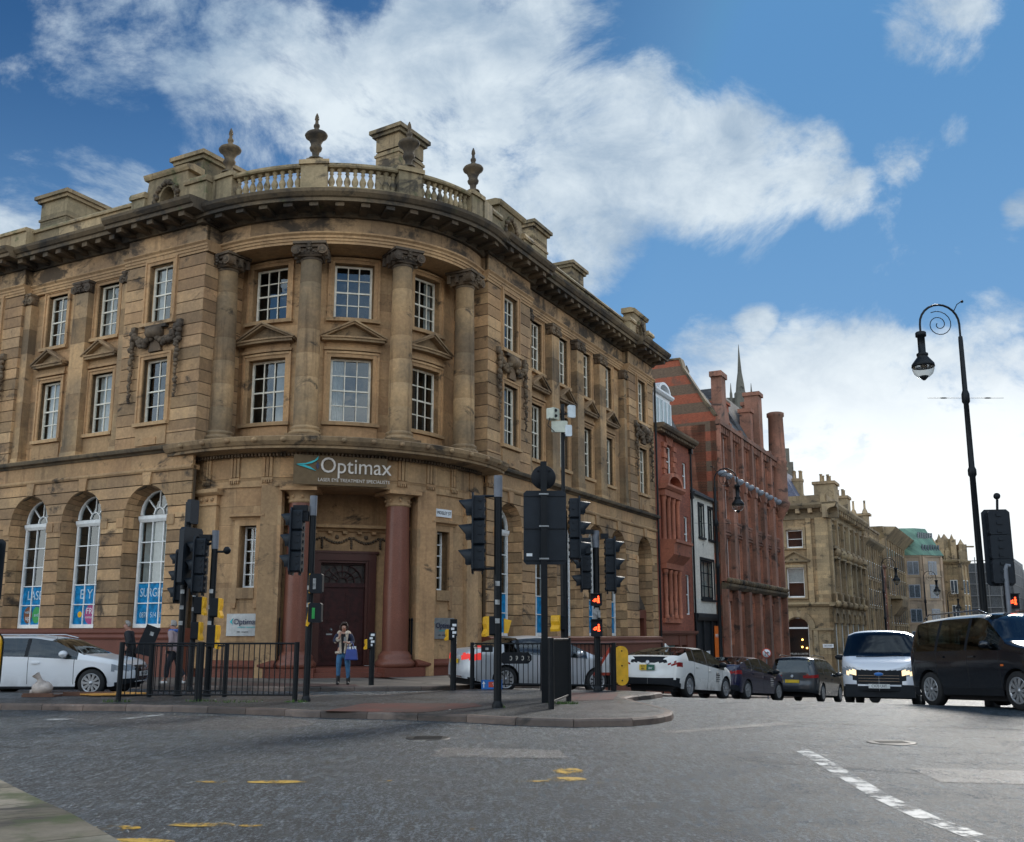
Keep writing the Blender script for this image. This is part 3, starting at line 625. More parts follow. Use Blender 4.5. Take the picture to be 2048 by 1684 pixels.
    for (a,b,c) in pavs:
        if F is FL and a>9:
            m=MB(F); blocks(m,a,b,z0,17.45,[],1.0,-.5,.12,.0,.008,1.1); m.sweep([(-.4,17.45),(.2,17.45),(.22,17.53),(.16,17.62),(-.4,17.66)],a,b); B(m,'parapet','stone_parapet'); continue
        m=MB(F)   # attic with oval opening, flanked by pedestals
        for x0,x1 in ((a+.05,c-1.02),(c+1.02,b-.05)): blocks(m,x0,x1,z0,17.45,[],1.0,-.6,.12,0,.006,9); m.sweep([(-.65,17.45),(.2,17.45),(.22,17.55),(.16,17.68),(-.65,17.7)],x0-.04,x1+.04)
        n=20; ox,oz=.36,.52; zc=17.2; outer=[];inner=[]
        hw,zl,zh=1.02,z0,18.15
        for k in range(n):
            t=2*pi*(k+.5)/n; cx_,cz_=cos(t),sin(t); inner.append((c+ox*cx_,zc+oz*cz_))
            sc=min(hw/abs(cx_) if abs(cx_)>1e-6 else 9,((zh-zc) if cz_>0 else (zc-zl))/abs(cz_)); outer.append((c+cx_*sc,zc+cz_*sc))
        vs=[(x,.02,z) for x,z in inner]+[(x,.02,z) for x,z in outer]+[(x,-.55,z) for x,z in inner]+[(x,-.55,z) for x,z in outer]
        fs=[]
        for k in range(n):
            l=(k+1)%n; fs+=[(k,l,n+l,n+k),(2*n+k,2*n+l,3*n+l,3*n+k),(k,l,2*n+l,2*n+k),(n+k,n+l,3*n+l,3*n+k)]
        m.add(vs,fs); m.sweep([(-.62,18.15),(.08,18.15),(.14,18.24),(.17,18.33),(-.1,18.42),(-.62,18.42)],c-1.12,c+1.12); B(m,'attic_panel','stone_parapet')
        m=MB(F)
        for k in range(44):
            t=2*pi*k/44; m.blob(F(c+(ox+.16)*cos(t)+random.uniform(-.05,.05),.06,zc+(oz+.15)*sin(t)+random.uniform(-.05,.05)),random.uniform(.06,.12),5,4)
        B(m,'carved_wreath','stone_top')
    # ground floor windows
    for i,c in enumerate(cen):
        if F is FR and c==pavs[-1][2] and len(pavs)>1: continue
        arch_window(F,c,zp,zs,-.66,.87,lab,i,gcur)
    # dark interior box
    m=MB(F); m.box(s0+.3,s1-.1,-2.6,-2.5,.5,16); m.box(s0+.3,s0+.35,-2.5,-1.1,.5,16); m.box(s1-.15,s1-.1,-2.5,-1.1,.5,16)
    for z in (7.2,11.7,15.9): m.box(s0+.3,s1-.1,-2.5,-1.05,z,z+.2)
    B(m,'interior','dark')
def arch_window(F,c,z0,zs,d,hw,lab,i,gcur):
    zt=zs-.12; m=MB(F); t=.08; z0=z0+.02
    m.box(c-hw,c-hw+.09,d,d+t+.02,z0,zt); m.box(c+hw-.09,c+hw,d,d+t+.02,z0,zt); m.box(c-hw+.09,c+hw-.09,d,d+t+.03,z0,z0+.13)
    m.sweep([(d,zt-.05),(d+.1,zt-.05),(d+.16,zt+.05),(d+.17,zt+.16),(d,zt+.2)],c-hw-.01,c+hw+.01)
    zb=z0+.13; rows=5; cols=3
    for k in range(1,cols): x=c-hw+.09+(2*hw-.18)*k/cols; m.box(x-.02,x+.02,d+.02,d+t,zb,zt-.05)
    for k in range(1,rows): z=zb+(zt-.05-zb)*k/rows; m.box(c-hw+.09,c+hw-.09,d+.022,d+t-.002,z-.018,z+.018)
    n=16; zc=zt+.2; Ro=hw
    for r0,r1,e in ((Ro-.085,Ro,.02),(.22,.255,.0)):
        for k in range(n):
            a,b=pi*k/n,pi*(k+1)/n; m.poly([(c+r0*cos(a),zc+r0*sin(a)),(c+r1*cos(a),zc+r1*sin(a)),(c+r1*cos(b),zc+r1*sin(b)),(c+r0*cos(b),zc+r0*sin(b))],d,d+t+e)
    for a in (45,90,135):
        ca,sa=cos(rad(a)),sin(rad(a)); px,pz=-sa*.018,ca*.018
        m.poly([(c+.25*ca+px,zc+.25*sa+pz),(c+(Ro-.06)*ca+px,zc+(Ro-.06)*sa+pz),(c+(Ro-.06)*ca-px,zc+(Ro-.06)*sa-pz),(c+.25*ca-px,zc+.25*sa-pz)],d+.01,d+t-.01)
    w=B(m,'arched_window','whitewin')
    m=MB(F); P=[(c-hw+.05,d+.03,zb),(c+hw-.05,d+.03,zb),(c+hw-.05,d+.03,zc)]+[(c+(Ro-.05)*cos(pi*k/n),d+.03,zc+(Ro-.05)*sin(pi*k/n)) for k in range(1,n)]+[(c-hw+.05,d+.03,zc)]
    m.add(P,[tuple(range(len(P)))]); B(m,'pane','glass',w)
    m=MB(F); m.box(c-hw-.05,c-hw+.0,d-.3,d+.02,z0-.2,zt+.9); B(m,'frame_side','dark',w)
    # blue posters behind the two lowest rows of panes
    ph=(zt-.05-zb)/rows; m=MB(F); m.box(c-hw+.05,c+hw-.05,d+.033,d+.038,zb,zb+2*ph); po=B(m,'poster','poster',w)
    sg=1 if F is FR else -1
    def tx(s_,size,x,z,mat='posterw',sx=1.):
        o=F(c+x,d+.046,z); e=Vector(F(c+x+1,d+.046,z))-Vector(o); n_=Vector(F(c+x,d+1.046,z))-Vector(o)
        r=e if e.cross(Vector((0,0,1))).dot(n_)>0 else -e
        text(s_,size,mat,w,tmtx(o,r,(0,0,1),n_),ext=.002,sx=sx)
    zr=zb+1.5*ph
    if F is FL:
        if i==0: tx('SURGERY',.42,.0,zr,sx=.78); tx('0870  514  3311',.26,0,zb+.42*ph,sx=.75)
        if i==2:
            tx('E Y E',.48,0,zr)
            for x,z,r,mt,s_,q in ((.45,.5,.12,'yellow','',0),(-.18,.5,.42,'magenta','FREE',.24)):
                m=MB(F); m.poly([(c+x+r*cos(2*pi*k/20)*.9,zb+ph*z+r*sin(2*pi*k/20)*.9) for k in range(20)],d+.039,d+.042); B(m,'poster_spot',mt,w)
            tx('FREE',.30,-.18,zb+ph*.66,'white'); tx('consultation',.13,-.18,zb+ph*.36,'white')
        if i==3:
            tx('LASER',.46,.0,zr,sx=.85)
            for x,mt,s1,s2 in ((.42,'brownspot','wake','up'),(-.05,'greenspot','and','')):
                m=MB(F); m.poly([(c+x+.23*cos(2*pi*k/20),zb+ph*.5+.3*sin(2*pi*k/20)) for k in range(20)],d+.039,d+.042); B(m,'poster_spot',mt,w)
                tx(s1,.17,x,zb+ph*(.65 if s2 else .5),'posterw')
                if s2: tx(s2,.25,x,zb+ph*.35,'white')
    else:
        m=MB(F); m.box(c-hw+.05,c+hw-.05,d+.039,d+.042,zb,zb+ph*.95) if i==1 else None
        if i==1: B(m,'poster_spot','magenta',w)
        if i in(1,3,4): tx('R',.4,.45,zr)
    if gcur and i in gcur:
        m=MB(F); n=26; vs=[]
        for k in range(n+1): x=c-hw+.1+(2*hw-.2)*k/n; dd=d-.09+(.035 if k%2 else -.035); vs+=[(x,dd,zb+2*ph),(x,dd,zt-.05)]
        m.add(vs,[(2*k,2*k+2,2*k+3,2*k+1) for k in range(n)]); B(m,'curtain','curtain',w)
M['magenta']=plain('magenta_poster_spot',(.38,.04,.17),.5); M['brownspot']=plain('brown_poster_spot',(.20,.07,.03),.5); M['greenspot']=plain('green_poster_spot',(.02,.30,.06),.5)
wing(FR,6.3,1.39,[(1.25,4.86,3.08),(16.29,20.0,18.15)],[6.28,8.99,11.7,14.4],[4.9,7.63,10.34,13.05,16.2],20.0,'R')
wing(FL,6.8,1.67,[(.4,4.19,2.45),(9.95,13.7,11.8)],[5.62,8.42],[4.2,6.75,9.6],13.7,'L',gcur=(0,))
M['granite_shade']=granite('porch_shade_granite',(.085,.026,.017),.4)  # darker granite copy for the door surround, porch shade put into its colour
M['stained']=plain('dark_leaded_glass',(.03,.022,.018),.35,var=.9,Specular_IOR_Level=.3)
# ---------------- rounded corner bay ----------------
def cbox(mb,a0,a1,r0,r1,z0,z1): mb.box(a0,a1,r0,r1,z0,z1,max(1,round(abs(a1-a0)/2.5)))
E_=57
# ground storey wall with two slit windows and the entrance
RW=6.22; WOP=[('r',-31.4,2.8,2.95,4.95),('r',31.4,2.8,2.95,4.95)]
for a0,a1,wo in ((-E_,-21.3,WOP[0]),(21.3,E_,WOP[1])):
    m=MB(FB); blocks(m,a0,a1,.62,6.22,[wo],.62,RW-.35,RW,.006,.008,1.25,SU,2); B(m,'curved_wall','stone_smooth')
    m=MB(FB); cbox(m,a0,a1,RW-.3,RW+.1,-.3,.42); m.sweep([(RW-.3,.42),(RW+.14,.42),(RW+.18,.47),(RW+.18,.53),(RW+.08,.60),(RW+.0,.66),(RW-.3,.66)],a0,a1,14); B(m,'plinth','granite_base')
    c=wo[1]
    m=MB(FB); reveal(m,wo,RW-.05,RW-.45); B(m,'window_reveal','stone_smooth')
    m=MB(FB)
    for s_ in (-1,1): cbox(m,*sorted((c+s_*2.8,c+s_*4.4)),RW,RW+.06,2.45,5.15); cbox(m,*sorted((c+s_*2.9,c+s_*4.3)),RW,RW+.08,2.3,2.45)
    cbox(m,c-2.8,c+2.8,RW,RW+.058,4.95,5.15); cbox(m,c-2.9,c+2.9,RW,RW+.09,2.6,2.94); m.sweep([(RW,5.15),(RW+.08,5.15),(RW+.1,5.2),(RW+.22,5.24),(RW+.22,5.31),(RW,5.36)],c-5.6,c+5.6,4)
    cbox(m,c-1.5,c+1.5,RW,RW+.02,2.08+.0,2.3-.05) if False else None
    B(m,'window_surround','stone_smooth')
    sash(FB,c,.30,2.95,4.95,RW-.38,2,5,CB,mat='whitewin',su=SU,mid=False,fw=.05)
    s_=1 if c>0 else -1
    # end pilaster
    m=MB(FB); pc=s_*46.; cbox(m,pc-3.7,pc+3.7,RW,RW+.14,.66,5.72); cbox(m,pc-4.2,pc+4.2,RW-.01,RW+.2,.40,.62+.05); B(m,'pilaster','stone_smooth')
    m=MB(FB); cbox(m,pc-4.1,pc+4.1,RW,RW+.19,5.66,5.72); cbox(m,pc-3.8,pc+3.8,RW,RW+.15,5.72,6.0)
    for k in (-1,0,1): m.blob(FB(pc+k*2.1,RW+.16,5.86),.07,6,4)
    m.sweep([(RW,6.0),(RW+.2,6.0),(RW+.3,6.08),(RW+.3,6.2),(RW,6.21)],pc-5,pc+5,4); B(m,'capital','stone_smooth')
# entablature: architrave, triglyph frieze, dentils, crown ledge
m=MB(FB); m.sweep([(RW-1.3,6.22),(RW+.06,6.22),(RW+.06,6.42),(RW+.1,6.5),(RW-.3,6.52)],-E_,E_,46); blocks(m,-E_,E_,6.52,7.28,[],.76,RW-.4,RW+.04,.004,.006,1.4,SU,2)
for a in (-47.2,-36.6,-25.9,-15.3,-5.1,5.1,15.3,25.6,35.9,46.2):
    for k in (-1,0,1): cbox(m,a+k*1.15-.42,a+k*1.15+.42,RW+.04,RW+.10,6.55,7.25)
    cbox(m,a-1.75,a+1.75,RW+.04,RW+.11,6.44,6.52)
    for k in range(5): cbox(m,a-1.4+k*.7-.2,a-1.4+k*.7+.2,RW+.07,RW+.13,6.34,6.44)
B(m,'frieze','stone_smooth')
m=MB(FB); m.sweep([(RW-.6,7.26),(RW+.12,7.26),(RW+.15,7.30),(RW+.8,7.36),(RW+.8,7.44),(RW+.86,7.46),(RW+.96,7.58),(RW+1.0,7.70),(RW+.95,7.73),(RW-1.4,7.84)],-58,58,48)
for k in range(14): m.blob(FB(-50+k*100/13,RW+.97,7.6),.11,6,4,(1,1,.8))
B(m,'cornice_ledge','stone_trim')
m=MB(FB)
for k in range(92): a=-50+k*100/91; m.box(a-.28,a+.28,RW+.1,RW+.26,7.2,7.3)
B(m,'dentils','stone_dark')
# granite entrance columns
for s_ in (-1,1):
    p=FB(s_*16.1,5.82,0)
    m=MB(); m.lathe((p[0],p[1],0),[(.43,.93),(.44,1.6),(.43,3.2),(.385,5.72)],28); c=B(m,'granite_column','granite')
    m=MB(); m.lathe((p[0],p[1],0),[(.60,.40),(.66,.45),(.67,.56),(.58,.64),(.55,.70),(.56,.78),(.49,.86),(.44,.93)],28); B(m,'base','granite',c)
    G=lambda s,d,z,p=p,a=s_*16.1:(p[0]+d*cos(rad(a-45))-s*sin(rad(a-45)),p[1]+d*sin(rad(a-45))+s*cos(rad(a-45)),z)
    m=MB(G); m.lathe((p[0],p[1],0),[(.39,5.70),(.43,5.73),(.43,5.78),(.40,5.80),(.41,5.96),(.46,6.02),(.54,6.08)],24)
    for k in range(8): a=2*pi*k/8; m.blob((p[0]+.42*cos(a),p[1]+.42*sin(a),5.89),.055,6,4)
    m.box(-.60,.60,-.6,.6,6.08,6.2); B(m,'capital','stone_smooth',c)
    m=MB(G); m.box(-.72,.72,-.72,.72,-.3,.40); B(m,'pedestal','granite_base',c)
# recessed porch: side walls, ceiling, door wall
def FD(s,d,z): # x along the chord, d outward from the centre, z
    return (s*cos(rad(45))+d*cos(rad(-45)),s*sin(rad(45))+d*sin(rad(-45)),z)
DW=4.35
m=MB(FD)
for s_ in (-1,1):
    a,b=sorted((s_*2.26,s_*2.9)); m.box(a,b,DW-.4,5.75,.1,6.25)
m.box(-2.26,-1.12,DW-.5,DW,.1,6.24); m.box(1.12,2.26,DW-.5,DW,.1,6.24); m.box(-1.12,1.12,DW-.5,DW,4.2,6.24)
B(m,'porch_wall','stone_smooth')
m=MB(FD); m.box(-2.4,2.4,DW-.3,5.9,6.225,6.3); B(m,'porch_ceiling','stone_smooth')
m=MB(FD); m.sweep([(DW,4.95),(DW+.08,4.95),(DW+.14,5.02),(DW+.3,5.06),(DW+.3,5.16),(DW,5.2)],-2.26,2.26)
for k in range(9): x=-2+k*.5; m.box(x-.07,x+.07,DW,DW+.2,4.86,4.95)
B(m,'porch_cornice','stone_smooth')
m=MB(FD)
for k in range(4):
    x0=-1.5+k*1.0-.25
    for i in range(11): t=i/10; m.blob(FD(x0+.08+t*.84,DW+.04,4.72-.16*sin(pi*t)),.05,5,4)
    for i in range(5): m.blob(FD(x0,DW+.04,4.72-i*.08),.05,5,4)
    m.blob(FD(x0+.5,DW+.04,4.76),.075,6,4)
B(m,'carved_festoon','stone_dark')
m=MB(FD)
for a,b in ((-1.12,-.86),(.86,1.12)): m.box(a,b,DW-.3,DW+.10,.44,4.2); 
m.box(-1.12,1.12,DW-.3,DW+.101,3.96,4.22); m.box(-1.2,1.2,DW,DW+.14,4.2,4.28)
for a,b in ((-.86,-.76),(.76,.86)): m.box(a,b,DW-.3,DW+.03,.44,3.96)
m.box(-.86,.86,DW-.3,DW+.031,3.88,3.96); B(m,'door_surround','granite_shade')
m=MB(FD); m.box(-.76,.76,DW-.22,DW-.12,.44,3.05)
for s_ in (-1,1):
    for z0,z1 in ((.62,1.0),(1.1,1.75),(1.9,2.9)):
        a,b=sorted((s_*.12,s_*.66)); m.box(a,b,DW-.12,DW-.095,z0,z1); m.box(a+.06,b-.06,DW-.095,DW-.07,z0+.06,z1-.06)
m.box(-.78,.78,DW-.2,DW-.05,3.05,3.2); dr=B(m,'entrance_door','mahog')
m=MB(FD); m.lathe(FD(-.35,DW-.05,1.62),[(.02,-.02),(.07,0),(.02,.02)],10,'y'); m.box(.04,.09,DW-.12,DW-.04,1.2,1.5); m.box(-.5,-.3,DW-.075,DW-.06,1.45,1.5); B(m,'handle','steel',dr)
m=MB(FD); n=10
for r in (.7,.45,.2):
    for k in range(n):
        a,b=pi*k/n,pi*(k+1)/n; m.poly([(r*cos(a),3.22+(r)*sin(a)*.9),((r-.03)*cos(a),3.22+(r-.03)*sin(a)*.9),((r-.03)*cos(b),3.22+(r-.03)*sin(b)*.9),(r*cos(b),3.22+r*sin(b)*.9)],DW-.18,DW-.14)
for k in range(1,8): a=pi*k/8; m.tube([FD(.2*cos(a),DW-.16,3.22+.18*sin(a)),FD(.7*cos(a),DW-.16,3.22+.63*sin(a))],.012,5)
m.box(-.76,.76,DW-.2,DW-.12,3.82,3.9); fl=B(m,'fanlight','mahog')
m=MB(FD); m.box(-.76,.76,DW-.25,DW-.24,3.2,3.9); B(m,'pane','stained',fl)
m=MB(FD); m.box(-.9,.9,DW-.6,DW-.55,.4,4.1); B(m,'interior','dark')
m=MB(FD); m.box(-1.2,1.35,5.0,6.35,-.2,.27); m.box(-1.2,1.35,4.1,6.0,.27,.42); m.box(-2.5,2.5,4.0,5.2,-.2,.419); B(m,'steps','granite_base')
# folded iron gates either side of the door
for s_ in (-1,1):
    m=MB(FD)
    for k in range(7): x=s_*1.42; d=DW+.15+k*.13; m.tube([FD(x,d,.45),FD(x,d,2.3 if k%3 else 2.75)],.014,6); m.lathe(FD(x,d,2.3 if k%3 else 2.75),[(.0,.1),(.03,.03),(.01,0)],6)
    for z in (.6,1.3,2.2): m.tube([FD(s_*1.42,DW+.12,z),FD(s_*1.42,DW+1.0,z)],.02,6)
    for k in range(6): x=s_*(1.9+.0*k); d=DW+.9+k*.1; m.tube([FD(s_*2.15,d,.45),FD(s_*2.15,d,1.9)],.014,6); m.lathe(FD(s_*2.15,d,1.9),[(.0,.12),(.03,.04),(.01,0)],6)
    B(m,'iron_gate','black')
# ---- upper storeys of the bay
RB=4.95; UOP=[]
for c in (-35.3,0,35.3): UOP+=[('r',c,.74*57.3/RB,8.68,11.02),('r',c,.70*57.3/RB,12.45,14.5)]
SB=57.3/RB
m=MB(FB); blocks(m,-62,62,7.8,14.76,UOP,.62,RB-.3,RB,.006,.006,1.4,SB,2); B(m,'curved_wall','stone_smooth')
for o in UOP:
    c=o[1]; hw=o[2]/SB; lo=o[3]<10
    m=MB(FB); reveal(m,o,RB-.02,RB-.32); B(m,'window_reveal','stone_smooth')
    m=surround(FB,c,hw,o[3],o[4],SB,.21,.1,True,RB)
    if lo:
        cbox(m,c-.98*SB,c+.98*SB,RB,RB+.14,11.26,11.36); cbox(m,c-.9*SB,c+.9*SB,RB,RB+.07,11.36,11.58); cbox(m,c-.92*SB,c+.92*SB,RB,RB+.07,7.85,8.52); 
    B(m,'window_surround','stone_smooth')
    if lo: m=MB(FB); pediment(m,c,1.04,11.56,.76,RB,RB+.34,SB); B(m,'pediment','stone_trim')
    cu=[(0,.0)]; cu=None
    if lo and c<0: cu=[(.66,1)]
    if lo and c==0: cu=[(0,.33)]
    if not lo and c>0: cu=[(.7,1)]
    sash(FB,c,hw,o[3],o[4],RB-.28,3,4,CB,su=SB,curtain=cu)
m=MB(FB); cbox(m,-80,80,RB-1.1,RB-1.0,7.0,16); cbox(m,-85,-24,RB+.1,RB+.15,.3,7); cbox(m,24,85,RB+.1,RB+.15,.3,7)
for z in (7.0,11.7,15.): cbox(m,-60,60,RB-1.0,RB-.32,z,z+.2)
B(m,'interior','dark')
# free-standing Ionic columns
for i,a in enumerate((-47.4,-15.8,15.8,47.4)):
    p=FB(a,5.85,0); m=MB(); z=8.28
    zz=[8.28+(14.22-8.28)*k/7 for k in range(8)]; rr=[.405+0*k-(.06*(k/7)**1.6) for k in range(8)]
    for k in range(7):
        m.lathe((p[0],p[1],0),[(rr[k]-.004,zz[k]),(rr[k],zz[k]+.01),(rr[k+1],zz[k+1]-.01),(rr[k+1]-.004,zz[k+1])],28)
    c=B(m,'column','stone_col')
    m=MB(); m.lathe((p[0],p[1],0),[(.50,7.97),(.54,8.0),(.54,8.07),(.47,8.1),(.46,8.15),(.49,8.18),(.48,8.24),(.41,8.29)],28); 
    G=lambda s,d,z,p=p,a=a:(p[0]+d*cos(rad(a-45))-s*sin(rad(a-45)),p[1]+d*sin(rad(a-45))+s*cos(rad(a-45)),z)
    m.F=G; m.box(-.56,.56,-.56,.56,7.78,7.97); B(m,'base','stone_col',c)
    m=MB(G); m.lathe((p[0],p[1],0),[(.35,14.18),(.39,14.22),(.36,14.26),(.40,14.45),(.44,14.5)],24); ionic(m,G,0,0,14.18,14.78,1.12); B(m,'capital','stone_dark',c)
# entablature, cornice, balustrade
m=MB(FB); m.sweep([(RB-.2,14.78),(6.12,14.78),(6.12,14.88),(6.16,14.88),(6.16,14.98),(6.2,14.98),(6.2,15.06),(6.28,15.12),(6.28,15.18),(RB,15.18)],-60,60,50); B(m,'architrave','stone_smooth')
m=MB(FB); blocks(m,-60,60,15.18,15.74,[],.6,5.5,6.12,.0,.006,1.5,SU,2); B(m,'frieze','stone_frieze')
m=MB(FB); m.sweep([(5.3,15.72),(6.25,15.72),(6.33,15.80),(6.36,15.86),(7.2,15.90),(7.2,16.02),(7.27,16.05),(7.38,16.17),(7.4,16.28),(7.26,16.31),(5.,16.5)],-60,60,50)
for k in range(15): a=-49+k*7; cbox(m,a-1.2,a+1.2,6.28,7.1,15.76,15.9)
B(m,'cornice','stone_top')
RP=6.55; m=MB(FB); cbox(m,-52,52,RP-.5,RP+.12,16.4,16.66); B(m,'balustrade_base','stone_parapet')
pa=(-44.2,-14.9,14.5,43.2); hwid=(3.1,3.9,3.9,3.5)
for i,(a,h) in enumerate(zip(pa,hwid)):
    m=MB(FB); cbox(m,a-h,a+h,RP-.38,RP+.10,16.66,17.5); cbox(m,a-h-.5,a+h+.5,RP-.43,RP+.18,17.5,17.66); m.box(a-h*.62,a+h*.62,RP-.33,RP+.08,17.66,17.76); B(m,'pedestal','stone_parapet')
    p=FB(a,RP-.12,0); m=MB(); z=17.76
    m.lathe((p[0],p[1],z),[(r_*.88,h_) for r_,h_ in [(.30,0),(.28,.05),(.16,.09),(.13,.16),(.15,.3),(.22,.36),(.25,.45),(.20,.52),(.21,.62),(.30,.78),(.42,.86),(.45,.93),(.40,1.0),(.24,1.08),(.12,1.12),(.09,1.22),(.12,1.26),(.12,1.33),(.07,1.38),(.06,1.5),(.09,1.55),(.07,1.66),(.02,1.78)]],20); B(m,'urn','stone_top')
bal=None
for (a,h),(b,g_) in zip(list(zip(pa,hwid))[:-1],list(zip(pa,hwid))[1:]):
    x0,x1=a+h,b-g_; m=MB(FB); m.sweep([(RP-.34,17.42),(RP+.04,17.42),(RP+.08,17.47),(RP+.08,17.55),(RP,17.6),(RP-.3,17.6),(RP-.38,17.55),(RP-.38,17.47)],x0,x1,10); r=B(m,'balustrade_rail','stone_parapet')
    n=9
    for k in range(n):
        aa=x0+(k+.5)*(x1-x0)/n; p=FB(aa,RP-.15,0); m=MB(); m.lathe((p[0],p[1],0),[(.10,16.66),(.10,16.72),(.06,16.75),(.115,16.9),(.12,16.98),(.055,17.14),(.05,17.2),(.085,17.24),(.055,17.28),(.07,17.33),(.1,17.36),(.1,17.42)],10); B(m,'baluster','stone_parapet',r)
for s_ in (-1,1):
    m=MB(FB); cbox(m,*sorted((s_*47.5,s_*54)),RP-.4,RP+.12,16.66,17.6); B(m,'pedestal','stone_parapet')
# roof slabs and chimneys
m=MB(); m.add([(-13.7,-6.6,16.3),(-.4,-6.6,16.3),(5.9,.4,16.3),(5.9,20,16.3),(-8,20,16.3),(-13.7,0,16.3)],[tuple(range(6))]); B(m,'roof','lead')
def chimney(cx,cy,wx,wy,z0,z1,ang=0):
    G=lambda s,d,z:(cx+s*cos(ang)-d*sin(ang),cy+s*sin(ang)+d*cos(ang),z)
    m=MB(G)
    for k in range(int((z1-.6-z0)/.36)): z=z0+k*.36; m.box(-wx/2+.0,wx/2,-wy/2,wy/2,z+.006,z+.354)
    m.box(-wx/2-.05,wx/2+.05,-wy/2-.05,wy/2+.05,z1-1.15,z1-1.05); m.box(-wx/2,wx/2,-wy/2,wy/2,z1-.9,z1-.3)
    m.box(-wx/2-.12,wx/2+.12,-wy/2-.12,wy/2+.12,z1-.3,z1-.16); m.box(-wx/2-.22,wx/2+.22,-wy/2-.22,wy/2+.22,z1-.16,z1); B(m,'chimney','stone_parapet')
chimney(2.5,.6,1.1,1.8,15.5,21.5); chimney(3.6,10.6,.8,1.6,15.5,20.9); chimney(3.4,15.6,.8,1.6,15.5,20.6)
chimney(-10.8,-4.0,1.6,2.4,15.5,20.0); chimney(-2.7,-4.6,1.3,2.0,15.5,19.6)
# fixed lettering, plaques
SD=6.42; m=MB(FD); m.box(-1.98,1.06,SD-.03,SD+.02,6.24,7.2); sp=B(m,'fascia_sign','signpanel')
def onD(x,z,d=SD+.03): return tmtx(FD(x,d,z),(cos(rad(45)),sin(rad(45)),0),(0,0,1),(cos(rad(-45)),sin(rad(-45)),0))
text('Optimax',.73,'letters',sp,onD(.03,6.86),ext=.03,sx=.90); text('LASER EYE TREATMENT SPECIALISTS',.155,'letters',sp,onD(-.02,6.40),ext=.006,sx=.94)
m=MB(FD); m.poly([(-1.90,6.88),(-1.6,6.92),(-1.32,7.03),(-1.2,7.17),(-1.22,7.05),(-1.4,6.93),(-1.66,6.86)],SD+.02,SD+.06); m.poly([(-1.90,6.86),(-1.66,6.86),(-1.45,6.80),(-1.26,6.68),(-1.4,6.72),(-1.6,6.78)],SD+.02,SD+.055); B(m,'emblem','teal',sp)
m=MB(FD); m.poly([(-1.22,6.98)]+[(-1.22+.05*sin(pi*k/8),6.98-.26*k/8) for k in range(1,8)]+[(-1.22,6.72),(-1.28,6.86)],SD+.02,SD+.05); B(m,'emblem','navy',sp)
for c,mt in ((-31.4,'steel'),(31.3,'steel')):
    m=MB(FB); z0,z1=(1.42,2.12) if c<0 else (1.32,2.02); cbox(m,c-5.5,c+5.5,RW+.03,RW+.06,z0,z1); pl=B(m,'name_plaque',mt)
    def onB(a,z,r=RW+.065): 
        t=rad(a-45); return tmtx(FB(a,r,z),(-sin(t),cos(t),0),(0,0,1),(cos(t),sin(t),0))
    text('Optimax',.26,'navy',pl,onB(c+1,z0+.44,RW+.085),ext=.004,sx=.95); text('LASER EYE TREATMENT',.06,'teal',pl,onB(c+1.2,z0+.27,RW+.08),ext=.003); text('clinic   reception',.06,'text_dark',pl,onB(c,z0+.13,RW+.08),ext=.003)
    m=MB(FB); m.poly([(c-4.4,z0+.44),(c-3.2,z0+.56),(c-3.7,z0+.44),(c-3.3,z0+.36)],RW+.06,RW+.075); B(m,'emblem','teal',pl)
m=MB(FB); cbox(m,28.3,35.2,RW,RW+.035,5.46,5.73); sp2=B(m,'street_name_plate','white'); t=rad(31.7-45)
text('MOSLEY ST',.16,'text_dark',sp2,tmtx(FB(31.7,RW+.045,5.595),(-sin(t),cos(t),0),(0,0,1),(cos(t),sin(t),0)),ext=.002,sx=.85)
# niche with a small doorway in the far pavilion
m=MB(FR); m.box(18.15-1.2,18.15+1.2,-1.1,-.95,-3,7.0); B(m,'niche_back','stone_smooth')
m=MB(FR)
for k in range(70):
    t=random.random(); m.blob(FR(18.1+random.uniform(-.5,.5)*(1-.5*t),-.75,3.2+2.6*t),random.uniform(.1,.2),5,4)
m.poly([(17.3,2.75),(19.0,2.75),(18.15,3.5)],-.95,-.35); B(m,'carved_niche_figure','stone_dark')
m=MB(FR); m.box(17.4,17.7,-.94,-.3,-3,2.7); m.box(18.6,18.9,-.94,-.3,-3,2.7); m.box(17.4,18.9,-.95,-.29,2.3,2.72); B(m,'doorway','granite_base')
m=MB(FR); m.box(17.7,18.6,-.93,-.9,-3,2.3); B(m,'side_door','dark')
m=MB(FR); m.tube([FR(20.0,.12,-3),FR(20.0,.12,15)],.06,8); B(m,'drainpipe','black')
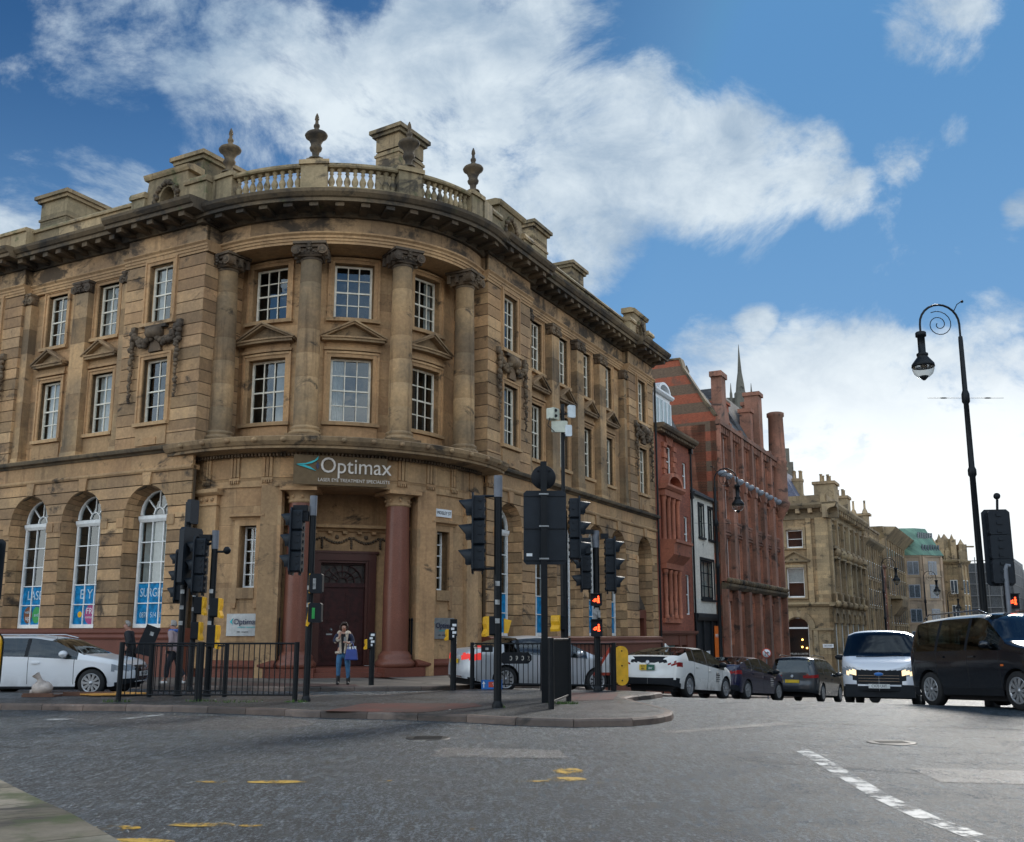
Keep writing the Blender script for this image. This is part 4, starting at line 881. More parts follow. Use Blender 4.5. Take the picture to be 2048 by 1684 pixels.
# ---------------- the rest of the street ----------------
FF=lambda s,d,z:(d,s,z)
FS=lambda s,d,z:(-s,-d,z)
def rloc(D,s,z=0): p=Vector((CX,CY,z))+nR*D+rd*s; return tuple(p)
def gwin(F,c,hw,z0,z1,d,root,cols=1,rows=2,fm='whitewin',fw=.06,glass='glass',blind=None,name='window',su=1.):
    m=MB(F); m.box(c-hw,c-hw+fw,d,d+.06,z0,z1); m.box(c+hw-fw,c+hw,d,d+.06,z0,z1); m.box(c-hw+fw,c+hw-fw,d+.001,d+.059,z1-fw,z1); m.box(c-hw+fw,c+hw-fw,d+.001,d+.075,z0,z0+fw*1.3)
    for i in range(1,cols): x=c-hw+2*hw*i/cols; m.box(x-.022,x+.022,d+.01,d+.05,z0,z1)
    for j in range(1,rows): z=z0+(z1-z0)*j/rows; m.box(c-hw+fw,c+hw-fw,d+.012,d+.052,z-.025,z+.025)
    w=m.build(name,fm,root); p=MB(F); p.add([(c-hw+.02,d+.02,z0),(c+hw-.02,d+.02,z0),(c+hw-.02,d+.02,z1),(c-hw+.02,d+.02,z1)],[(0,1,2,3)]); p.build('pane',glass,w)
    b=MB(F); b.box(c-hw,c+hw,d-.5,d-.45,z0,z1); b.build('room','dark',w)
    if blind: q=MB(F); q.box(c-hw+.05,c+hw-.05,d-.03,d-.01,z0+(z1-z0)*blind,z1); q.build('blind','curtain',w)
    return w
def frame(mb,c,hw,z0,z1,w=.14,pr=.06,d=0.,sill=True,head=True):
    for s_ in (-1,1): mb.box(*sorted((c+s_*hw,c+s_*(hw+w))),d,d+pr,z0,z1+(w if head else 0))
    if head: mb.box(c-hw,c+hw,d,d+pr-.002,z1,z1+w)
    if sill: mb.box(c-hw-w-.05,c+hw+w+.05,d,d+pr+.08,z0-.12,z0-.001)
M['redbrick']=stone('red_brick',(.34,.105,.06),(.27,.088,.052),soot=.1,isl=.1,brick=(.23,.075,.012,.75))
M['terra']=stone('terracotta',(.44,.16,.09),(.30,.11,.065),soot=.3,isl=.25,streak=.5)
M['redstone']=stone('red_sandstone',(.42,.175,.105),(.28,.115,.07),soot=.3,isl=.25,streak=.7,brick=(1.2,.42,.012,.7))
M['redstone_d']=stone('weathered_red_sandstone',(.34,.155,.10),(.19,.10,.068),soot=.6,isl=.3,streak=.7)
M['render']=stone('white_render',(.70,.68,.60),(.62,.60,.53),soot=.0,isl=.02,streak=.25)
M['street_stone']=stone('street_sandstone',(.44,.33,.185),(.31,.235,.135),soot=.4,isl=.25,streak=.7,brick=(.95,.38,.012,.72))
M['street_trim']=stone('street_sandstone_trim',(.40,.30,.17),(.25,.19,.115),soot=.5,isl=.3,streak=.7)
M['slatebl']=plain('blue_slate',(.09,.10,.15),.6,var=.25)
M['copper']=stone('verdigris_copper',(.15,.29,.215),(.12,.22,.17),soot=.0,isl=.05,rough=.6,brick=(.6,12,.03,.7))
M['concrete']=stone('pale_office_cladding',(.44,.35,.25),(.38,.30,.22),soot=.05,isl=.05,brick=(1.5,1.0,.02,.8))
M['tealshop']=plain('teal_shopfront',(.12,.33,.36),.5); M['orange']=plain('orange_sign',(.75,.16,.02),.45); M['scaff']=plain('scaffold_tube',(.20,.20,.20),.5)
M['mesh']=plain('grey_debris_netting',(.10,.105,.11),.9,var=.3)
def striped(name):
    b=NB(name); geo=b.node('ShaderNodeNewGeometry'); sp=b.node('ShaderNodeSeparateXYZ'); b.l.new(geo.outputs['Position'],sp.inputs[0]); n=b.noise(.5,4); fine=b.noise(7,5,.6,sc=(1,1,3))
    s_=b.math('SINE',b.math('MULTIPLY',sp.outputs[2],2*pi/1.32)); f=b.ramp(s_,-.15,.05); c=b.mix(f,(.37,.10,.05),(.17,.11,.07)); c=b.mix(b.ramp(fine,.3,.7),b.mix(1.,c,(.6,.6,.6),'MULTIPLY'),c)
    st=b.noise(.8,6,.65); c=b.mix(b.ramp(st,.52,.68,0,.6),c,(.10,.075,.055)); return b.fin(c,.9)
M['stripe']=striped('banded_brick_and_stone')
def pipe(root,F,s,z0,z1,d=.1): m=MB(F); m.tube([F(s,d,z0),F(s,d,z1)],.06,6); m.box(s-.1,s+.1,d-.1,d+.12,z1-.1,z1+.25); m.build('drainpipe','black',root)
# narrow red brick house
T=empty('red_brick_house',rloc(6.25,20.06),-PH,'narrow red brick house with terracotta window cases, an iron-black mansard and a white dormer','building')
m=MB(FF); ops=[('r',2.2,1.15,2.3,5.0),('r',2.2,1.05,6.6,9.0),('r',2.4,.55,10.3,12.0),('r',5.35,.38,2.6,4.9),('r',5.35,.38,6.25,8.3),('r',5.35,.38,9.95,11.5)]
blocks(m,0,6.35,1.65,12.6,ops,1.5,-.3,0,0,0,99,bond=False); m.box(0,6.35,-8,-.4,-4,12.5); m.build('wall','redbrick',T)
m=MB(FF); m.box(0,.5,-.3,.06,-4,1.5); m.box(.5,3.3,-.3,.03,.9,1.45); m.box(3.3,3.7,-.3,.06,-4,1.5); m.box(4.7,6.35,-.3,.06,-4,1.5); m.box(3.7,4.7,-.3,.03,.9,1.45); m.sweep([(-.3,1.45),(.1,1.45),(.22,1.55),(.24,1.68),(-.3,1.7)],0,6.35); m.build('shopfront','granite_base',T)
m=MB(FF); m.box(.55,3.25,-.25,-.2,-1.2,.88); m.build('shop_window','tealshop',T); m=MB(FF); m.box(3.72,4.68,-.28,-.25,-4,.9); m.build('door','mahog',T)
m=MB(FF)
for x in (1.0,1.8,2.6,3.4): m.lathe(FF(x,.14,0),[(.15,2.35),(.15,2.5),(.11,2.55),(.13,3.2),(.09,3.3),(.13,3.9),(.11,4.7),(.16,4.8),(.16,4.95)],10); m.lathe(FF(x,.14,0),[(.15,6.6),(.13,6.7),(.12,8.7),(.17,8.85),(.17,9.0)],10)
m.box(.75,3.65,0,.3,5.0,5.3); m.sweep([(0,5.3),(.3,5.3),(.75,5.75),(.8,6.35),(.9,6.4),(.9,6.55),(0,6.6)],.7,3.7); m.box(.75,3.65,0,.34,9.0,9.35); m.sweep([(0,9.35),(.4,9.35),(.55,9.5),(.55,9.62),(0,9.65)],.6,3.8)
n=10
for k in range(n): a,b=pi*k/n,pi*(k+1)/n; m.poly([(2.2+1.35*cos(a),9.62+.75*sin(a)),(2.2+1.1*cos(a),9.62+.55*sin(a)),(2.2+1.1*cos(b),9.62+.55*sin(b)),(2.2+1.35*cos(b),9.62+.75*sin(b))],0,.5)
for s_ in (-1,1):
    for k in range(6): m.box(*sorted((2.4+s_*.58,2.4+s_*(1.0+.12*(k%2)))),0,.1+.06*(k%2),10.3+k*.3,10.58+k*.3)
for k in range(-2,3): m.poly([(2.4+k*.16-.07,12.02),(2.4+k*.16+.07,12.02),(2.4+k*.3+.1,12.55),(2.4+k*.3-.1,12.55)],0,.12)
m.box(.75,3.65,0,.14,2.1,2.34); m.build('terracotta_cases','terra',T)
m=MB(FF); m.sweep([(-.5,12.5),(.15,12.5),(.2,12.62),(.5,12.68),(.6,12.8),(.62,12.92),(-.5,12.95)],-.0,6.5)
for k in range(22): x=.15+k*.29; m.box(x,x+.14,.1,.4,12.5,12.64)
m.build('cornice','stone_dark',T)
m=MB(FS); m.poly([(.3,12.9),(1.3,15.2),(6.5,15.2),(7.5,12.9)],-6.35,-.05); m.build('mansard_roof','slate',T)
m=MB(FF); m.box(.5,3.3,-1.6,-.1,12.9,14.9)
for k in range(5): x=.5+k*.68; m.box(x,x+.1,-.1,-.02,13.1,14.6)
m.box(.45,3.35,-.1,.05,12.9,13.1); m.sweep([(-1.7,14.85),(.05,14.85),(.15,14.95),(.15,15.05),(-1.7,15.05)],.35,3.45)
for k in range(n): a,b=pi*k/n,pi*(k+1)/n; m.poly([(1.9+1.0*cos(a),15.05+.55*sin(a)),(1.9+.8*cos(a),15.05+.4*sin(a)),(1.9+.8*cos(b),15.05+.4*sin(b)),(1.9+1.0*cos(b),15.05+.55*sin(b))],-1.5,.12)
dm=m.build('dormer','white',T); m=MB(FF); m.box(.6,3.2,-.09,-.06,13.1,14.6); m.build('pane','glass',dm)
for c,hw,z0,z1,cc in ((2.2,1.15,2.3,5.0,4),(2.2,1.05,6.6,9.0,4)): gwin(FF,c,hw,z0,z1,-.25,T,cc,2,'terra')
gwin(FF,2.4,.55,10.3,12.0,-.15,T,1,2)
for z0,z1 in ((2.6,4.9),(6.25,8.3),(9.95,11.5)): gwin(FF,5.35,.38,z0,z1,-.15,T,1,2)
pipe(T,FF,6.35,-4,12.3)
# white rendered house
Wh=empty('white_house',rloc(6.2,26.5),-PH,'white rendered house with dark framed windows over a black shopfront','building')
m=MB(FF); ops=[('r',2.1,.48,7.35,9.35),('r',4.15,.48,7.35,9.35),('r',3.05,1.35,3.6,6.0)]; blocks(m,0,4.8,2.75,9.95,ops,3,-.3,0,0,0,99,bond=False); m.box(0,4.8,-8,-.4,-4,9.9); m.build('wall','render',Wh)
m=MB(FF)
for o in ops: frame(m,o[1],o[2],o[3],o[4],.13,.05)
m.build('window_surrounds','blackm',Wh)
gwin(FF,2.1,.48,7.35,9.35,-.12,Wh,2,2,'blackm'); gwin(FF,4.15,.48,7.35,9.35,-.12,Wh,2,2,'blackm'); gwin(FF,3.05,1.35,3.6,6.0,-.12,Wh,3,3,'blackm',fw=.12)
m=MB(FF); m.box(0,4.8,-.3,.02,-4,2.4); m.sweep([(0,2.3),(.2,2.3),(.3,2.5),(.3,2.68),(0,2.75)],0,4.85)
for x in (.1,1.6,3.2,4.5): m.box(x,x+.25,.02,.12,-4,2.3)
sf=m.build('shopfront','blackm',Wh); m=MB(FF); m.box(3.7,4.5,.12,.16,-.5,2.0); m.build('sign_board','orange',sf); m=MB(FF); m.box(2.2,2.9,.02,.05,-.6,.5); m.build('menu_board','white',sf)
text('OPEN',.3,'white',sf,tmtx(FF(4.1,.17,1.4),(0,1,0),(0,0,1),(1,0,0)),ext=.003)
m=MB(FS); m.poly([(-.3,9.9),(3.5,12.2),(7.6,9.9)],-4.8,0); m.box(-.32,-.1,-4.8,0,9.8,9.95); m.build('roof','slate',Wh)
pipe(Wh,FF,.08,-4,9.6)
# big red sandstone block with banded gable
Rb=empty('red_sandstone_building',rloc(6.6,31.25),-PH,'tall red sandstone block with banded brick gable, steep slate roofs and corner turret','building')
Lr=17.2
m=MB(FS); m.poly([(-.0,-4),(-.0,15.6),(.6,16.5),(2.0,18.9),(2.3,19.6),(5.6,19.6),(5.6,19.0),(10,19.0),(10,-4)],-.6,0.); m.build('banded_gable_wall','stripe',Rb)
m=MB(FS); m.poly([(-.08,15.6),(.6,16.6),(2.0,19.0),(2.2,19.7),(5.7,19.72),(5.7,19.6),(2.3,19.58),(2.08,18.85),(.7,16.45),(.05,15.45)],-.7,.1); m.build('gable_coping','stone_top',Rb)
nb=6; bw=Lr/nb; ops=[]
for i in range(nb):
    c=(i+.5)*bw
    for dx in (-.55,.55): ops+=[('r',c+dx,.42,5.0,7.7),('r',c+dx,.42,8.9,10.9),('r',c+dx,.40,12.0,14.4),('r',c+dx,.42,-1.,3.6)]
m=MB(FF); blocks(m,0,Lr,-4,15.2,ops,1.6,-.35,0,0,0,99,bond=False); m.box(0,Lr,-9.5,-.7,-4,15); m.build('wall','redstone',Rb)
m=MB(FF)
for i in range(nb+1): x=i*bw; a,b=max(0,x-.35),min(Lr,x+.35); m.box(a,b,0,.38,-4,4.3); m.box(a,b,0,.3,4.8,11.1); m.box(a+.05,b-.05,0,.42,11.1,11.8); m.box(a+.08,b-.08,0,.26,11.8,15.5)
for i in range(nb):
    c=(i+.5)*bw
    for z in (7.85,8.05,8.6): m.box(c-1.05,c+1.05,0,.1,z,z+.12)
    for dx in (-.8,-.3,.3,.8): m.box(c+dx-.12,c+dx+.12,0,.08,8.15,8.6)
    m.box(c-.1,c+.1,-.3,.06,-1,14.5)
    for z in (5,8.9,12,-1): m.box(c-1.05,c+1.05,-.05,.12,z-.15,z)
    for k in range(5): m.box(c-1.0+k*.42,c-.8+k*.42,0,.22,14.5,14.95)
    m.poly([(c-.9,11.1),(c,11.85),(c+.9,11.1),(c+.6,11.1),(c,11.5),(c-.6,11.1)],0,.2)
m.box(0,Lr,0,.32,14.95,15.25); m.build('buttresses','redstone_d',Rb)
m=MB(FF); m.sweep([(0,4.3),(.3,4.3),(.5,4.5),(.52,4.65),(0,4.75)],0,Lr)
for k in range(26): m.blob(FF(.3+k*.66,.42,4.85),.2,6,4)
m.build('carved_band','stone_top',Rb)
for i in range(2*nb+1): x=i*bw/2; m=MB(FF); m.lathe(FF(min(Lr-.1,max(.1,x)),.3,11.62),[(.12,-.15),(.3,0),(.3,.16),(.2,.24),(.05,.26)],10); m.build('corbel_knob','lead',Rb)
for o in ops: gwin(FF,o[1],o[2],o[3],o[4],-.22,Rb,1,2,fw=.07)
m=MB(FS); m.poly([(.0,15.2),(3.4,19.4),(9.5,19.4),(9.5,15)],-Lr+7.3,-.5); m.build('roof','slate',Rb)
m=MB(FF)   # two front gablets with chimney-like finials, middle stack, right stack and turret
for y,w,zt in ((1.6,1.5,17.5),):
    m.poly([(y-w,15.2),(y+w,15.2),(y+w*.35,zt-.9),(y+w*.35,zt+1.2) ,(y-w*.35,zt+1.2),(y-w*.35,zt-.9)],-.5,.2); m.box(y-w*.5,y+w*.5,-.55,.28,zt+.9,zt+1.25)
m.build('gablet','redstone_d',Rb)
for s_,d,w,z0,z1,mt in ((8.9,-2.4,1.5,15,18.3,'stripe'),(14.2,-.9,1.1,15.5,19.9,'redstone_d'),(12.2,-1.0,.8,15.2,18.2,'redstone_d'),(16.0,-1.6,1.0,15.2,19.6,'redstone_d')):
    m=MB(FF); m.box(s_-w/2,s_+w/2,d-w/2,d+w/2,z0,z1); m.box(s_-w/2-.12,s_+w/2+.12,d-w/2-.12,d+w/2+.12,z1,z1+.3); m.build('chimney',mt,Rb)
m=MB(FF); m.lathe(FF(Lr-.1,.15,0),[(.1,10.2),(.3,10.6),(.75,11.4),(.85,11.7),(.7,11.9),(.7,14.8),(.78,15.0),(.68,15.2),(.60,18.7),(.70,18.8),(.70,19.05),(.60,19.1)],14); m.build('corner_turret','redstone_d',Rb)
m=MB(FF); m.lathe(FF(5.5,-3.5,19.4),[(.25,0),(.28,.3),(.12,.5),(.2,.8),(.03,1.3)],8); m.build('finial','stone_top',Rb)
pipe(Rb,FF,.15,-4,15); pipe(Rb,FF,8.4,-4,15)
m=MB(FS); m.poly([(.3,15.2),(2.8,19.9),(6.5,19.9),(6.5,15)],-Lr,-Lr+7.3); m.build('roof','slate',Rb)
# sandstone corner block across the side street
def stoneblock(name,label,D,s,Ln,dep_,ztop,bays,side_windows,zb=4.3):
    r=empty(name,rloc(D,s),-PH,label,'building'); bw=Ln/bays; ops=[];g=[]
    for i in range(bays):
        c=(i+.5)*bw; hw=min(.55,bw*.27); ops+=[('r',c,hw,5.3,8.4),('r',c,hw,9.9,12.0),('a',c,hw,-2,2.6)]
    m=MB(FF); blocks(m,0,Ln,-5,ztop-1.5,ops,2.,-.35,0,0,0,99,bond=False); m.build('wall','street_stone',r)
    m=MB(FF)
    for i in range(bays+1):
        x=i*bw; a,b=max(0,x-.22),min(Ln,x+.22); m.box(a,b,0,.22,zb+.3,ztop-1.5); m.box(a,b,0,.32,zb+.3,zb+1.0)
    for i in range(bays):
        c=(i+.5)*bw; hw=min(.55,bw*.27); m.box(c-hw-.15,c+hw+.15,0,.35,8.6,8.75); m.box(c-hw-.05,c+hw+.05,0,.3,9.5,9.75); m.blob(FF(c,.3,9.1),.33,6,4)
    m.build('pilasters','street_trim',r)
    m=MB(FF); m.sweep([(-.2,zb-.1),(.2,zb-.1),(.35,zb+.1),(.35,zb+.25),(-.2,zb+.3)],-.3,Ln); m.sweep([(-.3,ztop-1.5),(.1,ztop-1.5),(.1,ztop-.75),(.3,ztop-.6),(.75,ztop-.45),(.9,ztop-.15),(.9,ztop),(-.3,ztop+.05)],-.85,Ln)
    for i in range(int(Ln/.9)): m.box(i*.9+.3,i*.9+.55,.1,.6,ztop-.8,ztop-.5)
    m.build('cornice','street_trim',r)
    m=MB(FF); m.box(0,Ln,-.5,-.1,ztop,ztop+1.0); m.box(-.05,Ln,-.55,-.05,ztop+1.0,ztop+1.12); m.build('parapet','street_trim',r)
    for o in ops: gwin(FF,o[1],o[2],o[3],o[4]+(o[2] if o[0]=='a' else 0),-.25,r,1,2)
    return r
Ks=empty('stone_corner_block',rloc(6.8,69),-PH,'sandstone corner block with a pedimented side window and an arched restaurant window below','building')
def stone_front(r,Ln,bays,ztop,zb=4.3):
    bw=Ln/bays; ops=[]
    for i in range(bays):
        c=(i+.5)*bw; hw=min(1.0,bw*.27); ops+=[('r',c,hw,5.6,8.6),('r',c,hw,10.2,12.2),('r',c,hw,-4,2.6)]
    m=MB(FF); blocks(m,0,Ln,-6,ztop-1.4,ops,2.,-.35,0,0,0,99,bond=False); m.build('wall','street_stone',r)
    m=MB(FF)
    for i in range(bays+1):
        x=i*bw; a,b=max(0,x-.35),min(Ln,x+.35); m.box(a,b,0,.35,zb+.3,ztop-1.4); m.box(a,b,0,.5,zb+.3,zb+1.1)
    for i in range(bays):
        c=(i+.5)*bw; hw=min(1.0,bw*.27); m.box(c-hw-.2,c+hw+.2,0,.6,8.8,9.0); m.box(c-hw-.2,c+hw+.2,0,.5,9.8,10.1); m.blob(FF(c,.4,9.4),.5,6,4)
        frame(m,c,hw,5.6,8.6,.2,.12); frame(m,c,hw,10.2,12.2,.2,.12)
        m.blob(FF((i+.05)*bw,.5,zb+.1),.35,6,4); n=8
        for k in range(n): a,b=pi*k/n,pi*(k+1)/n; m.poly([(c+hw*1.05*cos(a),2.6+hw*1.05*sin(a)),(c+hw*1.5*cos(a),2.6+hw*1.5*sin(a)),(c+hw*1.5*cos(b),2.6+hw*1.5*sin(b)),(c+hw*1.05*cos(b),2.6+hw*1.05*sin(b))],0,.15)
    m.build('pilasters','street_trim',r)
    m=MB(FF); m.sweep([(-.2,zb-.1),(.2,zb-.1),(.4,zb+.1),(.4,zb+.25),(-.2,zb+.3)],-.4,Ln); m.sweep([(-.3,ztop-1.5),(.15,ztop-1.5),(.15,ztop-.85),(.4,ztop-.6),(.85,ztop-.5),(1.05,ztop-.2),(1.05,ztop),(-.3,ztop+.05)],-1.05,Ln)
    for i in range(int(Ln/1.2)): m.box(i*1.2+.3,i*1.2+.7,.1,.8,ztop-.95,ztop-.52)
    m.build('cornice','street_trim',r)
    m=MB(FF); m.box(0,Ln,-.6,-.15,ztop,ztop+.95); m.build('parapet','street_trim',r)
    for o in ops: gwin(FF,o[1],o[2],o[3],o[4],-.25,r,1,2)
stone_front(Ks,21,6,14.2)
m=MB(FS); so=[('r',4.0-.75,.8,9.9,11.7),('r',4.1-.75,.85,5.05,8.0),('a',4.15-.75,1.05,-4.,2.1)]
blocks(m,0.,9,-6,12.8,so,1.8,-.35,0,0,0,99,bond=False); m.box(0,1.2,0,.25,4.5,12.8); m.box(1.6,2.1,0,.2,4.5,12.8) ; m.box(0,.8,0,.35,4.5,5.3); m.build('wall','street_stone',Ks)
m=MB(FS); frame(m,3.25,.8,9.9,11.7,.25,.15); frame(m,3.35,.85,5.05,8.0,.25,.15); pediment(m,3.35,1.45,8.5,1.1,0,.35); m.sweep([(-.2,4.2),(.2,4.2),(.4,4.4),(.4,4.55),(-.2,4.6)],-.4,9); m.sweep([(-.3,12.7),(.15,12.7),(.15,13.35),(.4,13.6),(.85,13.7),(1.05,14.0),(1.05,14.2),(-.3,14.25)],-1.05,9)
for i in range(8): m.box(i*1.2+.1,i*1.2+.5,.1,.8,13.25,13.68)
m.box(0,9,-.6,-.2,14.2,15.1); n=12
for k in range(n): a,b=pi*k/n,pi*(k+1)/n; m.poly([(3.4+1.1*cos(a),2.1+1.1*sin(a)),(3.4+1.7*cos(a),2.1+1.7*sin(a)),(3.4+1.7*cos(b),2.1+1.7*sin(b)),(3.4+1.1*cos(b),2.1+1.1*sin(b))],0,.2)
m.box(0,2.3,0,.15,1.9,2.15); m.box(4.5,9,0,.15,1.9,2.15); m.box(1.5,1.9,0,.1,-5,1.9); m.box(2.05,2.35,0,.12,-5,1.9); m.build('side_trim','street_trim',Ks)
gwin(FS,3.25,.8,9.9,11.7,-.25,Ks,1,2,fw=.12); gwin(FS,3.35,.85,5.05,8.0,-.25,Ks,1,2,fw=.12,blind=.5)
w=gwin(FS,3.4,1.05,-4,3.15,-.25,Ks,1,1,fw=.1); m=MB(FS); m.box(2.4,4.4,-.2,-.1,2.05,2.2); m.build('transom','whitewin',w)
for x,z in ((3.1,1.0),(3.15,.3),(2.7,.2),(2.6,-1.0)): m=MB(FS); m.blob(FS(x,-.45,z),.09,8,6); m.build('bulb','bulb',w)
text('GRILL & CHAR',.28,'curtain',w,tmtx(FS(3.4,-.18,-.3),(1,0,0),(0,0,1),(0,-1,0)),ext=.003,sx=.9) if False else None
text('MILLER & CARTER',.24,'curtain',w,tmtx(FS(3.4,-.18,-.35),(1,0,0),(0,0,1),(0,-1,0)),ext=.003,sx=.9); text('STEAKHOUSE',.22,'curtain',w,tmtx(FS(3.4,-.18,-.65),(1,0,0),(0,0,1),(0,-1,0)),ext=.003)
m=MB(FS); m.box(-.0+.1,1.1,.05,.1,.25,.6); ns=m.build('street_name_plate','white',Ks); text('DEAN STREET',.2,'text_dark',ns,tmtx(FS(.6,.11,.42),(1,0,0),(0,0,1),(0,-1,0)),ext=.003,sx=.6)
m=MB(FS); m.poly([(3.,15),(4.6,18.2),(6,18.2),(12,15)],-8,-1.5); m.build('roof','slatebl',Ks)
for x,y,w_,z0,z1 in ((-5.0,3.0,1.5,14,18.3),(-3.6,4.8,1.1,14,17.2),(-1.6,9.5,2.6,14,17.3),(-1.5,18,2.2,14,16.8)):
    m=MB(); m.box(x-w_*.4,x+w_*.4,y-w_*.5,y+w_*.5,z0,z1); m.box(x-w_*.46,x+w_*.46,y-w_*.57,y+w_*.57,z1,z1+.3)
    for k in range(4): m.lathe((x-.3+.6*(k%2),y-w_*.35+w_*.23*k,z1+.3),[(.16,0),(.13,.7),(.17,.75),(.17,.85)],8)
    m.build('chimney','street_trim',Ks)
# ---------------- traffic signals, rails, lamps ----------------
def loc_frame(x,y,z,ang):   # local: s = to the side, d = towards the faced direction, z up
    c,s=cos(ang),sin(ang)
    return lambda a,d,h:(x+d*c-a*(-s)*-1*-1 if False else x+d*c-a*s, y+d*s+a*c, z+h)
def rbox(mb,a0,a1,d0,d1,z0,z1,r=.03):
    k=[(a0+r,z0),(a1-r,z0),(a1,z0+r),(a1,z1-r),(a1-r,z1),(a0+r,z1),(a0,z1-r),(a0,z0+r)]; mb.poly(k,d0,d1)
def signal_head(root,x,y,zc,ang,h=1.3,lit=None):
    F=loc_frame(x,y,zc,ang); w=.17*h/1.3; m=MB(F); q=h/3
    for k in range(3): rbox(m,-w,w,-.14,.10,-h/2+k*q+.006,-h/2+(k+1)*q-.006,.03)
    for k in range(3):
        for j in range(3):
            z=-h/2+k*q+q*(j+.5)/3
            for s_ in (-1,1): m.box(*sorted((s_*w,s_*(w+.018))),-.09,-.03,z-.04,z+.02)
            m.box(-.05,.05,-.165,-.14,z-.04,z+.02)
    for k in range(4): m.tube([F(-.07+.05*k,-.1,-h/2-.06),F(-.07+.05*k,-.1,-h/2)],.014,5)
    hd=m.build('signal_head','sigb',root)
    m=MB(F); rbox(m,-w-.09,w+.09,.07,.10,-h/2-.05,h/2+.05,.07); m.build('backing_board','sigb',hd)
    for k in range(3):
        z=-h/2+(k+.5)*q; m=MB(F); n=14; vs=[]; r=q*.40; L=.24*h/1.3
        for i in range(n+1):
            a=rad(-35)+rad(250)*i/n; ll=L*(.45+.55*max(0,math.sin(a)))if True else L
            for rr in (r,r-.012): vs+=[(rr*cos(a),.10,z+rr*sin(a)),(rr*cos(a)*.93,.10+ll,z+rr*sin(a)*.93-.02)]
        fs=[]
        for i in range(n): b=i*4; fs+=[(b,b+1,b+5,b+4),(b+2,b+3,b+7,b+6),(b+1,b+3,b+7,b+5)]
        m.add(vs,fs,True); m.build('visor','sigb',hd)
        m=MB(F); m.poly([(r*.95*cos(2*pi*i/16),z+r*.95*sin(2*pi*i/16)) for i in range(16)],.09,.115); m.build('lens','blackm',hd)
def pole(root,x,y,z0,z1,r=.065,cap=True,capmat='grey',name='pole'):
    m=MB(); m.tube([(x,y,z0),(x,y,z1-(.42 if cap else 0))],r,14); m.lathe((x,y,z0),[(r*1.4,0),(r*1.4,.05),(r,.12)],12); m.build(name,'black',root)
    if cap: m=MB(); m.tube([(x,y,z1-.42),(x,y,z1)],r*1.12,14); m.build('pole_cap',capmat,root)
    m=MB()
    for z,c_ in ((1.9,0),(2.25,1),(1.55,2)): m.box(x-r*.4-.02,x+r*.5,y-r-.012,y-r*.2,z0+z,z0+z+.09)
    m.build('stickers','sticker',root)
M['sticker']=plain('torn_stickers',(.30,.30,.29),.7,var=.6)
def pushbox(root,x,y,zc,ang,h=.42,wavy=True,stick=False,w=.12):
    F=loc_frame(x,y,zc,ang); m=MB(F); rbox(m,-w,w,-.1,.09,-h/2,h/2,.03); b=m.build('push_button_box','blackm',root)
    m=MB(F)
    pr=[(.09,h/2),(.135,h/2-.02),(.14,h*.1),(.12,-h*.15),(.16,-h*.42),(.15,-h*.56),(.09,-h*.5)] if wavy else [(.09,h/2),(.14,h/2),(.14,-h/2),(.09,-h/2)]
    m.sweep([(d,z) for d,z in pr],-w,w); m.build('front_plate','yellow',b)
    if stick: m=MB(F); m.box(.12,.128,-.05,.03,-.12,.12); m.build('sticker','sticker',b)
def redman(root,x,y,zc,ang,w=.22,h=.26):
    F=loc_frame(x,y,zc,ang); m=MB(F); rbox(m,-w/2,w/2,-.1,.06,-h/2,h/2,.02); m.box(-w/2,w/2,.06,.12,h/2-.02,h/2); b=m.build('pedestrian_display','blackm',root)
    m=MB(F); 
    for a,z,r in ((.045,.07,.022),(.045,.02,.03),(.045,-.03,.028),(.03,-.065,.018),(.062,-.065,.018),(-.015,.01,.02),(-.01,-.03,.02),(-.05,.0,.018),(-.05,-.04,.02),(-.078,-.03,.014)):
        m.lathe(F(a,.062,z),[(.001,0),(r,.0),(r*.8,.008)],8,'y')
    m.build('red_man','redlight',b)
LEFT=pi; RIGHT=0.; AWAY=pi/2; TOW=-pi/2; I=.118
def sgn(name,x,y,label,cat='traffic light',group='traffic signal poles on the island',z=I): return empty(name,(0,0,0),0,label,cat,group)
# far-left post carrying two sign backs
t=sgn('sign_post',0,0,'tall black post with two dark sign boxes seen from behind, left of the yellow-boxed signal','sign post'); x,y=-7.42,22.48
pole(t,x,y,I,4.45,.075,False)
F=loc_frame(x,y,0,rad(-20)); m=MB(F); rbox(m,-.14,.16,.05,.16,3.95,4.50,.03); m.build('sign_back','sigb',t)
m=MB(F); rbox(m,-.36,.30,.07,.20,2.55,3.85,.06); m.box(-.34,.28,.05,.075,3.15,3.2); m.build('sign_back','sigb',t)
m=MB(F); m.box(-.3,-.12,.04,.068,2.66,2.74); m.build('maker_mark','sticker',t)
t=sgn('traffic_signal',0,0,'black traffic signal half hidden behind the post with two sign backs','traffic light'); x,y=-7.72,24.25
pole(t,x,y,I,3.9,.065); signal_head(t,x-.33,y-.1,2.85,LEFT,1.2); pushbox(t,x+.12,y,2.15,RIGHT,.42); pushbox(t,x+.07,y,1.55,RIGHT,.42)
t=sgn('traffic_signal',0,0,'traffic signal behind the guard rail with two yellow boxes and a small round camera','traffic light'); x,y=-6.72,22.3
pole(t,x,y,I,3.78,.07); signal_head(t,x-.30,y-.05,2.98,LEFT,1.22); pushbox(t,x+.09,y,2.05,RIGHT,.42); pushbox(t,x+.06,y,1.42,RIGHT,.5)
m=MB(); m.box(x-.34,x-.08,y-.1,y+.1,3.55,3.68); m.tube([(x-.2,y,3.45),(x-.05,y,3.5)],.03); m.build('detector','blackm',t)
m=MB(); m.tube([(x,y,3.3),(x+.24,y,3.3)],.025); m.blob((x+.28,y,3.33),.09,10,6); m.build('dome_camera','blackm',t)
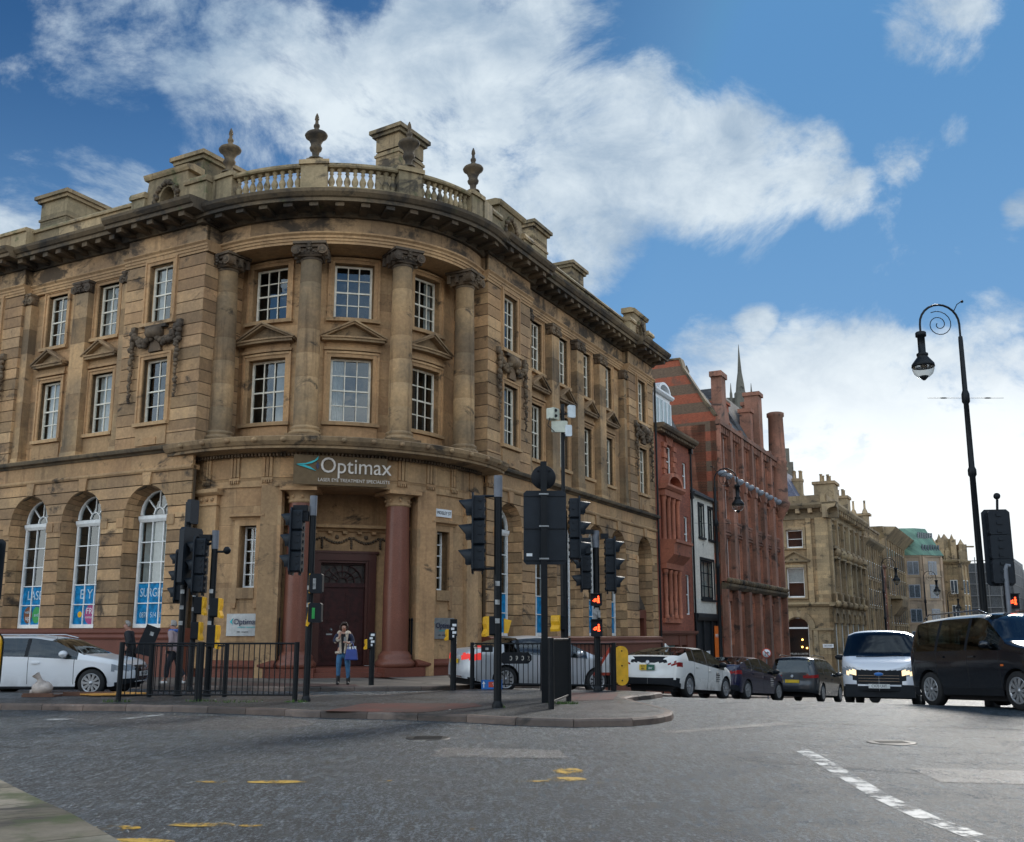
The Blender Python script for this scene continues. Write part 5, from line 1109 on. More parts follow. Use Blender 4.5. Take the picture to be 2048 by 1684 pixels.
t=sgn('traffic_signal',0,0,'traffic signal in front of the left granite column with two yellow-edged boxes','traffic light'); x,y=-4.19,20.64
pole(t,x,y,I,4.34,.07); signal_head(t,x-.33,y+.0,3.38,LEFT,1.3)
m=MB(); m.box(x-.40,x-.1,y-.12,y+.1,4.0,4.13); m.box(x-.2,x-.08,y-.1,y+.05,3.8,4.0); m.build('detector','blackm',t)
for z,wv in ((2.5,False),(1.9,True)):
    F=loc_frame(x,y,z,LEFT); m=MB(); F2=loc_frame(x+.1,y-.02,z,TOW); m=MB(F2); rbox(m,-.1+.0,.17,-.08,.12,-.2,.2,.03); b=m.build('push_button_box','blackm',t)
    m=MB(loc_frame(x+.12,y-.02,z,LEFT)); m.sweep([(.08,.2),(.13,.2),(.13,.02 if wv else -.2),(.17 if wv else .13,-.26 if wv else -.2),(.13 if wv else .08,-.28 if wv else -.2),(.08,-.2)],-.12,.08); m.build('front_plate','yellow',b)
    m=MB(F2); m.box(-.02,.04,.121,.127,-.12,.1); m.build('sticker','sticker' if not wv else 'greenspot',b)
t=sgn('traffic_signal',0,0,'tallest near traffic signal, three dark visors pointing left, beside the silver car','traffic light'); x,y=-.27,18.96
pole(t,x,y,I,4.5,.075); signal_head(t,x-.40,y+.02,3.38,LEFT,1.45)
m=MB(); m.tube([(x-.3,y,4.1),(x,y,4.1)],.025); m.tube([(x-.3,y,2.7),(x,y,2.7)],.025); m.build('bracket','blackm',t)
pushbox(t,x-.12,y+.05,1.62,rad(200),.36); 
m=MB(loc_frame(x+.13,y+.05,1.62,rad(-70))); m.poly([(-.02,-.14),(.06,-.14),(.13,.1),(-.02,.14)],0,.03); m.build('yellow_plate','yellow',t)
# big square sign back and round sign
t=sgn('sign_post',0,0,'black post with a round sign and a big rectangular sign, both seen from behind','sign post'); x,y=.66,20.34
m=MB(loc_frame(x,y,0,TOW)); m.box(-.065,.065,-.06,.06,I,5.02); m.build('pole','black',t)
m=MB(); m.lathe((x,y+.09,4.70),[(.02,-.01),(.255,-.01),(.26,0),(.255,.012),(.02,.012)],32,'y')
for dx,dz in ((-.12,.14),(.13,.14),(-.12,-.14),(.13,-.14)): m.box(x+dx-.015,x+dx+.015,y+.06,y+.08,4.7+dz-.015,4.7+dz+.015)
m.build('round_sign_back','blackm',t)
F=loc_frame(x,y+.1,0,TOW); m=MB(F); rbox(m,-.42,.47,-.02,.02,2.88,4.42,.06); m.box(-.40,.45,.02,.04,4.3,4.34); m.box(-.40,.45,.02,.045,3.62,3.68); m.box(-.40,.45,.02,.04,2.96,3.0); m.build('rectangular_sign_back','sigb',t)
m=MB(F); m.box(-.36,-.24,.02,.026,3.05,3.11); m.build('maker_mark','white',t)
m=MB(F); 
for z in (4.33,3.66,2.99): m.box(-.1,.1,.16,.175,z-.015,z+.015)
m.build('clamps','steel',t)
# camera pole
t=sgn('camera_pole',0,0,'slim mast with pale antenna boxes and a camera on top, behind the square sign back','camera mast'); x,y=1.20,22.85
m=MB(); m.tube([(x,y,I),(x,y,4.3)],.085,14); m.tube([(x,y,4.3),(x,y,6.85)],.045,10); m.build('pole','black',t)
pushbox(t,x-.14,y-.1,1.72,rad(230),.34)
signal_head(t,x+.28,y,3.87,RIGHT,1.42)
M['boxcream']=plain('pale_equipment_box',(.55,.56,.45),.5); M['boxwhite']=plain('white_antenna_box',(.62,.66,.66),.5)
for (dx,z0,z1,w,dp,ang,mt,nm) in ((-.23,6.45,6.72,.13,.2,-35,'boxcream','equipment_box'),(-.08,6.15,6.42,.19,.06,-90,'boxcream','panel_antenna'),(.21,6.5,6.8,.09,.07,-70,'boxwhite','panel_antenna'),(.13,6.05,6.32,.08,.07,-80,'boxwhite','panel_antenna')):
    m=MB(loc_frame(x+dx,y-.1,0,rad(ang))); rbox(m,-w,w,-dp/2,dp/2,z0,z1,.02); b=m.build(nm,mt,t)
    if nm=='equipment_box': m=MB(loc_frame(x+dx,y-.1,0,rad(ang))); [m.lathe(loc_frame(x+dx,y-.1,0,rad(ang))(-.05,dp/2+.01,z),[(.04,-.02),(.03,.02)],8,'y') for z in (6.52,6.65)]; m.build('connector','blackm',b)
m=MB(); m.tube([(x-.25,y,6.6),(x+.25,y,6.62)],.02); m.build('bracket','blackm',t); m=MB(); m.tube([(x-.3,y-.2,6.5),(x-.36,y-.2,6.3),(x-.2,y-.15,6.15)],.01); m.build('cable','blackm',t); m=MB(); m.tube([(x+.05,y-.15,6.1),(x+.0,y-.1,5.8)],.012); m.build('cable','blackm',t)
# twin-headed signal with two lit red displays
t=sgn('traffic_signal',0,0,'twin-headed traffic signal with two glowing red displays near the white taxi','traffic light'); x,y=2.08,24.47
pole(t,x,y,I,4.0,.08,True); signal_head(t,x-.28,y,3.18,LEFT,1.28); signal_head(t,x+.37,y,3.15,RIGHT,1.3)
redman(t,x-.02,y-.12,2.3,TOW,.27,.3); redman(t,x-.02,y-.12,1.62,TOW,.27,.42)
m=MB(); m.box(x-.3,x-.06,y-.14,y+.04,3.92,4.02); m.box(x+.12,x+.3,y-.14,y+.04,3.8,3.92); m.build('detector','blackm',t)
m=MB(loc_frame(x-.02,y-.09,1.95,TOW)); m.box(-.09,.02,0,.012,-.13,.13); m.box(.03,.10,0,.012,-.08,.1); m.build('poster_scraps','sticker',t)
# signal beyond the dark car, on the right
t=sgn('traffic_signal',0,0,'traffic signal seen from behind above the black car at the right','traffic light'); x,y=11.12,22.6
gz0=gz(x,y); pole(t,x+.12,y,gz0,3.2,.06,False); signal_head(t,x,y-.1,3.42,rad(80),1.65); redman(t,x+.15,y-.15,2.2,TOW,.27,.34)
m=MB(); m.tube([(x-.02,y-.2,4.25),(x,y-.2,4.5)],.03); m.blob((x,y-.2,4.58),.08,8,6); m.build('detector','blackm',t)
m=MB(); m.tube([(x+.02,y-.25,gz0),(x+.02,y-.25,2.9),(x+.05,y-.25,3.0),(x+.12,y-.25,2.98)],.05,10); m.build('loop_pipe','grey',t)
# partly seen signal at the left frame edge
t=sgn('traffic_signal',0,0,'traffic signal cut off by the left edge of the view','traffic light'); x,y=-10.80,20.4
pole(t,x,y,I,4.2,.07); signal_head(t,x+.08,y-.1,2.75,AWAY,1.2)
t=empty('keep_left_plate',(0,0,0),0,'yellow rounded plate cut off by the left edge of the view','road sign','yellow plates')
def capsule(root,x,y,z0,z1,w,ang,name='plate'):
    F=loc_frame(x,y,0,ang); n=10; P=[(w*cos(pi*k/n),z1-w+w*sin(pi*k/n)) for k in range(n+1)]+[(-w*cos(pi*k/n),z0+w-w*sin(pi*k/n)) for k in range(n+1)]
    m=MB(F); m.poly(P,-.05,.05); o=m.build(name,'yellow',root); m=MB(F); m.poly([(a*1.12,(z-(z0+z1)/2)*1.03+(z0+z1)/2) for a,z in P],-.075,-.05); m.build('rim','blackm',root)
    m=MB(F); [m.blob(F(0,.055,z),.02,6,4) for z in (z0+.12,(z0+z1)/2,z1-.12)]; m.build('bolts','blackm',o)
capsule(t,-10.33,19.9,.35,1.5,.2,TOW)
t=empty('keep_left_plate',(0,0,0),0,'yellow rounded plate on a black post at the end of the railing','road sign','yellow plates')
m=MB(); m.tube([(2.50,25.1,0),(2.50,25.1,1.15)],.05,10); m.build('post','black',t); capsule(t,2.72,25.1,.22,1.18,.17,rad(-75))
M['redsign']=plain('red_sign_border',(.5,.06,.03),.5)
t=empty('warning_triangle',(0,0,0),0,'white warning triangle with red edge tilted behind the yellow plate at the railing end','road sign')
F=loc_frame(2.45,25.5,0,TOW); m=MB(F); m.poly([(-.42,.45),(.4,.45),(.02,1.16)],-.01,.01); m.build('red_border','redsign',t); m=MB(F); m.poly([(-.3,.52),(.28,.52),(.02,1.02)],.011,.016); m.build('white_face','white',t); m=MB(); m.tube([(2.45,25.52,0),(2.45,25.52,.5)],.03,8); m.build('post','black',t)
# push-button posts
for nx,ny,h,lab,sd in ((-3.80,27.3,1.4,'short push-button post with a yellow unit on the pavement beside the woman',1),(-1.45,24.91,1.72,'push-button post covered in stickers behind the boot of the silver car',1)):
    t=empty('push_button_post',(0,0,0),0,lab,'push button','push-button posts'); z0=.118
    m=MB(); m.tube([(nx,ny,z0),(nx,ny,z0+h*.83)],.075,12); rbox(m,nx-.085,nx+.085,ny-.09,ny+.09,z0+h*.78,z0+h,.02) if False else m.box(nx-.085,nx+.085,ny-.09,ny+.09,z0+h*.76,z0+h); m.build('post','black',t)
    pushbox(t,nx-.06,ny-.05,z0+h*.78,rad(205),.26,w=.06)
    m=MB(); 
    for k in range(4): m.box(nx-.06+.03*(k%2),nx+.02+.05*(k%2),ny-.1,ny-.09,z0+h*.74+.09*k,z0+h*.74+.09*k+.06)
    m.build('stickers','white',t)
# guard rails
def rail(P0,P1,z,h,lab,n=None,sp=.105,zb=.13,posts=(1,1)):
    a,b=Vector((*P0,z)),Vector((*P1,z)); L=(b-a).length; t=empty('guard_rail',(0,0,0),0,lab,'railing','black guard rails'); u=(b-a)/L
    m=MB(); m.tube([a+Vector((0,0,h)),b+Vector((0,0,h))],.022,6); m.tube([a+Vector((0,0,zb)),b+Vector((0,0,zb))],.018,6); m.build('rails','black',t)
    m=MB(); k=int(L/sp)
    for i in range(1,k): p=a+u*(i*L/k); m.tube([p+Vector((0,0,zb)),p+Vector((0,0,h))],.011,5)
    m.build('bars','black',t)
    for f,p in zip(posts,(a,b)):
        if f: m=MB(); m.tube([p,p+Vector((0,0,h+.03))],.055 if f==1 else .03,10); m.build('post','black',t)
rail((-8.01,20.64),(-6.45,20.75),I,1.16,'short guard rail panel on the kerb in front of the nose of the white estate')
rail((-6.40,20.75),(-4.42,20.64),I,1.16,'guard rail panel in front of the steel plaque on the sandstone wall')
rail((-7.95,22.2),(-6.3,22.2),I,1.1,'far guard rail panel close behind the two signals left of the plaque')
rail((-1.0,25.37),(.75,24.85),I,1.12,'guard rail panel in front of the rear door and wheel of the silver car',sp=.12)
rail((.8,24.85),(2.49,24.6),I,1.12,'guard rail panel in front of the bonnet of the silver car',sp=.1)
rail((.72,18.58),(1.16,20.7),I,1.25,'short guard rail panel seen end-on beside the big square sign back',sp=.12)
# route plates on the rail
t=empty('route_plate',(0,0,0),0,'small blue route sign with a white arrow hanging low on the railing','sign'); M['blue']=plain('blue_sign',(.02,.14,.42),.45)
F=loc_frame(-.50,25.05,0,TOW+.08); m=MB(F); m.box(-.26,.26,0,.012,.13,.36); m.build('plate','blue',t); m=MB(F); m.box(-.21,-.19,.012,.016,.17,.28); m.poly([(-.24,.26),(-.16,.26),(-.2,.33)],.012,.016); m.build('arrow','white',t)
m=MB(F); m.box(-.08,.2,.012,.015,.18,.31); m.build('number_panel','redsign',t); text('J95',.12,'white',t,tmtx(F(.06,.017,.245),(1,0,0),(0,0,1),(0,-1,0)),ext=.002)
t=empty('black_plate',(0,0,0),0,'black oval-ended plate with four pale symbols fixed to the railing over the silver car','sign')
F=loc_frame(.08,24.93,0,TOW+.25); m=MB(F); rbox(m,-.40,.42,0,.015,.75,1.03,.09); m.build('plate','blackm',t)
for i,cc in enumerate('0902'): text(cc,.16,'curtain',t,tmtx(F(-.12+.15*i,.018,.88),(1,0,0),(0,0,1),(0,-1,0)),ext=.002)
t=empty('black_plate',(0,0,0),0,'small plain black box fixed to the railing beside the silver car tail light','box'); m=MB(loc_frame(-.62,25.2,0,TOW)); m.box(-.14,.14,-.02,.05,1.03,1.2); m.build('box','blackm',t); m=MB(loc_frame(-.62,25.2,0,TOW)); m.box(-.05,.03,.051,.055,1.08,1.14); m.build('label','sticker',t)
# street lamps
def lamp(name,label,x,y,z0,dr,H=9.1,group='old style street lamps',scale=1.):
    t=empty(name,(0,0,0),0,label,'street lamp',group); F=lambda a,d,z:(x+a*dr*scale,y+d*scale,z0+z*scale)
    m=MB(F); m.lathe((x,y,z0),[(r*scale,z*scale) for r,z in ((.17,0),(.17,.5),(.12,.7),(.10,1.4),(.085,1.5),(.07,5.5),(.10,5.55),(.10,5.68),(.07,5.75),(.062,H-1.75),(.095,H-1.7),(.095,H-1.5),(.062,H-1.4),(.055,H-.1),(.05,H))],14); m.build('column','black',t)
    pts=[(0,0,H-.1),(-.0,0,H+.25)]
    for k in range(13): a=rad(0+180*k/12); pts.append((.5-.5*cos(a)+.0,0,H+.32+.52*sin(a)))
    pts.append((1.0,0,H+.1))
    m=MB(F); m.tube([F(*p) for p in pts],.028*scale,8)
    sp=[]
    for k in range(34): a=rad(120-k*21); r=.36*(1-k/38); sp.append((.52+r*cos(a)*-1,0,H+.32+r*sin(a)))
    m.tube([F(*p) for p in sp],.012*scale,5); m.tube([F(.12,0,H+.66),F(.02,0,H+.85),F(-.1,0,H+.93)],.012*scale,5); m.blob(F(-.12,0,H+.93),.04*scale,6,4); m.build('scroll_bracket','black',t)
    m=MB(F); m.lathe(F(1.0,0,H),[(r*scale,z*scale) for r,z in ((.11,.12),(.13,.1),(.13,0),(.09,-.02),(.09,-.42),(.14,-.45),(.14,-.5),(.12,-.52),(.18,-.6),(.27,-.72),(.28,-.80),(.26,-.81))],18); hd=m.build('lamp_hood','black',t)
    m=MB(F); m.lathe(F(1.0,0,H),[(r*scale,z*scale) for r,z in ((.265,-.80),(.26,-.88),(.22,-.98),(.13,-1.06),(.02,-1.09))],18); m.build('lamp_globe','globe',hd)
    m=MB(F); m.lathe(F(1.0,0,H),[(.03*scale,-1.14*scale),(.12*scale,-1.05*scale),(.1*scale,-1.03*scale)],8); m.build('globe_finial','black',hd)
    if scale==1 and H>9: m=MB(F); m.tube([F(-.95,0,H-1.6),F(.95,0,H-1.6)],.006,4); [m.blob(F(s_*.55,0,H-1.6),.035,6,4,(3,1,.5)) for s_ in (-1,1)]; m.build('banner_arm','black',t)
    return t
M['globe']=glassmat('lamp_globe_glass',(.80,.80,.78),.12)
lamp('street_lamp','tallest curly-topped street lamp, rising behind the black car with its globe against the sky',11.36,24.,gz(11.36,24),-1)
lamp('street_lamp','curly street lamp in front of the red sandstone building',8.98,43.2,gz(8.98,43.2),1)
lamp('street_lamp','street lamp further down, its globe hanging beside the stone corner block',26.9,72,gz(26.9,72),1)
lamp('street_lamp','left one of the two distant street lamps in front of the green-roofed offices',33.2,80,gz(33.2,80),1)
lamp('street_lamp','right one of the two distant street lamps in front of the green-roofed offices',42.,96,gz(42,96)-.2,1)
lamp('street_lamp','distant street lamp near the far right edge beside the gabled building',58,114,gz(58,114),-1)
# no-turn sign
t=empty('no_turn_sign',(0,0,0),0,'round red-ringed no right turn sign above the dark blue car','road sign'); x,y=12.7,50.2; zc=.55
m=MB(); m.tube([(x,y+.05,gz(x,y)),(x,y+.05,zc)],.035,8); m.build('post','grey',t)
m=MB(); m.lathe((x,y,zc),[(.01,-.005),(.25,-.005),(.25,.015),(.01,.015)],24,'y'); m.build('red_ring','redsign',t); m=MB(); m.lathe((x,y-.012,zc),[(.01,-.005),(.20,-.005),(.20,.005),(.01,.005)],24,'y'); m.build('white_disc','white',t)
m=MB(loc_frame(x,y-.02,zc,TOW)); m.poly([(-.15,.13),(-.12,.16),(.15,-.13),(.12,-.16)],0,.006); m.build('red_bar','redsign',t); m=MB(loc_frame(x,y-.019,zc,TOW)); m.box(-.08,-.05,0,.004,-.12,.04); m.box(-.08,.06,0,.004,.02,.05); m.poly([(.05,-.03),(.05,.1),(.12,.035)],0,.004); m.build('arrow','text_dark',t)
# sandbag, tray, board, litter
t=empty('sandbag',(0,0,0),0,'pale tied sandbag slumped on a brown tray at the kerb beside the white estate','sandbag'); M['bag']=plain('grubby_polythene',(.50,.42,.36),.5,var=.25); M['brownt']=plain('brown_tray',(.13,.06,.035),.7)
m=MB(); m.blob((-10.35,22.3,.30),.22,14,9,(1.0,.8,.72)); m.tube([(-10.38,22.3,.38),(-10.42,22.3,.47),(-10.44,22.3,.50),(-10.50,22.28,.60)],[.12,.05,.045,.09],8)
for v in range(len(m.V)): p=m.V[v]; m.V[v]=(p[0]+random.uniform(-.015,.015),p[1],p[2]+random.uniform(-.015,.015))
m.build('bag','bag',t); m=MB(); m.blob((-10.55,22.35,.22),.1,8,6,(1,1,.7)); m.build('bag_corner','bag',t)
t=empty('brown_tray',(0,0,0),0,'shallow brown rubber block lying under the sandbag','tray'); m=MB(); m.box(-10.7,-10.0,22.1,22.6,.12,.16); m.box(-10.68,-10.02,22.1,22.14,.16,.2); m.box(-10.0,-8.9,22.55,22.75,.12,.2); m.build('tray','brownt',t)
t=empty('orange_board',(0,0,0),0,'split orange board lying flat by the front wheel of the white estate','board'); m=MB()
m.add([(-9.95,22.75,.14),(-9.2,22.3,.14),(-8.35,22.35,.15),(-8.1,22.6,.16),(-8.9,22.85,.17),(-9.95,22.75,.17),(-9.2,22.3,.165),(-8.35,22.35,.175),(-8.1,22.6,.185),(-8.9,22.85,.2)],[(0,1,2,3,4),(5,9,8,7,6),(0,1,6,5),(1,2,7,6),(2,3,8,7),(3,4,9,8),(4,0,5,9)],raw=True); m.build('board','orange_board',t)
m=MB()
for i in range(50):
    x,y=random.choice([(random.uniform(-10,-4.3),random.uniform(20.3,22.4)),(random.uniform(-2,2.4),random.uniform(17.6,22)),(random.uniform(-5,4),random.uniform(6,16)),(random.uniform(-9.5,-2.5),random.uniform(19.2,23)),(random.uniform(-7,0),random.uniform(27,29))]); z=.124 if y>17 else .01; r=random.uniform(.008,.028)
    m.poly([] ,0,0) if False else m.add([(x-r,y-r,z),(x+r,y-r*.5,z+.004),(x+r*.6,y+r,z+.01),(x-r*.7,y+r,z)],[(0,1,2,3)],raw=True)
m.build('litter','sticker',None,label='scattered specks of pale litter and grit on the road and island',category='litter',kind='stuff')
# dark telecom cabinet style item beside the van: parked moped
# ---------------- vehicles ----------------
def carpaint(name,c,rough=.25,metal=0.,dirt=.15):
    b=NB(name); tcn=b.node('ShaderNodeTexCoord'); sp=b.node('ShaderNodeSeparateXYZ'); b.l.new(tcn.outputs['Object'],sp.inputs[0]); n=b.noise(3,6,.6)
    f=b.math('MULTIPLY',b.ramp(sp.outputs[2],.65,.22) if False else b.math('SUBTRACT',1.,b.ramp(sp.outputs[2],.22,.65)),b.ramp(n,.35,.65,dirt*.5,dirt*2.2),clamp=True); cc=b.mix(f,c,(.12,.10,.08))
    b.fin(cc,rough,metal); b.b.inputs['Coat Weight'].default_value=.6; b.b.inputs['Coat Roughness'].default_value=.06
    b.put(b.b.inputs['Roughness'],b.math('ADD',b.math('MULTIPLY',f,.4),rough)); return b.m
M['p_white']=carpaint('white_car_paint',(.78,.79,.80)); M['p_pearl']=carpaint('pearl_white_paint',(.80,.78,.73),dirt=.3); M['p_silver']=carpaint('silver_metallic_paint',(.56,.58,.60),.3,.3)
M['p_navy']=carpaint('navy_car_paint',(.005,.007,.035),dirt=.03); M['p_grey']=carpaint('charcoal_car_paint',(.022,.025,.030),dirt=.06); M['p_black']=carpaint('black_car_paint',(.004,.006,.010),dirt=.03); M['p_van']=carpaint('silver_white_van_paint',(.68,.70,.74),.3,.1)
M['tyre']=plain('tyre_rubber',(.016,.016,.016),.85); M['alloy']=plain('alloy_rim',(.42,.43,.44),.35,.7); M['seam']=plain('door_gap',(.012,.012,.012),.9)
M['tail']=plain('red_tail_lens',(.24,.006,.008),.2); M['tail_lit']=emit('lit_brake_lamp',(1,.05,.04),.22); M['lamp']=plain('clear_lamp_lens',(.30,.33,.36),.15); M['plate_y']=plain('yellow_number_plate',(.70,.45,.02),.5); M['plate_w']=plain('white_number_plate',(.65,.65,.62),.5); M['chrome']=plain('chrome_trim',(.5,.5,.5),.15,1.)
M['seatd']=plain('dark_cabin',(.012,.012,.013),.9); M['dgreen']=plain('green_taxi_plate',(.02,.12,.07),.5)
def interp(P,x):
    if x<=P[0][0]: return P[0][1]
    for (a,b),(c,d) in zip(P,P[1:]):
        if x<=c: return b+(d-b)*(x-a)/(c-a)
    return P[-1][1]
def smoothprof(P,x,w=.07): return (interp(P,x-w)+interp(P,x)*2+interp(P,x+w))/4
def vehicle(name,label,cat,S_,paint,x,y,z,ang,group='cars and vans on the road'):
    """S_: L,W,top,belt,wheels(x),wr,glass(side x0,x1),ws(x0,x1),rw(x0,x1),pillars,lamps..."""
    wf_,wr_2=S_['wheels'][1],S_['wheels'][0]; sc_=S_.get('scale',1.)
    zf=gz(x+cos(ang)*wf_*sc_,y+sin(ang)*wf_*sc_); zr2=gz(x+cos(ang)*wr_2*sc_,y+sin(ang)*wr_2*sc_); pit=-math.atan2(zf-zr2,(wf_-wr_2)*sc_)
    t=empty(name,(x,y,zf-(zf-zr2)*wf_/(wf_-wr_2)),ang,label,cat,group); t.rotation_euler=(0,pit,ang); t.scale=(sc_,)*3; L,Wd=S_['L'],S_['W']/2; top,belt=S_['top'],S_['belt']; xw=S_['wheels']; r=S_.get('wr',.33); ra=r+.055; sill=S_.get('sill',.24)
    hx=L/2; st=set()
    for i in range(15): a=i/14; st.add(-hx+.62*(1-cos(a*pi/2))); st.add(hx-.75*(1-cos(a*pi/2)))
    q=-hx+.62
    while q<hx-.75: st.add(q); q+=.09
    for w in xw:
        for k in range(19): st.add(w-ra*cos(pi*k/18))
        st.add(w-ra-.004); st.add(w+ra+.004)
    seams=S_.get('seams',[])
    for s_ in seams: st|={s_-.007,s_+.007}
    for a in S_['side']+S_['ws']+S_['rw']: st.add(a)
    for a in S_.get('pillars',[]): st|={a-.045,a+.045}
    xs=sorted(st); X=[xs[0]]
    for a in xs[1:]:
        if a-X[-1]>.003: X.append(a)
    NLo,NG,NR=13,4,5; rows=[]; ef,er=S_.get('ef',.75),S_.get('er',.5)
    for a in X:
        if a>hx-ef: u=(a-(hx-ef))/ef; wf=(1-min(1,u)**2.7)**(1/2.3)
        elif a<-hx+er: u=(-hx+er-a)/er; wf=(1-min(1,u)**3.2)**(1/2.6)
        else: wf=1
        w=Wd*max(.002,wf); zt=smoothprof(top,a); zb=min(smoothprof(belt,a),zt-.03); lo=sill+ (max(0,abs(a)-(hx-.4))*.25)
        for ww in xw:
            if abs(a-ww)<=ra: lo=max(lo,r+math.sqrt(ra*ra-(a-ww)**2)+.0)
        pts=[]
        for k in range(NLo):
            f=k/(NLo-1); zz=lo+(zb-lo)*f; g=(zz-sill)/max(.1,zb-sill); side=.955+.045*sin(min(1,g*1.25)*pi*.5)-.03*max(0,g-.75)*4*.25
            bul=.03*sin(pi*min(1,max(0,(zz-.2)/.55))) # bumper bulge at the ends
            pts.append((a+(bul if a>hx-.3 else -bul if a<-hx+.3 else 0)*min(1,(abs(a)-(hx-.3))/.3 if abs(a)>hx-.3 else 0),w*side,zz))
        wb=pts[-1][1]; zr=zb+(zt-zb)*.87; tum=S_.get('tumble',.36); wr_=max(wb-tum*(zr-zb),wb*.3)
        for k in range(1,NG+1): f=k/NG; pts.append((a,wb+(wr_-wb)*(f**1.15),zb+(zr-zb)*f))
        for k in range(1,NR+1): f=k/NR; pts.append((a,wr_*(1-f),zr+(zt-zr)*math.sqrt(1-(1-f)**2)))
        rows.append(pts)
    K=NLo+NG+NR
    groups={}
    def put(n,vs): groups.setdefault(n,[]).append(vs)
    for i in range(len(X)-1):
        xc=(X[i]+X[i+1])/2; sm=any(abs(xc-s_)<.008 for s_ in seams)
        for k in range(K-1):
            A=[rows[i][k],rows[i+1][k],rows[i+1][k+1],rows[i][k+1]]; yc=sum(p[1] for p in A)/4; zc=sum(p[2] for p in A)/4; hgt=smoothprof(top,xc)-smoothprof(belt,xc)
            n='body'
            if NLo-1<=k<NLo-1+NG and hgt>.12 and S_['side'][0]<xc<S_['side'][1] and k>NLo-2 and k<NLo-1+NG-(0):
                n='side_window'
                if any(abs(xc-p)<.045 for p in S_.get('pillars',[])): n='pillar'
            if k>=NLo-1+NG:
                if S_['ws'][0]<xc<S_['ws'][1] : n='windscreen'
                if S_['rw'][0]<xc<S_['rw'][1]: n='rear_window'
            if n=='body':
                for (nm,f) in S_.get('patch',[]):
                    if f(xc,yc,zc): n=nm; break
                if n=='body' and sm and .3<zc and k<NLo-1+1: n='door_gap'
            put(n,A); 
    mats={'body':paint,'side_window':'carglass','windscreen':'carglass','rear_window':'carglass','pillar':'blackm','door_gap':'seam','headlight':'lamp','tail_light':'tail','grille':'blackm','lower_trim':'blackm','lit_headlight':'headlight','running_light':'drl','bumper_trim':'blackm','rear_panel':'blackm','lit_tail_light':'tail_lit'}
    for n,fl in groups.items():
        for grp in ((1,-1) if n in('side_window','headlight','tail_light','lit_headlight','lit_tail_light','running_light') else (0,)):
            m=MB(); idx={}; 
            for sg in ((grp,) if grp else (1,-1)):
                for A in fl:
                    f=[]
                    for p in (A if sg>0 else A[::-1]):
                        key=(round(p[0],4),round(p[1]*sg,4),round(p[2],4))
                        if key not in idx: idx[key]=len(m.V); m.V.append((p[0],p[1]*sg,p[2]))
                        f.append(idx[key])
                    if len(set(f))>=3: 
                        g=[]; [g.append(v) for v in f if v not in g]; m.P.append(tuple(g)); m.sm.append(True)
            o=m.build(n.replace('lit_','').replace('running_light','running_light'),mats[n],t)
    # ends, underbody, cabin
    for R_ in (rows[0],rows[-1]):
        m=MB(); vs=[(p[0],p[1],p[2]) for p in R_]+[(p[0],-p[1],p[2]) for p in reversed(R_[:-1])]; m.add(vs,[tuple(range(len(vs)))],raw=True); m.build('end_cap',paint,t)
    m=MB(); m.box(-hx+.25,hx-.3,-Wd+.24,Wd-.24,.16,.5); m.box(-hx+.2,hx-.25,-Wd+.16,Wd-.16,.24,.3)
    for w in xw:
        for s_ in (-1,1):
            n=12; vs=[]
            for k in range(n+1):
                a=pi*k/n; 
                for yy in (Wd-.02,Wd-.34): vs.append((w-(ra+.004)*cos(a),s_*yy,r+(ra+.004)*sin(a)))
            m.add(vs,[(2*k,2*k+1,2*k+3,2*k+2) for k in range(n)]); m.box(w-ra,w+ra,*sorted((s_*(Wd-.34),s_*(Wd-.33))),.25,r+ra)
    m.build('underbody','seatd',t)
    m=MB(); zb0=smoothprof(belt,0)
    for sx in S_.get('seats',(-.75,.25)):
        for s_ in (-1,1): m.box(sx-.08,sx+.08,s_*.38-.22,s_*.38+.22,.5,zb0+.12); m.box(sx-.06,sx+.04,s_*.38-.12,s_*.38+.12,zb0+.14,zb0+.32)
    m.box(S_['ws'][0]+.25,S_['ws'][1]-.2,-Wd+.2,Wd-.2,zb0-.3,zb0-.06); m.build('seats','seatd',t)
    for w in xw:
        for s_ in (-1,1):
            yo=s_*(Wd-.02); m=MB(); m.lathe((w,yo-s_*.11,r),[(r*.66,-.11),(r*.94,-.11),(r,-.08),(r,.08),(r*.94,.11),(r*.66,.11)],28,'y',True,1.,False); wh=m.build('wheel','tyre',t)
            m=MB(); m.lathe((w,yo,r),[(.01,-s_*.06),(r*.66,-s_*.06),(r*.66,-s_*.055)],20,'y',False); m.build('hub_backing','blackm',wh)
            m=MB(); m.lathe((w,yo,r),[(r*.62,-s_*.05),(r*.70,-s_*.0),(r*.66,s_*.006),(r*.60,-s_*.015)],24,'y',True,1.,False); ns=S_.get('spokes',10)
            for k in range(ns):
                a=2*pi*k/ns; ca,sa=cos(a),sin(a); b0,b1=r*.055,r*.115
                P=[(r*.12,-b0),(r*.64,-b1),(r*.64,b1),(r*.12,b0)]; vs=[]
                for d_ in (-s_*.035,-s_*.005):
                    for (rr,bb) in P: vs.append((w+rr*ca-bb*sa,yo+d_,r+rr*sa+bb*ca))
                m.add(vs,[(0,1,2,3),(7,6,5,4),(0,1,5,4),(1,2,6,5),(2,3,7,6),(3,0,4,7)])
            m.lathe((w,yo,r),[(.01,-s_*.02),(r*.16,-s_*.02),(r*.14,s_*.004),(.01,s_*.006)],14,'y'); m.build('rim',S_.get('rimmat','alloy'),wh)
    # mirrors, handles
    mx=S_.get('mirror',.75); mz=smoothprof(belt,mx)+.06
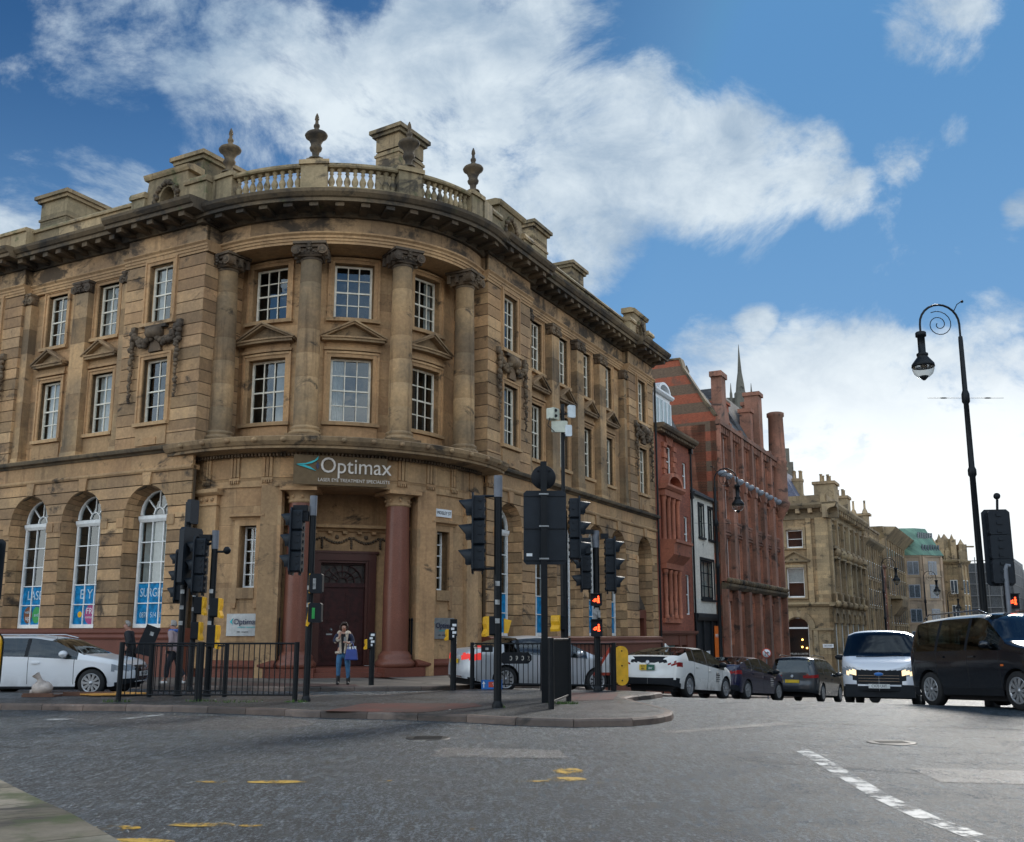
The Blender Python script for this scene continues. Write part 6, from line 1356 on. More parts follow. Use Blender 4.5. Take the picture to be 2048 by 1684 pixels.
    for s_ in (-1,1):
        m=MB(); yy=s_*(Wd+.10)
        rbv=[(mx-.09+.18*0,0)]; m.blob((mx,yy,mz+.06),.13,12,8,(.75,1.,.62)); m.tube([(mx,s_*(Wd-.1),mz-.02),(mx,yy,mz+.02)],.03,6); mo=m.build('door_mirror',S_.get('mirmat',paint),t)
        for hxp in S_.get('handles',[]):
            m=MB(); zz=smoothprof(belt,hxp)-.13; m.box(hxp-.1,hxp+.1,*sorted((s_*(Wd-.012),s_*(Wd+.025))),zz-.018,zz+.018); m.build('door_handle',S_.get('handmat',paint),t)
    for nm,mat,fn in S_.get('extra',[]):
        m=MB(); fn(m); m.build(nm,mat,t)
    for s2,size,mat,pos,ry in S_.get('text',[]):
        # rear face (-x) or front face (+x)
        f=1 if pos[0]>0 else -1; text(s2,size,mat,t,tmtx(pos,(0,f,0),(0,0,1),(f,0,0)),ext=.003,sx=.75)
    return t
def bx(*a): return lambda m:m.box(*a)
# white estate
est=dict(L=4.72,W=1.84,top=[(-2.36,.92),(-2.33,1.05),(-2.05,1.30),(-1.8,1.385),(-1.0,1.44),(0,1.44),(.5,1.36),(1.28,.985),(1.5,.955),(2.0,.86),(2.28,.72),(2.36,.62)],belt=[(-2.36,.92),(-1.5,.96),(0,.93),(1.3,.86),(2.0,.76),(2.36,.58)],
 wheels=[-1.34,1.48],wr=.325,side=[-1.95,1.12],ws=[.42,1.26],rw=[-2.3,-2.0],pillars=[-1.15,-.12],seams=[-1.05,-.06,1.05],mirror=.82,handles=[-.85,.12],seats=(-.9,.1),
 patch=[('headlight',lambda x,y,z:x>1.95 and .60<z<.745 and y>.34),('grille',lambda x,y,z:x>2.2 and .36<z<.72 and y<.36),('lower_trim',lambda x,y,z:x>2.0 and .27<z<.42 and .40<y<.80)],
 extra=[('roof_rail','chrome',lambda m:[m.tube([(-1.8,s_*.56,1.40),(-1.5,s_*.58,1.46),(.1,s_*.58,1.46),(.45,s_*.56,1.38)],.016,6) for s_ in (-1,1)]),
  ('grille_frame','chrome',lambda m:(m.tube([(2.38,-.36,.72),(2.385,-.40,.55),(2.37,-.25,.37),(2.37,.25,.37),(2.385,.40,.55),(2.38,.36,.72),(2.38,-.36,.72)],.012,6),[m.box(2.375,2.39,-.34,.34,.41+.05*k,.418+.05*k) for k in range(6)])),
  ('grille_rings','chrome',lambda m:[m.lathe((2.40,-.13+.087*k,.63),[(.05,-.005),(.058,0),(.05,.005),(.043,0)],14,'x') for k in range(4)]),
  ('number_plate','plate_w',bx(2.39,2.405,-.26,.26,.47,.58)),('sill_trim','blackm',lambda m:[m.box(-1.0,1.1,*sorted((s_*.87,s_*.905)),.20,.245) for s_ in (-1,1)])],text=[('NA17 KXP',.11,'text_dark',(2.407,0,.525),0)],mirmat='p_white')
vehicle('white_estate_car','white estate car with chrome roof rails entering behind the guard rail at the left','car',est,'p_white',-11.5,25.0,0,rad(-1))
# silver saloon
sal=dict(L=4.70,W=1.81,top=[(-2.35,.80),(-2.30,1.03),(-2.2,1.07),(-1.75,1.12),(-.95,1.41),(-.3,1.48),(.2,1.46),(.55,1.38),(1.3,1.03),(2.0,.88),(2.27,.74),(2.35,.6)],belt=[(-2.35,.80),(-2.1,.98),(-1.2,1.0),(0,.95),(1.3,.90),(2.0,.78),(2.35,.56)],
 wheels=[-1.28,1.42],wr=.325,side=[-1.35,1.1],ws=[.40,1.28],rw=[-1.75,-.92],pillars=[-.95,-.1],seams=[-1.0,-.05,1.0],mirror=.8,handles=[-.8,.15],seats=(-.75,.2),
 patch=[('lit_tail_light',lambda x,y,z:x<-1.98 and .80<z<.955 and y>.40 and x<-1.98-.0),('rear_panel',lambda x,y,z:x<-2.1 and z<.34),('headlight',lambda x,y,z:x>1.85 and .62<z<.76 and y>.4)],
 extra=[('number_plate','plate_y',bx(-2.40,-2.375,-.26,.26,.70,.81)),('high_brake_lamp','tail_lit',bx(-1.70,-1.66,-.12,.12,1.135,1.16)),('emblem','chrome',lambda m:m.lathe((-2.38,0,.92),[(.06,-.005),(.07,0),(.06,.005),(.05,0)],14,'x',True,1.3)),('bumper_strip','chrome',lambda m:m.box(-2.385,-2.36,-.5,.5,.36,.385))],text=[('YK67 VHP',.10,'text_dark',(-2.402,0,.755),0)],mirmat='p_silver')
th=rad(25); hx_,hy_=cos(th),sin(th); vehicle('silver_saloon_car','silver saloon with a lit red tail lamp waiting behind the railing','car',sal,'p_silver',.62,27.4,.0,th)
# hatchbacks (white taxi, navy)
hb=dict(L=4.54,W=1.76,top=[(-2.27,.85),(-2.24,1.07),(-2.1,1.12),(-1.6,1.26),(-.9,1.42),(-.2,1.47),(.15,1.45),(.5,1.36),(1.45,.96),(1.9,.82),(2.2,.66),(2.27,.56)],belt=[(-2.27,.84),(-2.1,1.02),(-1.2,1.02),(0,.93),(1.4,.84),(2.0,.70),(2.27,.50)],
 wheels=[-1.33,1.37],wr=.32,side=[-1.45,1.25],ws=[.38,1.42],rw=[-2.0,-.85],pillars=[-1.0,-.08],seams=[-1.05,-.04,1.05],mirror=.85,handles=[-.85,.1],seats=(-.8,.15),spokes=10,
 patch=[('tail_light',lambda x,y,z:x<-1.88 and y>.62 and (.85<z<.91 or (y>.76 and .85<z<.97))),('rear_panel',lambda x,y,z:x<-2.12 and z>.93 and y<.52),('bumper_trim',lambda x,y,z:x<-1.9 and .2<z<.50 and y<.84),('headlight',lambda x,y,z:x>1.8 and .55<z<.7 and y>.4)],
 extra=[('number_plate','plate_y',bx(-2.325,-2.30,0.02,.24,.72,.87)),('taxi_licence_plate','dgreen',bx(-2.325,-2.30,-.22,.015,.72,.87)),('emblem','chrome',lambda m:m.lathe((-2.30,0,.935),[(.05,-.005),(.065,0),(.05,.005),(.04,0)],14,'x')),('roof_fin','p_pearl',lambda m:m.poly([(-1.1,1.42),(-.9,1.43),(-1.12,1.52)],-.02,.02))],mirmat='blackm')
hb1=dict(hb); hb1['text']=[('NL70',.07,'text_dark',(-2.327,.13,.825),0),('VBV',.08,'text_dark',(-2.327,.13,.755),0),('2047',.08,'white',(-2.327,-.10,.77),0)]
def place(fn,P1,deg,wb_off,Wd,*a):
    # P1 = near-side (right) rear wheel contact; deg = heading clockwise from +Y
    h=Vector((sin(rad(deg)),cos(rad(deg)),0)); lft=Vector((-h.y,h.x,0)); c=Vector((*P1,0))+h*(-wb_off)+lft*(Wd/2-.1); return c,math.atan2(h.y,h.x)
def taxi_side(t,white=True):
    m=MB(); 
    for k,(w,h) in enumerate(((.25,.05),(.32,.09),(.3,.05),(.34,.05),(.28,.04))): m.box(.55,.55+w*.8,-.90,-.885,.74-.06*k,.74-.06*k+h*.35)
    m.build('door_lettering','text_dark' if white else 'curtain',t)
c,a=place(None,(4.95,28.6),33.5,-1.33,1.76); t=vehicle('white_hatchback_taxi','white hatchback taxi seen from behind with yellow and green plates at the kerb','car',hb1,'p_pearl',c.x,c.y,-.27,a); taxi_side(t)
hb2=dict(hb); hb2['patch']=[('tail_light',lambda x,y,z:x<-1.88 and y>.56 and .83<z<.93),('bumper_trim',lambda x,y,z:x<-1.9 and .2<z<.45 and y<.84)]; hb2['extra']=hb['extra'][:1]
c,a=place(None,(7.85,34.),36.5,-1.33,1.76); t=vehicle('navy_hatchback_taxi','dark navy hatchback taxi queuing between the white taxi and the charcoal people carrier','car',hb2,'p_navy',c.x,c.y,-.74,a); taxi_side(t,False)
# charcoal people carrier
mpv=dict(L=4.40,W=1.83,top=[(-2.2,.95),(-2.17,1.15),(-2.0,1.56),(-1.8,1.63),(-.9,1.67),(.2,1.64),(.55,1.55),(1.35,1.08),(1.9,.92),(2.15,.75),(2.2,.65)],belt=[(-2.2,.93),(-1.9,1.0),(0,.98),(1.3,.92),(2.,.78),(2.2,.6)],
 wheels=[-1.28,1.4],wr=.33,side=[-1.85,1.15],ws=[.42,1.32],rw=[-2.15,-1.93],pillars=[-1.05,-.05],seams=[-1.0,0,1.0],mirror=.8,handles=[-.8,.15],seats=(-.8,.2),er=.42,
 patch=[('tail_light',lambda x,y,z:x<-1.9 and y>.46 and .84<z<.97),('bumper_trim',lambda x,y,z:x<-1.9 and z<.42)],
 extra=[('number_plate','plate_y',bx(-2.25,-2.225,-.26,.26,.66,.77)),('rear_glass','carglass',lambda m:m.add([(-2.215,-.62,1.04),(-2.215,.62,1.04),(-2.06,.54,1.47),(-2.06,-.54,1.47)],[(0,1,2,3)])),('emblem','chrome',lambda m:m.lathe((-2.24,0,.9),[(.05,-.005),(.06,0),(.05,.005),(.045,0)],14,'x')),('roof_rail','blackm',lambda m:[m.tube([(-1.7,s_*.6,1.64),(-1.5,s_*.62,1.70),(.0,s_*.62,1.70),(.2,s_*.6,1.64)],.016,6) for s_ in (-1,1)])])
c,a=place(None,(11.6,38.0),31,-1.28,1.83); vehicle('charcoal_people_carrier','charcoal people carrier seen from behind in front of the stone corner block','car',mpv,'p_grey',c.x,c.y,-1.16,a)
# van, front on
van=dict(scale=1.05,L=4.97,W=1.99,top=[(-2.48,1.9),(-2.4,2.0),(-1,2.06),(.9,2.05),(1.15,1.98),(1.85,1.30),(2.0,1.22),(2.3,1.10),(2.45,.98),(2.48,.85)],belt=[(-2.48,1.2),(1.2,1.15),(1.9,1.12),(2.3,.98),(2.48,.8)],wheels=[-1.3,1.55],wr=.35,side=[.15,1.55],ws=[1.1,1.9],rw=[-9,-8.9],pillars=[],seams=[.05,1.1],mirror=1.45,handles=[.25],seats=(.55,),tumble=.16,ef=.62,er=.2,mirmat='blackm',
 patch=[('lit_headlight',lambda x,y,z:x>2.1 and .76<z<.88 and .62<y<.86),('headlight',lambda x,y,z:x>2.0 and .74<z<.95 and y>.60),('grille',lambda x,y,z:x>2.2 and .50<z<.88 and y<.74-.9*abs(z-.74)),('lower_trim',lambda x,y,z:x>1.95 and z<.44)],
 extra=[('grille_bars','chrome',lambda m:[m.box(2.50,2.515,-.52,.52,.58+.075*k,.59+.075*k) for k in range(3)]),('emblem','blue',lambda m:m.lathe((2.515,0,.77),[(.01,0),(.12,0),(.11,.012),(.01,.014)],16,'x',True,.42)),('emblem_ring','chrome',lambda m:m.lathe((2.512,0,.77),[(.121,-.004),(.135,0),(.121,.008)],16,'x',True,.44)),('number_plate','plate_w',bx(2.53,2.545,-.27,.27,.40,.51)),('lower_bumper','blackm',lambda m:m.box(2.0,2.44,-.88,.88,.17,.5)),('wiper','blackm',lambda m:m.tube([(2.0,-.6,1.25),(1.95,.1,1.27),(1.9,.65,1.30)],.012,5))],text=[('CX70 UHT',.11,'text_dark',(2.547,0,.455),0)])
a=math.atan2(-.886*1.0,-.40); vehicle('white_van','silver-white van facing the viewer with its right headlamp lit','van',van,'p_van',10.35+.41*2.6,28.5+.91*2.6,-.42,a)
# black 4x4
suv=dict(L=4.75,W=1.96,top=[(-2.37,1.1),(-2.33,1.4),(-2.1,1.90),(-1.9,1.96),(-1.0,2.0),(.2,1.99),(.5,1.91),(1.15,1.36),(1.4,1.28),(2.0,1.17),(2.28,1.02),(2.37,.86)],belt=[(-2.37,1.05),(-1.9,1.22),(0,1.20),(1.15,1.17),(2.,1.06),(2.37,.82)],wheels=[-1.42,1.45],wr=.38,sill=.27,side=[-2.0,1.0],ws=[.38,1.16],rw=[-2.3,-2.05],pillars=[-1.1,-.05],seams=[-1.1,-.02,1.0],mirror=.75,handles=[-.9,.15],seats=(-.8,.15),
 patch=[('running_light',lambda x,y,z:x>1.95 and .83<z<.87 and y>.48),('headlight',lambda x,y,z:x>1.9 and .75<z<.94 and y>.48),('grille',lambda x,y,z:x>2.15 and .55<z<.90 and y<.46),('lower_trim',lambda x,y,z:(z<.42)),('tail_light',lambda x,y,z:x<-2.1 and y>.6 and .9<z<1.1)],
 extra=[('roof_rail','chrome',lambda m:[m.tube([(-1.9,s_*.62,1.96),(-1.7,s_*.64,2.05),(.1,s_*.64,2.04),(.35,s_*.62,1.95)],.02,6) for s_ in (-1,1)]),('number_plate','plate_w',bx(2.41,2.43,-.26,.26,.5,.61)),('side_repeater','orange',lambda m:[m.box(1.05,1.13,*sorted((s_*.975,s_*.99)),.86,.90) for s_ in (-1,1)])])
h=Vector((.195,-.981,0)); lf=Vector((-h.y,h.x,0)); fw=Vector((10.08,20.0,0)); cpos=fw-h*1.45+lf*.88
vehicle('black_suv','large black four by four turning towards the viewer at the right edge','car',suv,'p_black',cpos.x,cpos.y,-.03,math.atan2(h.y,h.x))
# ---------------- people ----------------
def skinned(name,joints,edges,mat,parent,sub=2,root=0):
    me=bpy.data.meshes.new(name); me.from_pydata([j[:3] for j in joints],edges,[]); o=bpy.data.objects.new(name,me); col.objects.link(o)
    sk=o.modifiers.new('skin','SKIN'); sk.use_smooth_shade=True
    for i,j in enumerate(joints):
        v=me.skin_vertices[0].data[i]; r=j[3]; v.radius=(r if not isinstance(r,tuple) else r[0], r if not isinstance(r,tuple) else r[1]); v.use_root=(i==root)
    ss=o.modifiers.new('sub','SUBSURF'); ss.levels=sub; ss.render_levels=sub
    bpy.context.view_layer.update(); dg=bpy.context.evaluated_depsgraph_get(); m2=bpy.data.meshes.new_from_object(o.evaluated_get(dg)); bpy.data.objects.remove(o)
    m2.materials.clear(); m2.materials.append(M[mat]); m2.polygons.foreach_set('use_smooth',[True]*len(m2.polygons)); o=bpy.data.objects.new(name,m2); col.objects.link(o); o.parent=parent; return o
M['skin']=plain('skin',(.42,.22,.15),.55,var=.08); M['skin_red']=plain('ruddy_skin',(.40,.20,.14),.6,var=.08); M['hair']=plain('dark_brown_hair',(.035,.018,.012),.6); M['grhair']=plain('grey_hair',(.32,.29,.26),.8); M['denim']=plain('blue_denim',(.05,.15,.28),.85,var=.25)
M['jacket']=plain('navy_suede_jacket',(.012,.018,.045),.8); M['fleece']=plain('cream_fleece',(.52,.43,.33),.95,var=.2); M['blacktop']=plain('black_jumper',(.01,.01,.012),.9); M['bluebag']=plain('royal_blue_bag',(.015,.04,.22),.4); M['boots']=plain('black_boots',(.01,.01,.01),.5)
M['darkcoat']=plain('dark_coat',(.018,.020,.024),.85); M['palecoat']=plain('pale_pink_coat',(.32,.24,.24),.85); M['bluescarf']=plain('blue_scarf',(.05,.12,.35),.85); M['shoe_w']=plain('white_trainers',(.6,.58,.55),.7); M['trous']=plain('dark_trousers',(.015,.016,.022),.85)
def hand(J,E,base,wr,dirv,up,sc=1.):
    """palm and five short finger chains appended to the joint list"""
    d=Vector(dirv).normalized(); u=Vector(up).normalized(); s=d.cross(u).normalized(); w=Vector(J[wr][:3])
    J.append((*(w+d*.045*sc),(.026,.016))); p=len(J)-1; E.append((wr,p))
    for k,(off,ln) in enumerate(((-.028,.060),(-.010,.072),(.010,.068),(.027,.052))):
        a=w+d*.085*sc+s*off*sc; J.append((*a,.0095)); i=len(J)-1; E.append((p,i)); b=a+d*ln*.55*sc-u*.012; J.append((*b,.0085)); E.append((i,i+1)); c=b+d*ln*.25*sc-u*.03; J.append((*c,.0075)); E.append((i+1,i+2))
    a=w+d*.03*sc-s*.042*sc; J.append((*a,.011)); i=len(J)-1; E.append((p,i)); b=a+d*.035*sc-u*.02; J.append((*b,.009)); E.append((i,i+1))
def head_parts(root,c,face,r=.105,skin='skin',hair='hair',long=True):
    """face features on the head: c centre, face unit direction"""
    f=Vector(face).normalized(); s=Vector((-f.y,f.x,0)).normalized(); u=f.cross(s)*-1 if (f.cross(s)).z<0 else f.cross(s); c=Vector(c)
    m=MB(); 
    for k in range(60):
        a=random.uniform(0,2*pi); b=random.uniform(-.1,1.); v=(s*cos(a)*.9+(-f)*abs(sin(a)) if sin(a)<0 else s*cos(a)-f*sin(a)*.9); 
        p=c+v.normalized()*r*.80*math.sqrt(max(.05,1-b*b*.8))+u*r*b*.95; m.blob(p,r*.34,5,4)
    for k in range(10): a=pi*k/9; m.blob(c+u*r*.98+f*r*.25*sin(a)+s*r*.4*cos(a),r*.33,5,4)
    if long:
        for s_ in (-1,1):
            for k in range(12): t=k/11; m.blob(c-f*r*.35+s*s_*r*(.85-.1*t)-u*(r*2.2*t)+f*.01*k*.3,r*(.34-.12*t),6,4)
        for k in range(10): t=k/9; m.blob(c-f*r*.75-u*(r*2.2*t),r*(.5-.1*t),6,4)
    m.build('hair',hair,root)
    m=MB()
    for s_ in (-1,1): m.blob(c+f*r*.86+s*s_*r*.36+u*r*.08,r*.10,8,5,(1,1,.6))
    m.build('eyes','text_dark',root)
    m=MB(); m.blob(c+f*r*.90-u*r*.52,r*.13,8,4,(1.3,1.3,.45)); m.build('mouth','redsign',root)
# woman in the doorway
W0=empty('person',(-4.62,27.55,.118),rad(4),'woman in fleece-trimmed navy jacket and blue jeans before the doorway','person','people on the pavement')
J=[(0,0,.92,.13),(0,0,1.08,.125),(0,.0,1.26,.13),(0,.01,1.38,.075),(0,.0,1.44,.05),(0,-.015,1.53,.085),(0,-.02,1.60,.078),(0,-.115,1.515,.014),   # 0 pelvis..6 head 7 nose
 (-.10,0,.84,.095),(-.12,-.01,.50,.062),(-.125,.02,.12,.042),(-.125,-.0,.06,.036),(-.13,-.1,.03,.034),
 (.10,0,.84,.095),(.13,-.02,.50,.062),(.145,.02,.12,.042),(.145,.0,.06,.036),(.16,-.1,.03,.034),
 (-.17,.0,1.35,.06),(-.23,-.02,1.14,.046),(-.13,-.20,1.22,.034),(-.08,-.24,1.30,.026),
 (.17,.0,1.35,.06),(.24,-.03,1.12,.046),(.17,-.23,1.10,.034),(.12,-.28,1.13,.026)]
E_=[(0,1),(1,2),(2,3),(3,4),(4,5),(5,6),(5,7),(0,8),(8,9),(9,10),(10,11),(11,12),(0,13),(13,14),(14,15),(15,16),(16,17),(3,18),(18,19),(19,20),(20,21),(3,22),(22,23),(23,24),(24,25)]
hand(J,E_,None,21,(.1,-.1,1),(0,-1,.2)); hand(J,E_,None,25,(-.6,-.6,.25),(0,-.3,1))
skinned('body',J,E_,'skin',W0); head_parts(W0,(0,-.02,1.555),(.25,-.95,-.25))
skinned('jeans',[(0,0,.95,.155),(0,0,.86,.15),(-.10,0,.80,.11),(-.115,-.005,.62,.085),(-.12,-.01,.48,.072),(-.125,.015,.30,.062),(-.125,.02,.14,.048),(.10,0,.80,.11),(.12,-.01,.62,.085),(.13,-.02,.48,.072),(.14,.0,.30,.062),(.145,.02,.14,.048)],[(0,1),(1,2),(2,3),(3,4),(4,5),(5,6),(1,7),(7,8),(8,9),(9,10),(10,11)],'denim',W0)
skinned('jacket',[(0,.01,.92,(.18,.14)),(0,.01,1.05,(.175,.135)),(0,.01,1.24,(.165,.13)),(0,.015,1.36,(.12,.09)),(-.17,.01,1.35,.085),(-.24,-.01,1.15,.075),(-.15,-.18,1.20,.062),(-.125,-.20,1.23,.058),(.17,.01,1.35,.085),(.25,-.02,1.13,.075),(.18,-.20,1.09,.062),(.155,-.23,1.10,.058)],[(0,1),(1,2),(2,3),(3,4),(4,5),(5,6),(6,7),(3,8),(8,9),(9,10),(10,11)],'jacket',W0)
m=MB(); m.box(-.07,.07,-.168,-.10,.88,1.36); m.build('jumper','blacktop',W0)
m=MB()
for s_ in (-1,1):
    for k in range(16): t=k/15; m.blob((s_*(.055+.04*t),-.165+.02*t,.86+.5*t),.035+.012*t,6,4)
    for k in range(8): t=k/7; m.blob((s_*(.09+.05*t),-.15+.16*t,1.38+.02*sin(pi*t)),.055,7,5)
    for k in range(9): t=k/8; m.blob((s_*(.06+.13*t),-.155+.09*t,.86),.036,6,4)
for c in ((-.135,-.19,1.215),(.165,-.215,1.095)):
    for k in range(8): a=2*pi*k/8; m.blob((c[0]+.04*cos(a),c[1]+.02*sin(a),c[2]+.04*sin(a)),.032,6,4)
for k in range(6): m.blob((-.21+.012*k,-.09-.02*k,1.15+.012*k),.05,6,4); m.blob((.23-.01*k,-.09-.022*k,1.115-.004*k),.05,6,4)
m.build('fleece_trim','fleece',W0)
for s_,xx in ((-1,-.125),(1,.15)): m=MB(); m.tube([(xx,.02,.27),(xx,.02,.06)],[.058,.05],10); m.blob((xx,-.05,.045),.055,10,6,(.85,1.9,.8)); m.box(xx-.03,xx+.03,.03,.08,0,.05); m.build('ankle_boot','boots',W0)
t=empty('mobile_phone',(-4.62,27.55,.118),rad(4),'dark mobile phone held up in the hands of the woman','phone'); m=MB(); m.box(.03,.10,-.335,-.325,1.15,1.29); m.build('phone','blackm',t); m=MB(); m.box(.035,.095,-.337,-.335,1.16,1.28); m.build('case_back','steel',t)
t=empty('handbag',(-4.62,27.55,.118),rad(4),'royal blue tote bag with white papers hanging from the arm of the woman','bag'); m=MB()
m.add([(.06,-.30,.66),(.42,-.30,.66),(.42,-.14,.66),(.06,-.14,.66),(.10,-.25,.96),(.38,-.25,.96),(.38,-.17,.96),(.10,-.17,.96)],[(0,1,2,3),(4,7,6,5),(0,4,5,1),(1,5,6,2),(2,6,7,3),(3,7,4,0)],raw=True); m.build('bag_body','bluebag',t,bevel=.03)
m=MB(); [m.tube([(.14,y,.95),(.16,y,1.08),(.21,-.2,1.16),(.28,y,1.08),(.32,y,.95)],.009,6) for y in (-.26,-.17)]; m.build('strap','bluebag',t); m=MB(); m.box(.12,.22,-.24,-.2,.93,1.02); m.box(.25,.36,-.23,-.19,.93,1.03); m.build('papers','white',t)
def walker(x,y,ang,label,coat,trous,hair,shoe,lean=.0,h=1.,hood=None,carry=None):
    t=empty('person',(x,y,.118),ang,label,'person','people on the pavement')   # faces +Y locally
    f=lambda J:[(a,b+lean*(c-.9 if c>.9 else 0),c*h,r) for a,b,c,r in J]
    J=f([(0,0,.93,.13),(0,.0,1.1,.13),(0,.01,1.30,.135),(0,.0,1.42,.08),(0,.01,1.49,.055),(0,.03,1.58,.088),(0,.03,1.66,.08),(0,.125,1.57,.015),
     (-.10,0,.86,.09),(-.11,.16,.50,.06),(-.11,.18,.12,.042),(-.11,.30,.06,.036),(.10,0,.86,.09),(.11,-.06,.50,.06),(.11,-.30,.16,.042),(.11,-.24,.05,.036),
     (-.19,.0,1.40,.06),(-.25,-.04,1.14,.045),(-.24,.10,.95,.03),(.19,.0,1.40,.06),(.25,.05,1.14,.045),(.22,.22,1.0,.03)])
    E_=[(0,1),(1,2),(2,3),(3,4),(4,5),(5,6),(5,7),(0,8),(8,9),(9,10),(10,11),(0,12),(12,13),(13,14),(14,15),(3,16),(16,17),(17,18),(3,19),(19,20),(20,21)]
    hand(J,E_,None,18,(0,.5,-1),(0,1,.3)); hand(J,E_,None,21,(0,.9,-.3),(0,.2,1))
    skinned('body',J,E_,'skin_red',t)
    head_parts(t,(0,.03+lean*.7,1.61*h),(0,1,0),hair=hair,long=hair!='grhair',skin='skin_red')
    skinned('coat',f([(0,0,.80,(.19,.15)),(0,0,1.0,(.185,.145)),(0,.01,1.26,(.185,.145)),(0,.01,1.40,(.12,.1)),(-.19,.0,1.40,.085),(-.26,-.04,1.15,.07),(-.245,.06,1.0,.058),(.19,.0,1.40,.085),(.26,.05,1.15,.07),(.23,.18,1.03,.058)]),[(0,1),(1,2),(2,3),(3,4),(4,5),(5,6),(3,7),(7,8),(8,9)],coat,t)
    skinned('trousers',f([(0,0,.92,.15),(-.10,.02,.80,.105),(-.11,.15,.50,.085),(-.11,.17,.16,.065),(.10,0,.80,.105),(.11,-.06,.50,.085),(.11,-.26,.20,.065)]),[(0,1),(1,2),(2,3),(0,4),(4,5),(5,6)],trous,t)
    for p in ((-.11,.24,.05),(.11,-.2,.05)): m=MB(); m.blob(p,.06,10,6,(.85,2.1,.8)); m.build('shoe',shoe,t)
    if hood: m=MB(); [m.blob((.11*cos(2*pi*k/12),.0+lean*.5+.11*sin(2*pi*k/12),1.45*h),.05,6,4) for k in range(12)]; m.build('scarf',hood,t)
    return t
walker(-10.95,28.95,rad(96),'grey-haired man in a dark coat walking behind the bonnet of the white estate','darkcoat','trous','grhair','boots',lean=.22)
t=empty('carried_board',(0,0,0),0,'black board with pale lettering carried on the shoulder of the man in the dark coat','board'); F=loc_frame(-10.45,28.6,0,rad(-80)); m=MB(F); m.poly([(-.28,.95),(.12,.85),(.40,1.62),(.02,1.76)],-.02,.02); m.build('board','blackm',t); m=MB(F); m.poly([(.1,1.45),(.2,1.42),(.23,1.52),(.13,1.55)],.02,.024); m.build('lettering','sticker',t)
walker(-9.35,27.9,rad(80),'person in a pale coat and blue scarf walking left behind the two signal posts','palecoat','trous','grhair','shoe_w',lean=.12,hood='bluescarf')
# motorcyclist-like dark post group beside the van
t=empty('parked_motorcycle',(15.2,44.0,gz(15.2,44.0)),rad(-60),'black motorcycle parked by the kerb between the people carrier and the van','motorcycle')
for xx in (-.68,.68): m=MB(); m.lathe((xx,0,.31),[(.20,-.06),(.29,-.06),(.31,-.03),(.31,.03),(.29,.06),(.20,.06)],20,'y'); w=m.build('wheel','tyre',t); m=MB(); [m.tube([(xx,0,.31),(xx+.22*cos(a),0,.31+.22*sin(a))],.012,5) for a in [k*pi/4 for k in range(8)]]; m.build('rim','alloy',w)
m=MB(); m.blob((.1,0,.80),.22,10,7,(1.5,.7,.8)); m.box(-.2,.35,-.14,.14,.3,.62); m.build('tank_and_engine','p_black',t); m=MB(); m.blob((-.42,0,.82),.17,10,6,(2.0,.7,.4)); m.build('seat','blackm',t)
m=MB(); [m.tube([(.68,s_*.09,.31),(.45,s_*.09,1.05)],.022,6) for s_ in (-1,1)]; m.tube([(.42,-.36,1.08),(.45,0,1.04),(.42,.36,1.08)],.016,6); m.tube([(-.68,.1,.31),(-.1,.1,.4)],.025,6); m.build('fork_and_bars','blackm',t); m=MB(); m.blob((.58,0,.92),.1,10,6); m.build('headlamp','lamp',t)
# ---------------- far end of the street ----------------
def blk(name,label,P,zt,zb,mat,winrows=(),wspan=1.6,wh=1.5,cornice=.5,trim='street_trim',winmat='whitewin',ww=.55,roofz=None,cat='building',bk=(4.6,13.2),group=None):
    """P: plan points (world x,y) left to right as seen; walls between them get windows"""
    r=empty(name,(0,0,0),0,label,cat,group); m=MB(); n=len(P); back=[(p[0]+bk[0],p[1]+bk[1]) for p in reversed(P)]; Q=P+back
    m.add([(x,y,zb) for x,y in Q]+[(x,y,zt) for x,y in Q],[(i,(i+1)%len(Q),len(Q)+(i+1)%len(Q),len(Q)+i) for i in range(len(Q))]+[tuple(range(len(Q),2*len(Q)))],raw=True); m.build('wall',mat,r)
    for a,b in zip(P,P[1:]):
        a=Vector((*a,0)); b=Vector((*b,0)); L=(b-a).length; u=(b-a)/L; nn=Vector((u.y,-u.x,0)); F=lambda s,d,z,a=a,u=u,nn=nn:(a.x+u.x*s+nn.x*d,a.y+u.y*s+nn.y*d,z)
        m=MB(F)
        if cornice: m.sweep([(-.1,zt-cornice*1.2),(.1,zt-cornice*1.2),(cornice,zt-.25),(cornice*1.15,zt),(-.1,zt+.1)],-.0,L)
        k=max(1,int(L/wspan))
        for z0 in winrows: m.box(0,L,0,.12,z0-.35,z0-.15)
        for i in range(k+1): x=min(L-.2,max(.2,i*L/k)); m.box(x-.18,x+.18,0,.16,zb,zt-cornice)
        m.build('trim',trim,r)
        for z0 in winrows:
            for i in range(k):
                c=(i+.5)*L/k; w=MB(F); w.box(c-ww,c+ww,.02,.06,z0,z0+wh); f=w.build('window',winmat,r); w=MB(F)
                for q0 in (-1,1): w.box(*sorted((c+q0*.05,c+q0*(ww-.08))),.06,.075,z0+.1,z0+wh-.1)
                w.build('pane','farglass',f)
    return r
M['farglass']=plain('distant_window_glass',(.06,.08,.10),.15,var=.5)
def RP2(D,s): p=rloc(D,s); return (p[0],p[1])
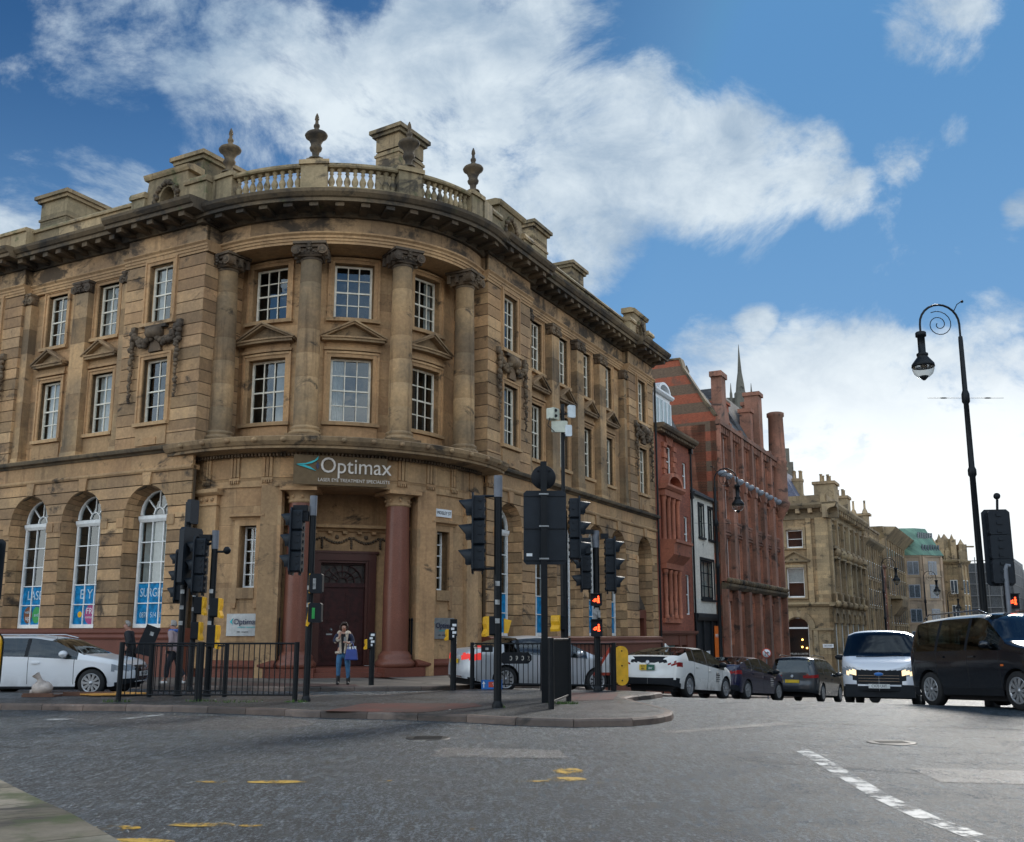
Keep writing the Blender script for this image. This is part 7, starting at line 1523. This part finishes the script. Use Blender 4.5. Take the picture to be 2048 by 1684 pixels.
# next houses down the same side
r=blk('stone_town_house','sandstone house with a pierced quatrefoil parapet next to the corner block',[RP2(7.1,90.5),RP2(7.1,104)],12.6,-10,'street_stone',(-1,4.9,8.2),1.9,1.9,.6)
m=MB(FF)
F=lambda s,d,z:rloc(7.1+d,90.5+s,z)
for k in range(9): 
    c=.75+k*1.5; n=12
    for i in range(n): a,b=2*pi*i/n,2*pi*(i+1)/n; m.add([F(c+q*cos(t)*1.,dd,13.45+q*sin(t)) for dd in (0,-.3) for (t,q) in ((a,.5),(a,.72),(b,.72),(b,.5))],[(0,1,2,3),(7,6,5,4),(0,3,7,4),(1,2,6,5)],raw=True)
F0=lambda s,d,z:rloc(7.1+d,90.5+s,z)
m.F=F0; m.box(0,13.5,-.4,.05,12.65,12.9); m.box(0,13.5,-.4,.1,14.1,14.35); m.build('parapet','street_trim',r)
r=blk('narrow_house','narrow pale fronted house with red panels squeezed between stone buildings',[RP2(6.9,104.2),RP2(6.9,108.4)],10.4,-10,'render',(-1,3,6.6),2.0,2.4,.3,trim='redstone_d')
r=blk('stone_chimney_building','stone building with a row of five tall chimney pots above a deep cornice',[RP2(-1.5,108.6),RP2(7.2,108.6),RP2(7.2,140)],15.6,-11,'street_stone',(-2,3.0,6.8,10.6),2.6,2.4,1.3)
m=MB(lambda s,d,z:rloc(s,109.5+d,z)); m.box(-1.4,5.2,-.8,.8,15.5,17.3); m.box(-1.7,5.5,-1.0,1.0,17.3,17.6)
for k in range(5): c=-1.0+k*1.45; m.lathe(rloc(c,109.5,17.6),[(.45,0),(.3,.5),(.16,.7),(.14,1.7),(.2,1.8)],8)
m.build('chimney','street_trim',r)
m=MB(lambda s,d,z:rloc(7.2+d,110+s,z)); m.box(0,9,0,1.4,6.2,6.6); m.sweep([(0,3.9),(.5,4.2),(1.3,5.2),(1.5,6.2),(0,6.2)],1,8); m.build('balcony','street_trim',r)
# office block with a verdigris roof
M['blueframe']=plain('grey_blue_window_frame',(.30,.33,.38),.5)
r=blk('copper_roofed_offices','modern stone-clad offices with a tall pale green copper mansard roof',[(54,151),(61.8,149),(65.4,150.5),(68.2,157)],13.3,-12,'concrete',(-4,0,3.3,6.9,10.4),2.1,2.0,.15,trim='concrete',winmat='blueframe',ww=.8)
m=MB(); lo=[(53.6,150.8),(61.9,148.7),(65.7,150.3),(68.6,157),(72,170),(58,170)]; up=[(54.5,153.5),(62.1,152),(64.4,153.2),(66.6,158.5),(70,168),(58.5,168)]
m.add([(x,y,13.3) for x,y in lo]+[(x,y,17.7) for x,y in up],[(i,(i+1)%6,6+(i+1)%6,6+i) for i in range(6)]+[(6,7,8,9,10,11)],raw=True); m.build('mansard_roof','copper',r)
for f0,z in ((.2,16.2),(.45,16.2),(.7,16.2),(.45,14.1),(.7,14.1)):
    m=MB(); x=53.8+f0*8.2; y=151.2-f0*2.0+(z-13.3)*.62-.25; m.box(x-.35,x+.35,y-.1,y+.25,z,z+.65); d_=m.build('roof_window','whitewin',r); m=MB(); m.box(x-.25,x+.25,y-.13,y-.1,z+.1,z+.55); m.build('pane','farglass',d_)
for z in (14.0,16.0):
    for k in range(7):
        t=(k+.5)/7; m=MB(); q=(z-13.3)/4.4; x=61.95+(65.6-61.95)*t*(1-.28*q)+.2*q; y=148.9+1.6*t+q*3.1; m.box(x-.11,x+.11,y-.12,y+.1,z,z+.95); m.build('roof_window','farglass',r)
r=blk('ornate_stone_building','ornate brown stone building with a crowded spiky roofline beyond the green-roofed offices',[(68.8,163),(72.5,160),(75.,163)],13.4,-12,'street_stone',(-4,0,4,8),1.8,2.2,.6)
m=MB()
for k in range(26):
    x=68.6+random.random()*5.8; y=162+random.random()*3; h=random.uniform(.8,4.2)*(1-.25*abs(x-71.3)/3); w=random.uniform(.25,.8); m.box(x-w,x+w,y-w,y+w,13,13.2+h); m.lathe((x,y,13.2+h),[(w*.9,0),(w*.5,.4),(.04,.9)],6)
m.box(73,76.4,163,163.4,15.7,15.95); m.build('roofline_ornaments','street_trim',r)
r=blk('scaffolded_building','building wrapped in grey scaffolding and debris netting near the right edge',[(76.2,172),(84.5,168),(97,188)],13.6,-12,'mesh',(),3,2,0,trim='mesh')
m=MB()
for (a,b) in (((76.2,171.5),(84.5,167.5)),((84.5,167.5),(96.7,187.5))):
    A=Vector((*a,0)); Bv=Vector((*b,0)); k=int((Bv-A).length/1.6)
    for i in range(k+1): p=A.lerp(Bv,i/k); m.tube([(p.x,p.y,-12),(p.x,p.y,14.6)],.09,4)
    for z in range(-4,16,2): m.tube([(a[0],a[1],z),(b[0],b[1],z)],.09,4)
m.build('scaffolding','scaff',r)
r=blk('distant_terrace','pale distant terrace visible between the scaffolding and the signal head',[(86,196),(100,190),(112,196)],9.0,-12,'street_stone',(-3,1,5),2.4,2,.4)
r=blk('gabled_school','stone gabled building with pointed windows at the far right edge',[(93,172),(106,166)],8.0,-12,'street_stone',(-2,3),2.6,2.4,.3)
m=MB()
for x0,x1,zt in ((93.5,98.0,11.5),(98.5,103.5,13.2)):
    t0=(x0-93)/13; m.add([(x0,172-6*t0-.3,8.0),(x1,172-6*(x1-93)/13-.3,8.0),((x0+x1)/2,172-6*((x0+x1)/2-93)/13-.3,zt),(x0+4,183-6*t0,8.0),(x1+4,183-6*(x1-93)/13,8.0),((x0+x1)/2+4,183-6*((x0+x1)/2-93)/13,zt)],[(0,1,2),(0,2,5,3),(1,4,5,2),(3,5,4)],raw=True)
m.build('gabled_roof','street_stone',r)
# cathedral spires behind the rooftops
r=empty('church_spire',(0,0,0),0,'slender grey stone church spire with pinnacles rising behind the red roofs','church')
M['greystone']=stone('grey_spire_stone',(.13,.125,.10),(.09,.088,.075),soot=.3,isl=.1)
x,y=35.8,150
m=MB(); m.lathe((x,y,0),[(1.1,30),(1.0,38.6),(.75,38.9),(.62,40.2),(.34,42),(.2,44),(.03,46.6)],8,'z',False); m.build('spire','greystone',r)
for dx in (-1.5,1.7): m=MB(); m.lathe((x+dx,y,0),[(.25,36),(.22,38.6),(.14,38.9),(.03,40.3)],6,'z',False); m.build('pinnacle','greystone',r)
m=MB(); m.box(x-2.2,x+2.2,y+.2,y+4,0,38); m.build('tower','greystone',r)
r=empty('stepped_church_tower',(0,0,0),0,'stepped grey church tower top peeping out right of the red turret','church'); m=MB()
for w,z0,z1 in ((1.3,0,25.),(.9,25.,27.6),(.5,27.6,29.8)): m.box(42.3-w,42.3+w,150-w,150+w,z0,z1)
m.build('tower','greystone',r)
# the other side of the junction (outside the view, mirrored in panes and car bodies)
for i,(P,zt,bk,lab) in enumerate(((((44,54),(78,132)),17,(12,-5),'long sandstone terrace on the far right hand side of the descending street'),(((30,-6),(33,16)),16,(14,-2),'brown stone offices facing the bank from the right hand side of the junction'),(((34,18),(42,44)),14,(14,-3),'ochre stone offices further along on the right hand side of the junction'),
    (((8,-27),(27,-22)),17,(2,-12),'grey stone offices behind the viewer on the right'),(((-16,-29),(6,-28)),14,(0,-12),'red stone shops straight behind the viewer'),(((-44,-22),(-18,-29)),18,(-3,-12),'tall sandstone bank behind the viewer on the left'))):
    blk('terrace_building',lab,[P[1],P[0]] if i<2 else [P[1],P[0]],zt,-8 if i==0 else -.2,('street_stone','concrete','street_stone','redstone_d','street_stone','concrete')[i],(1,5,9),3.4,2.4,.6,bk=bk,group='buildings round the junction')
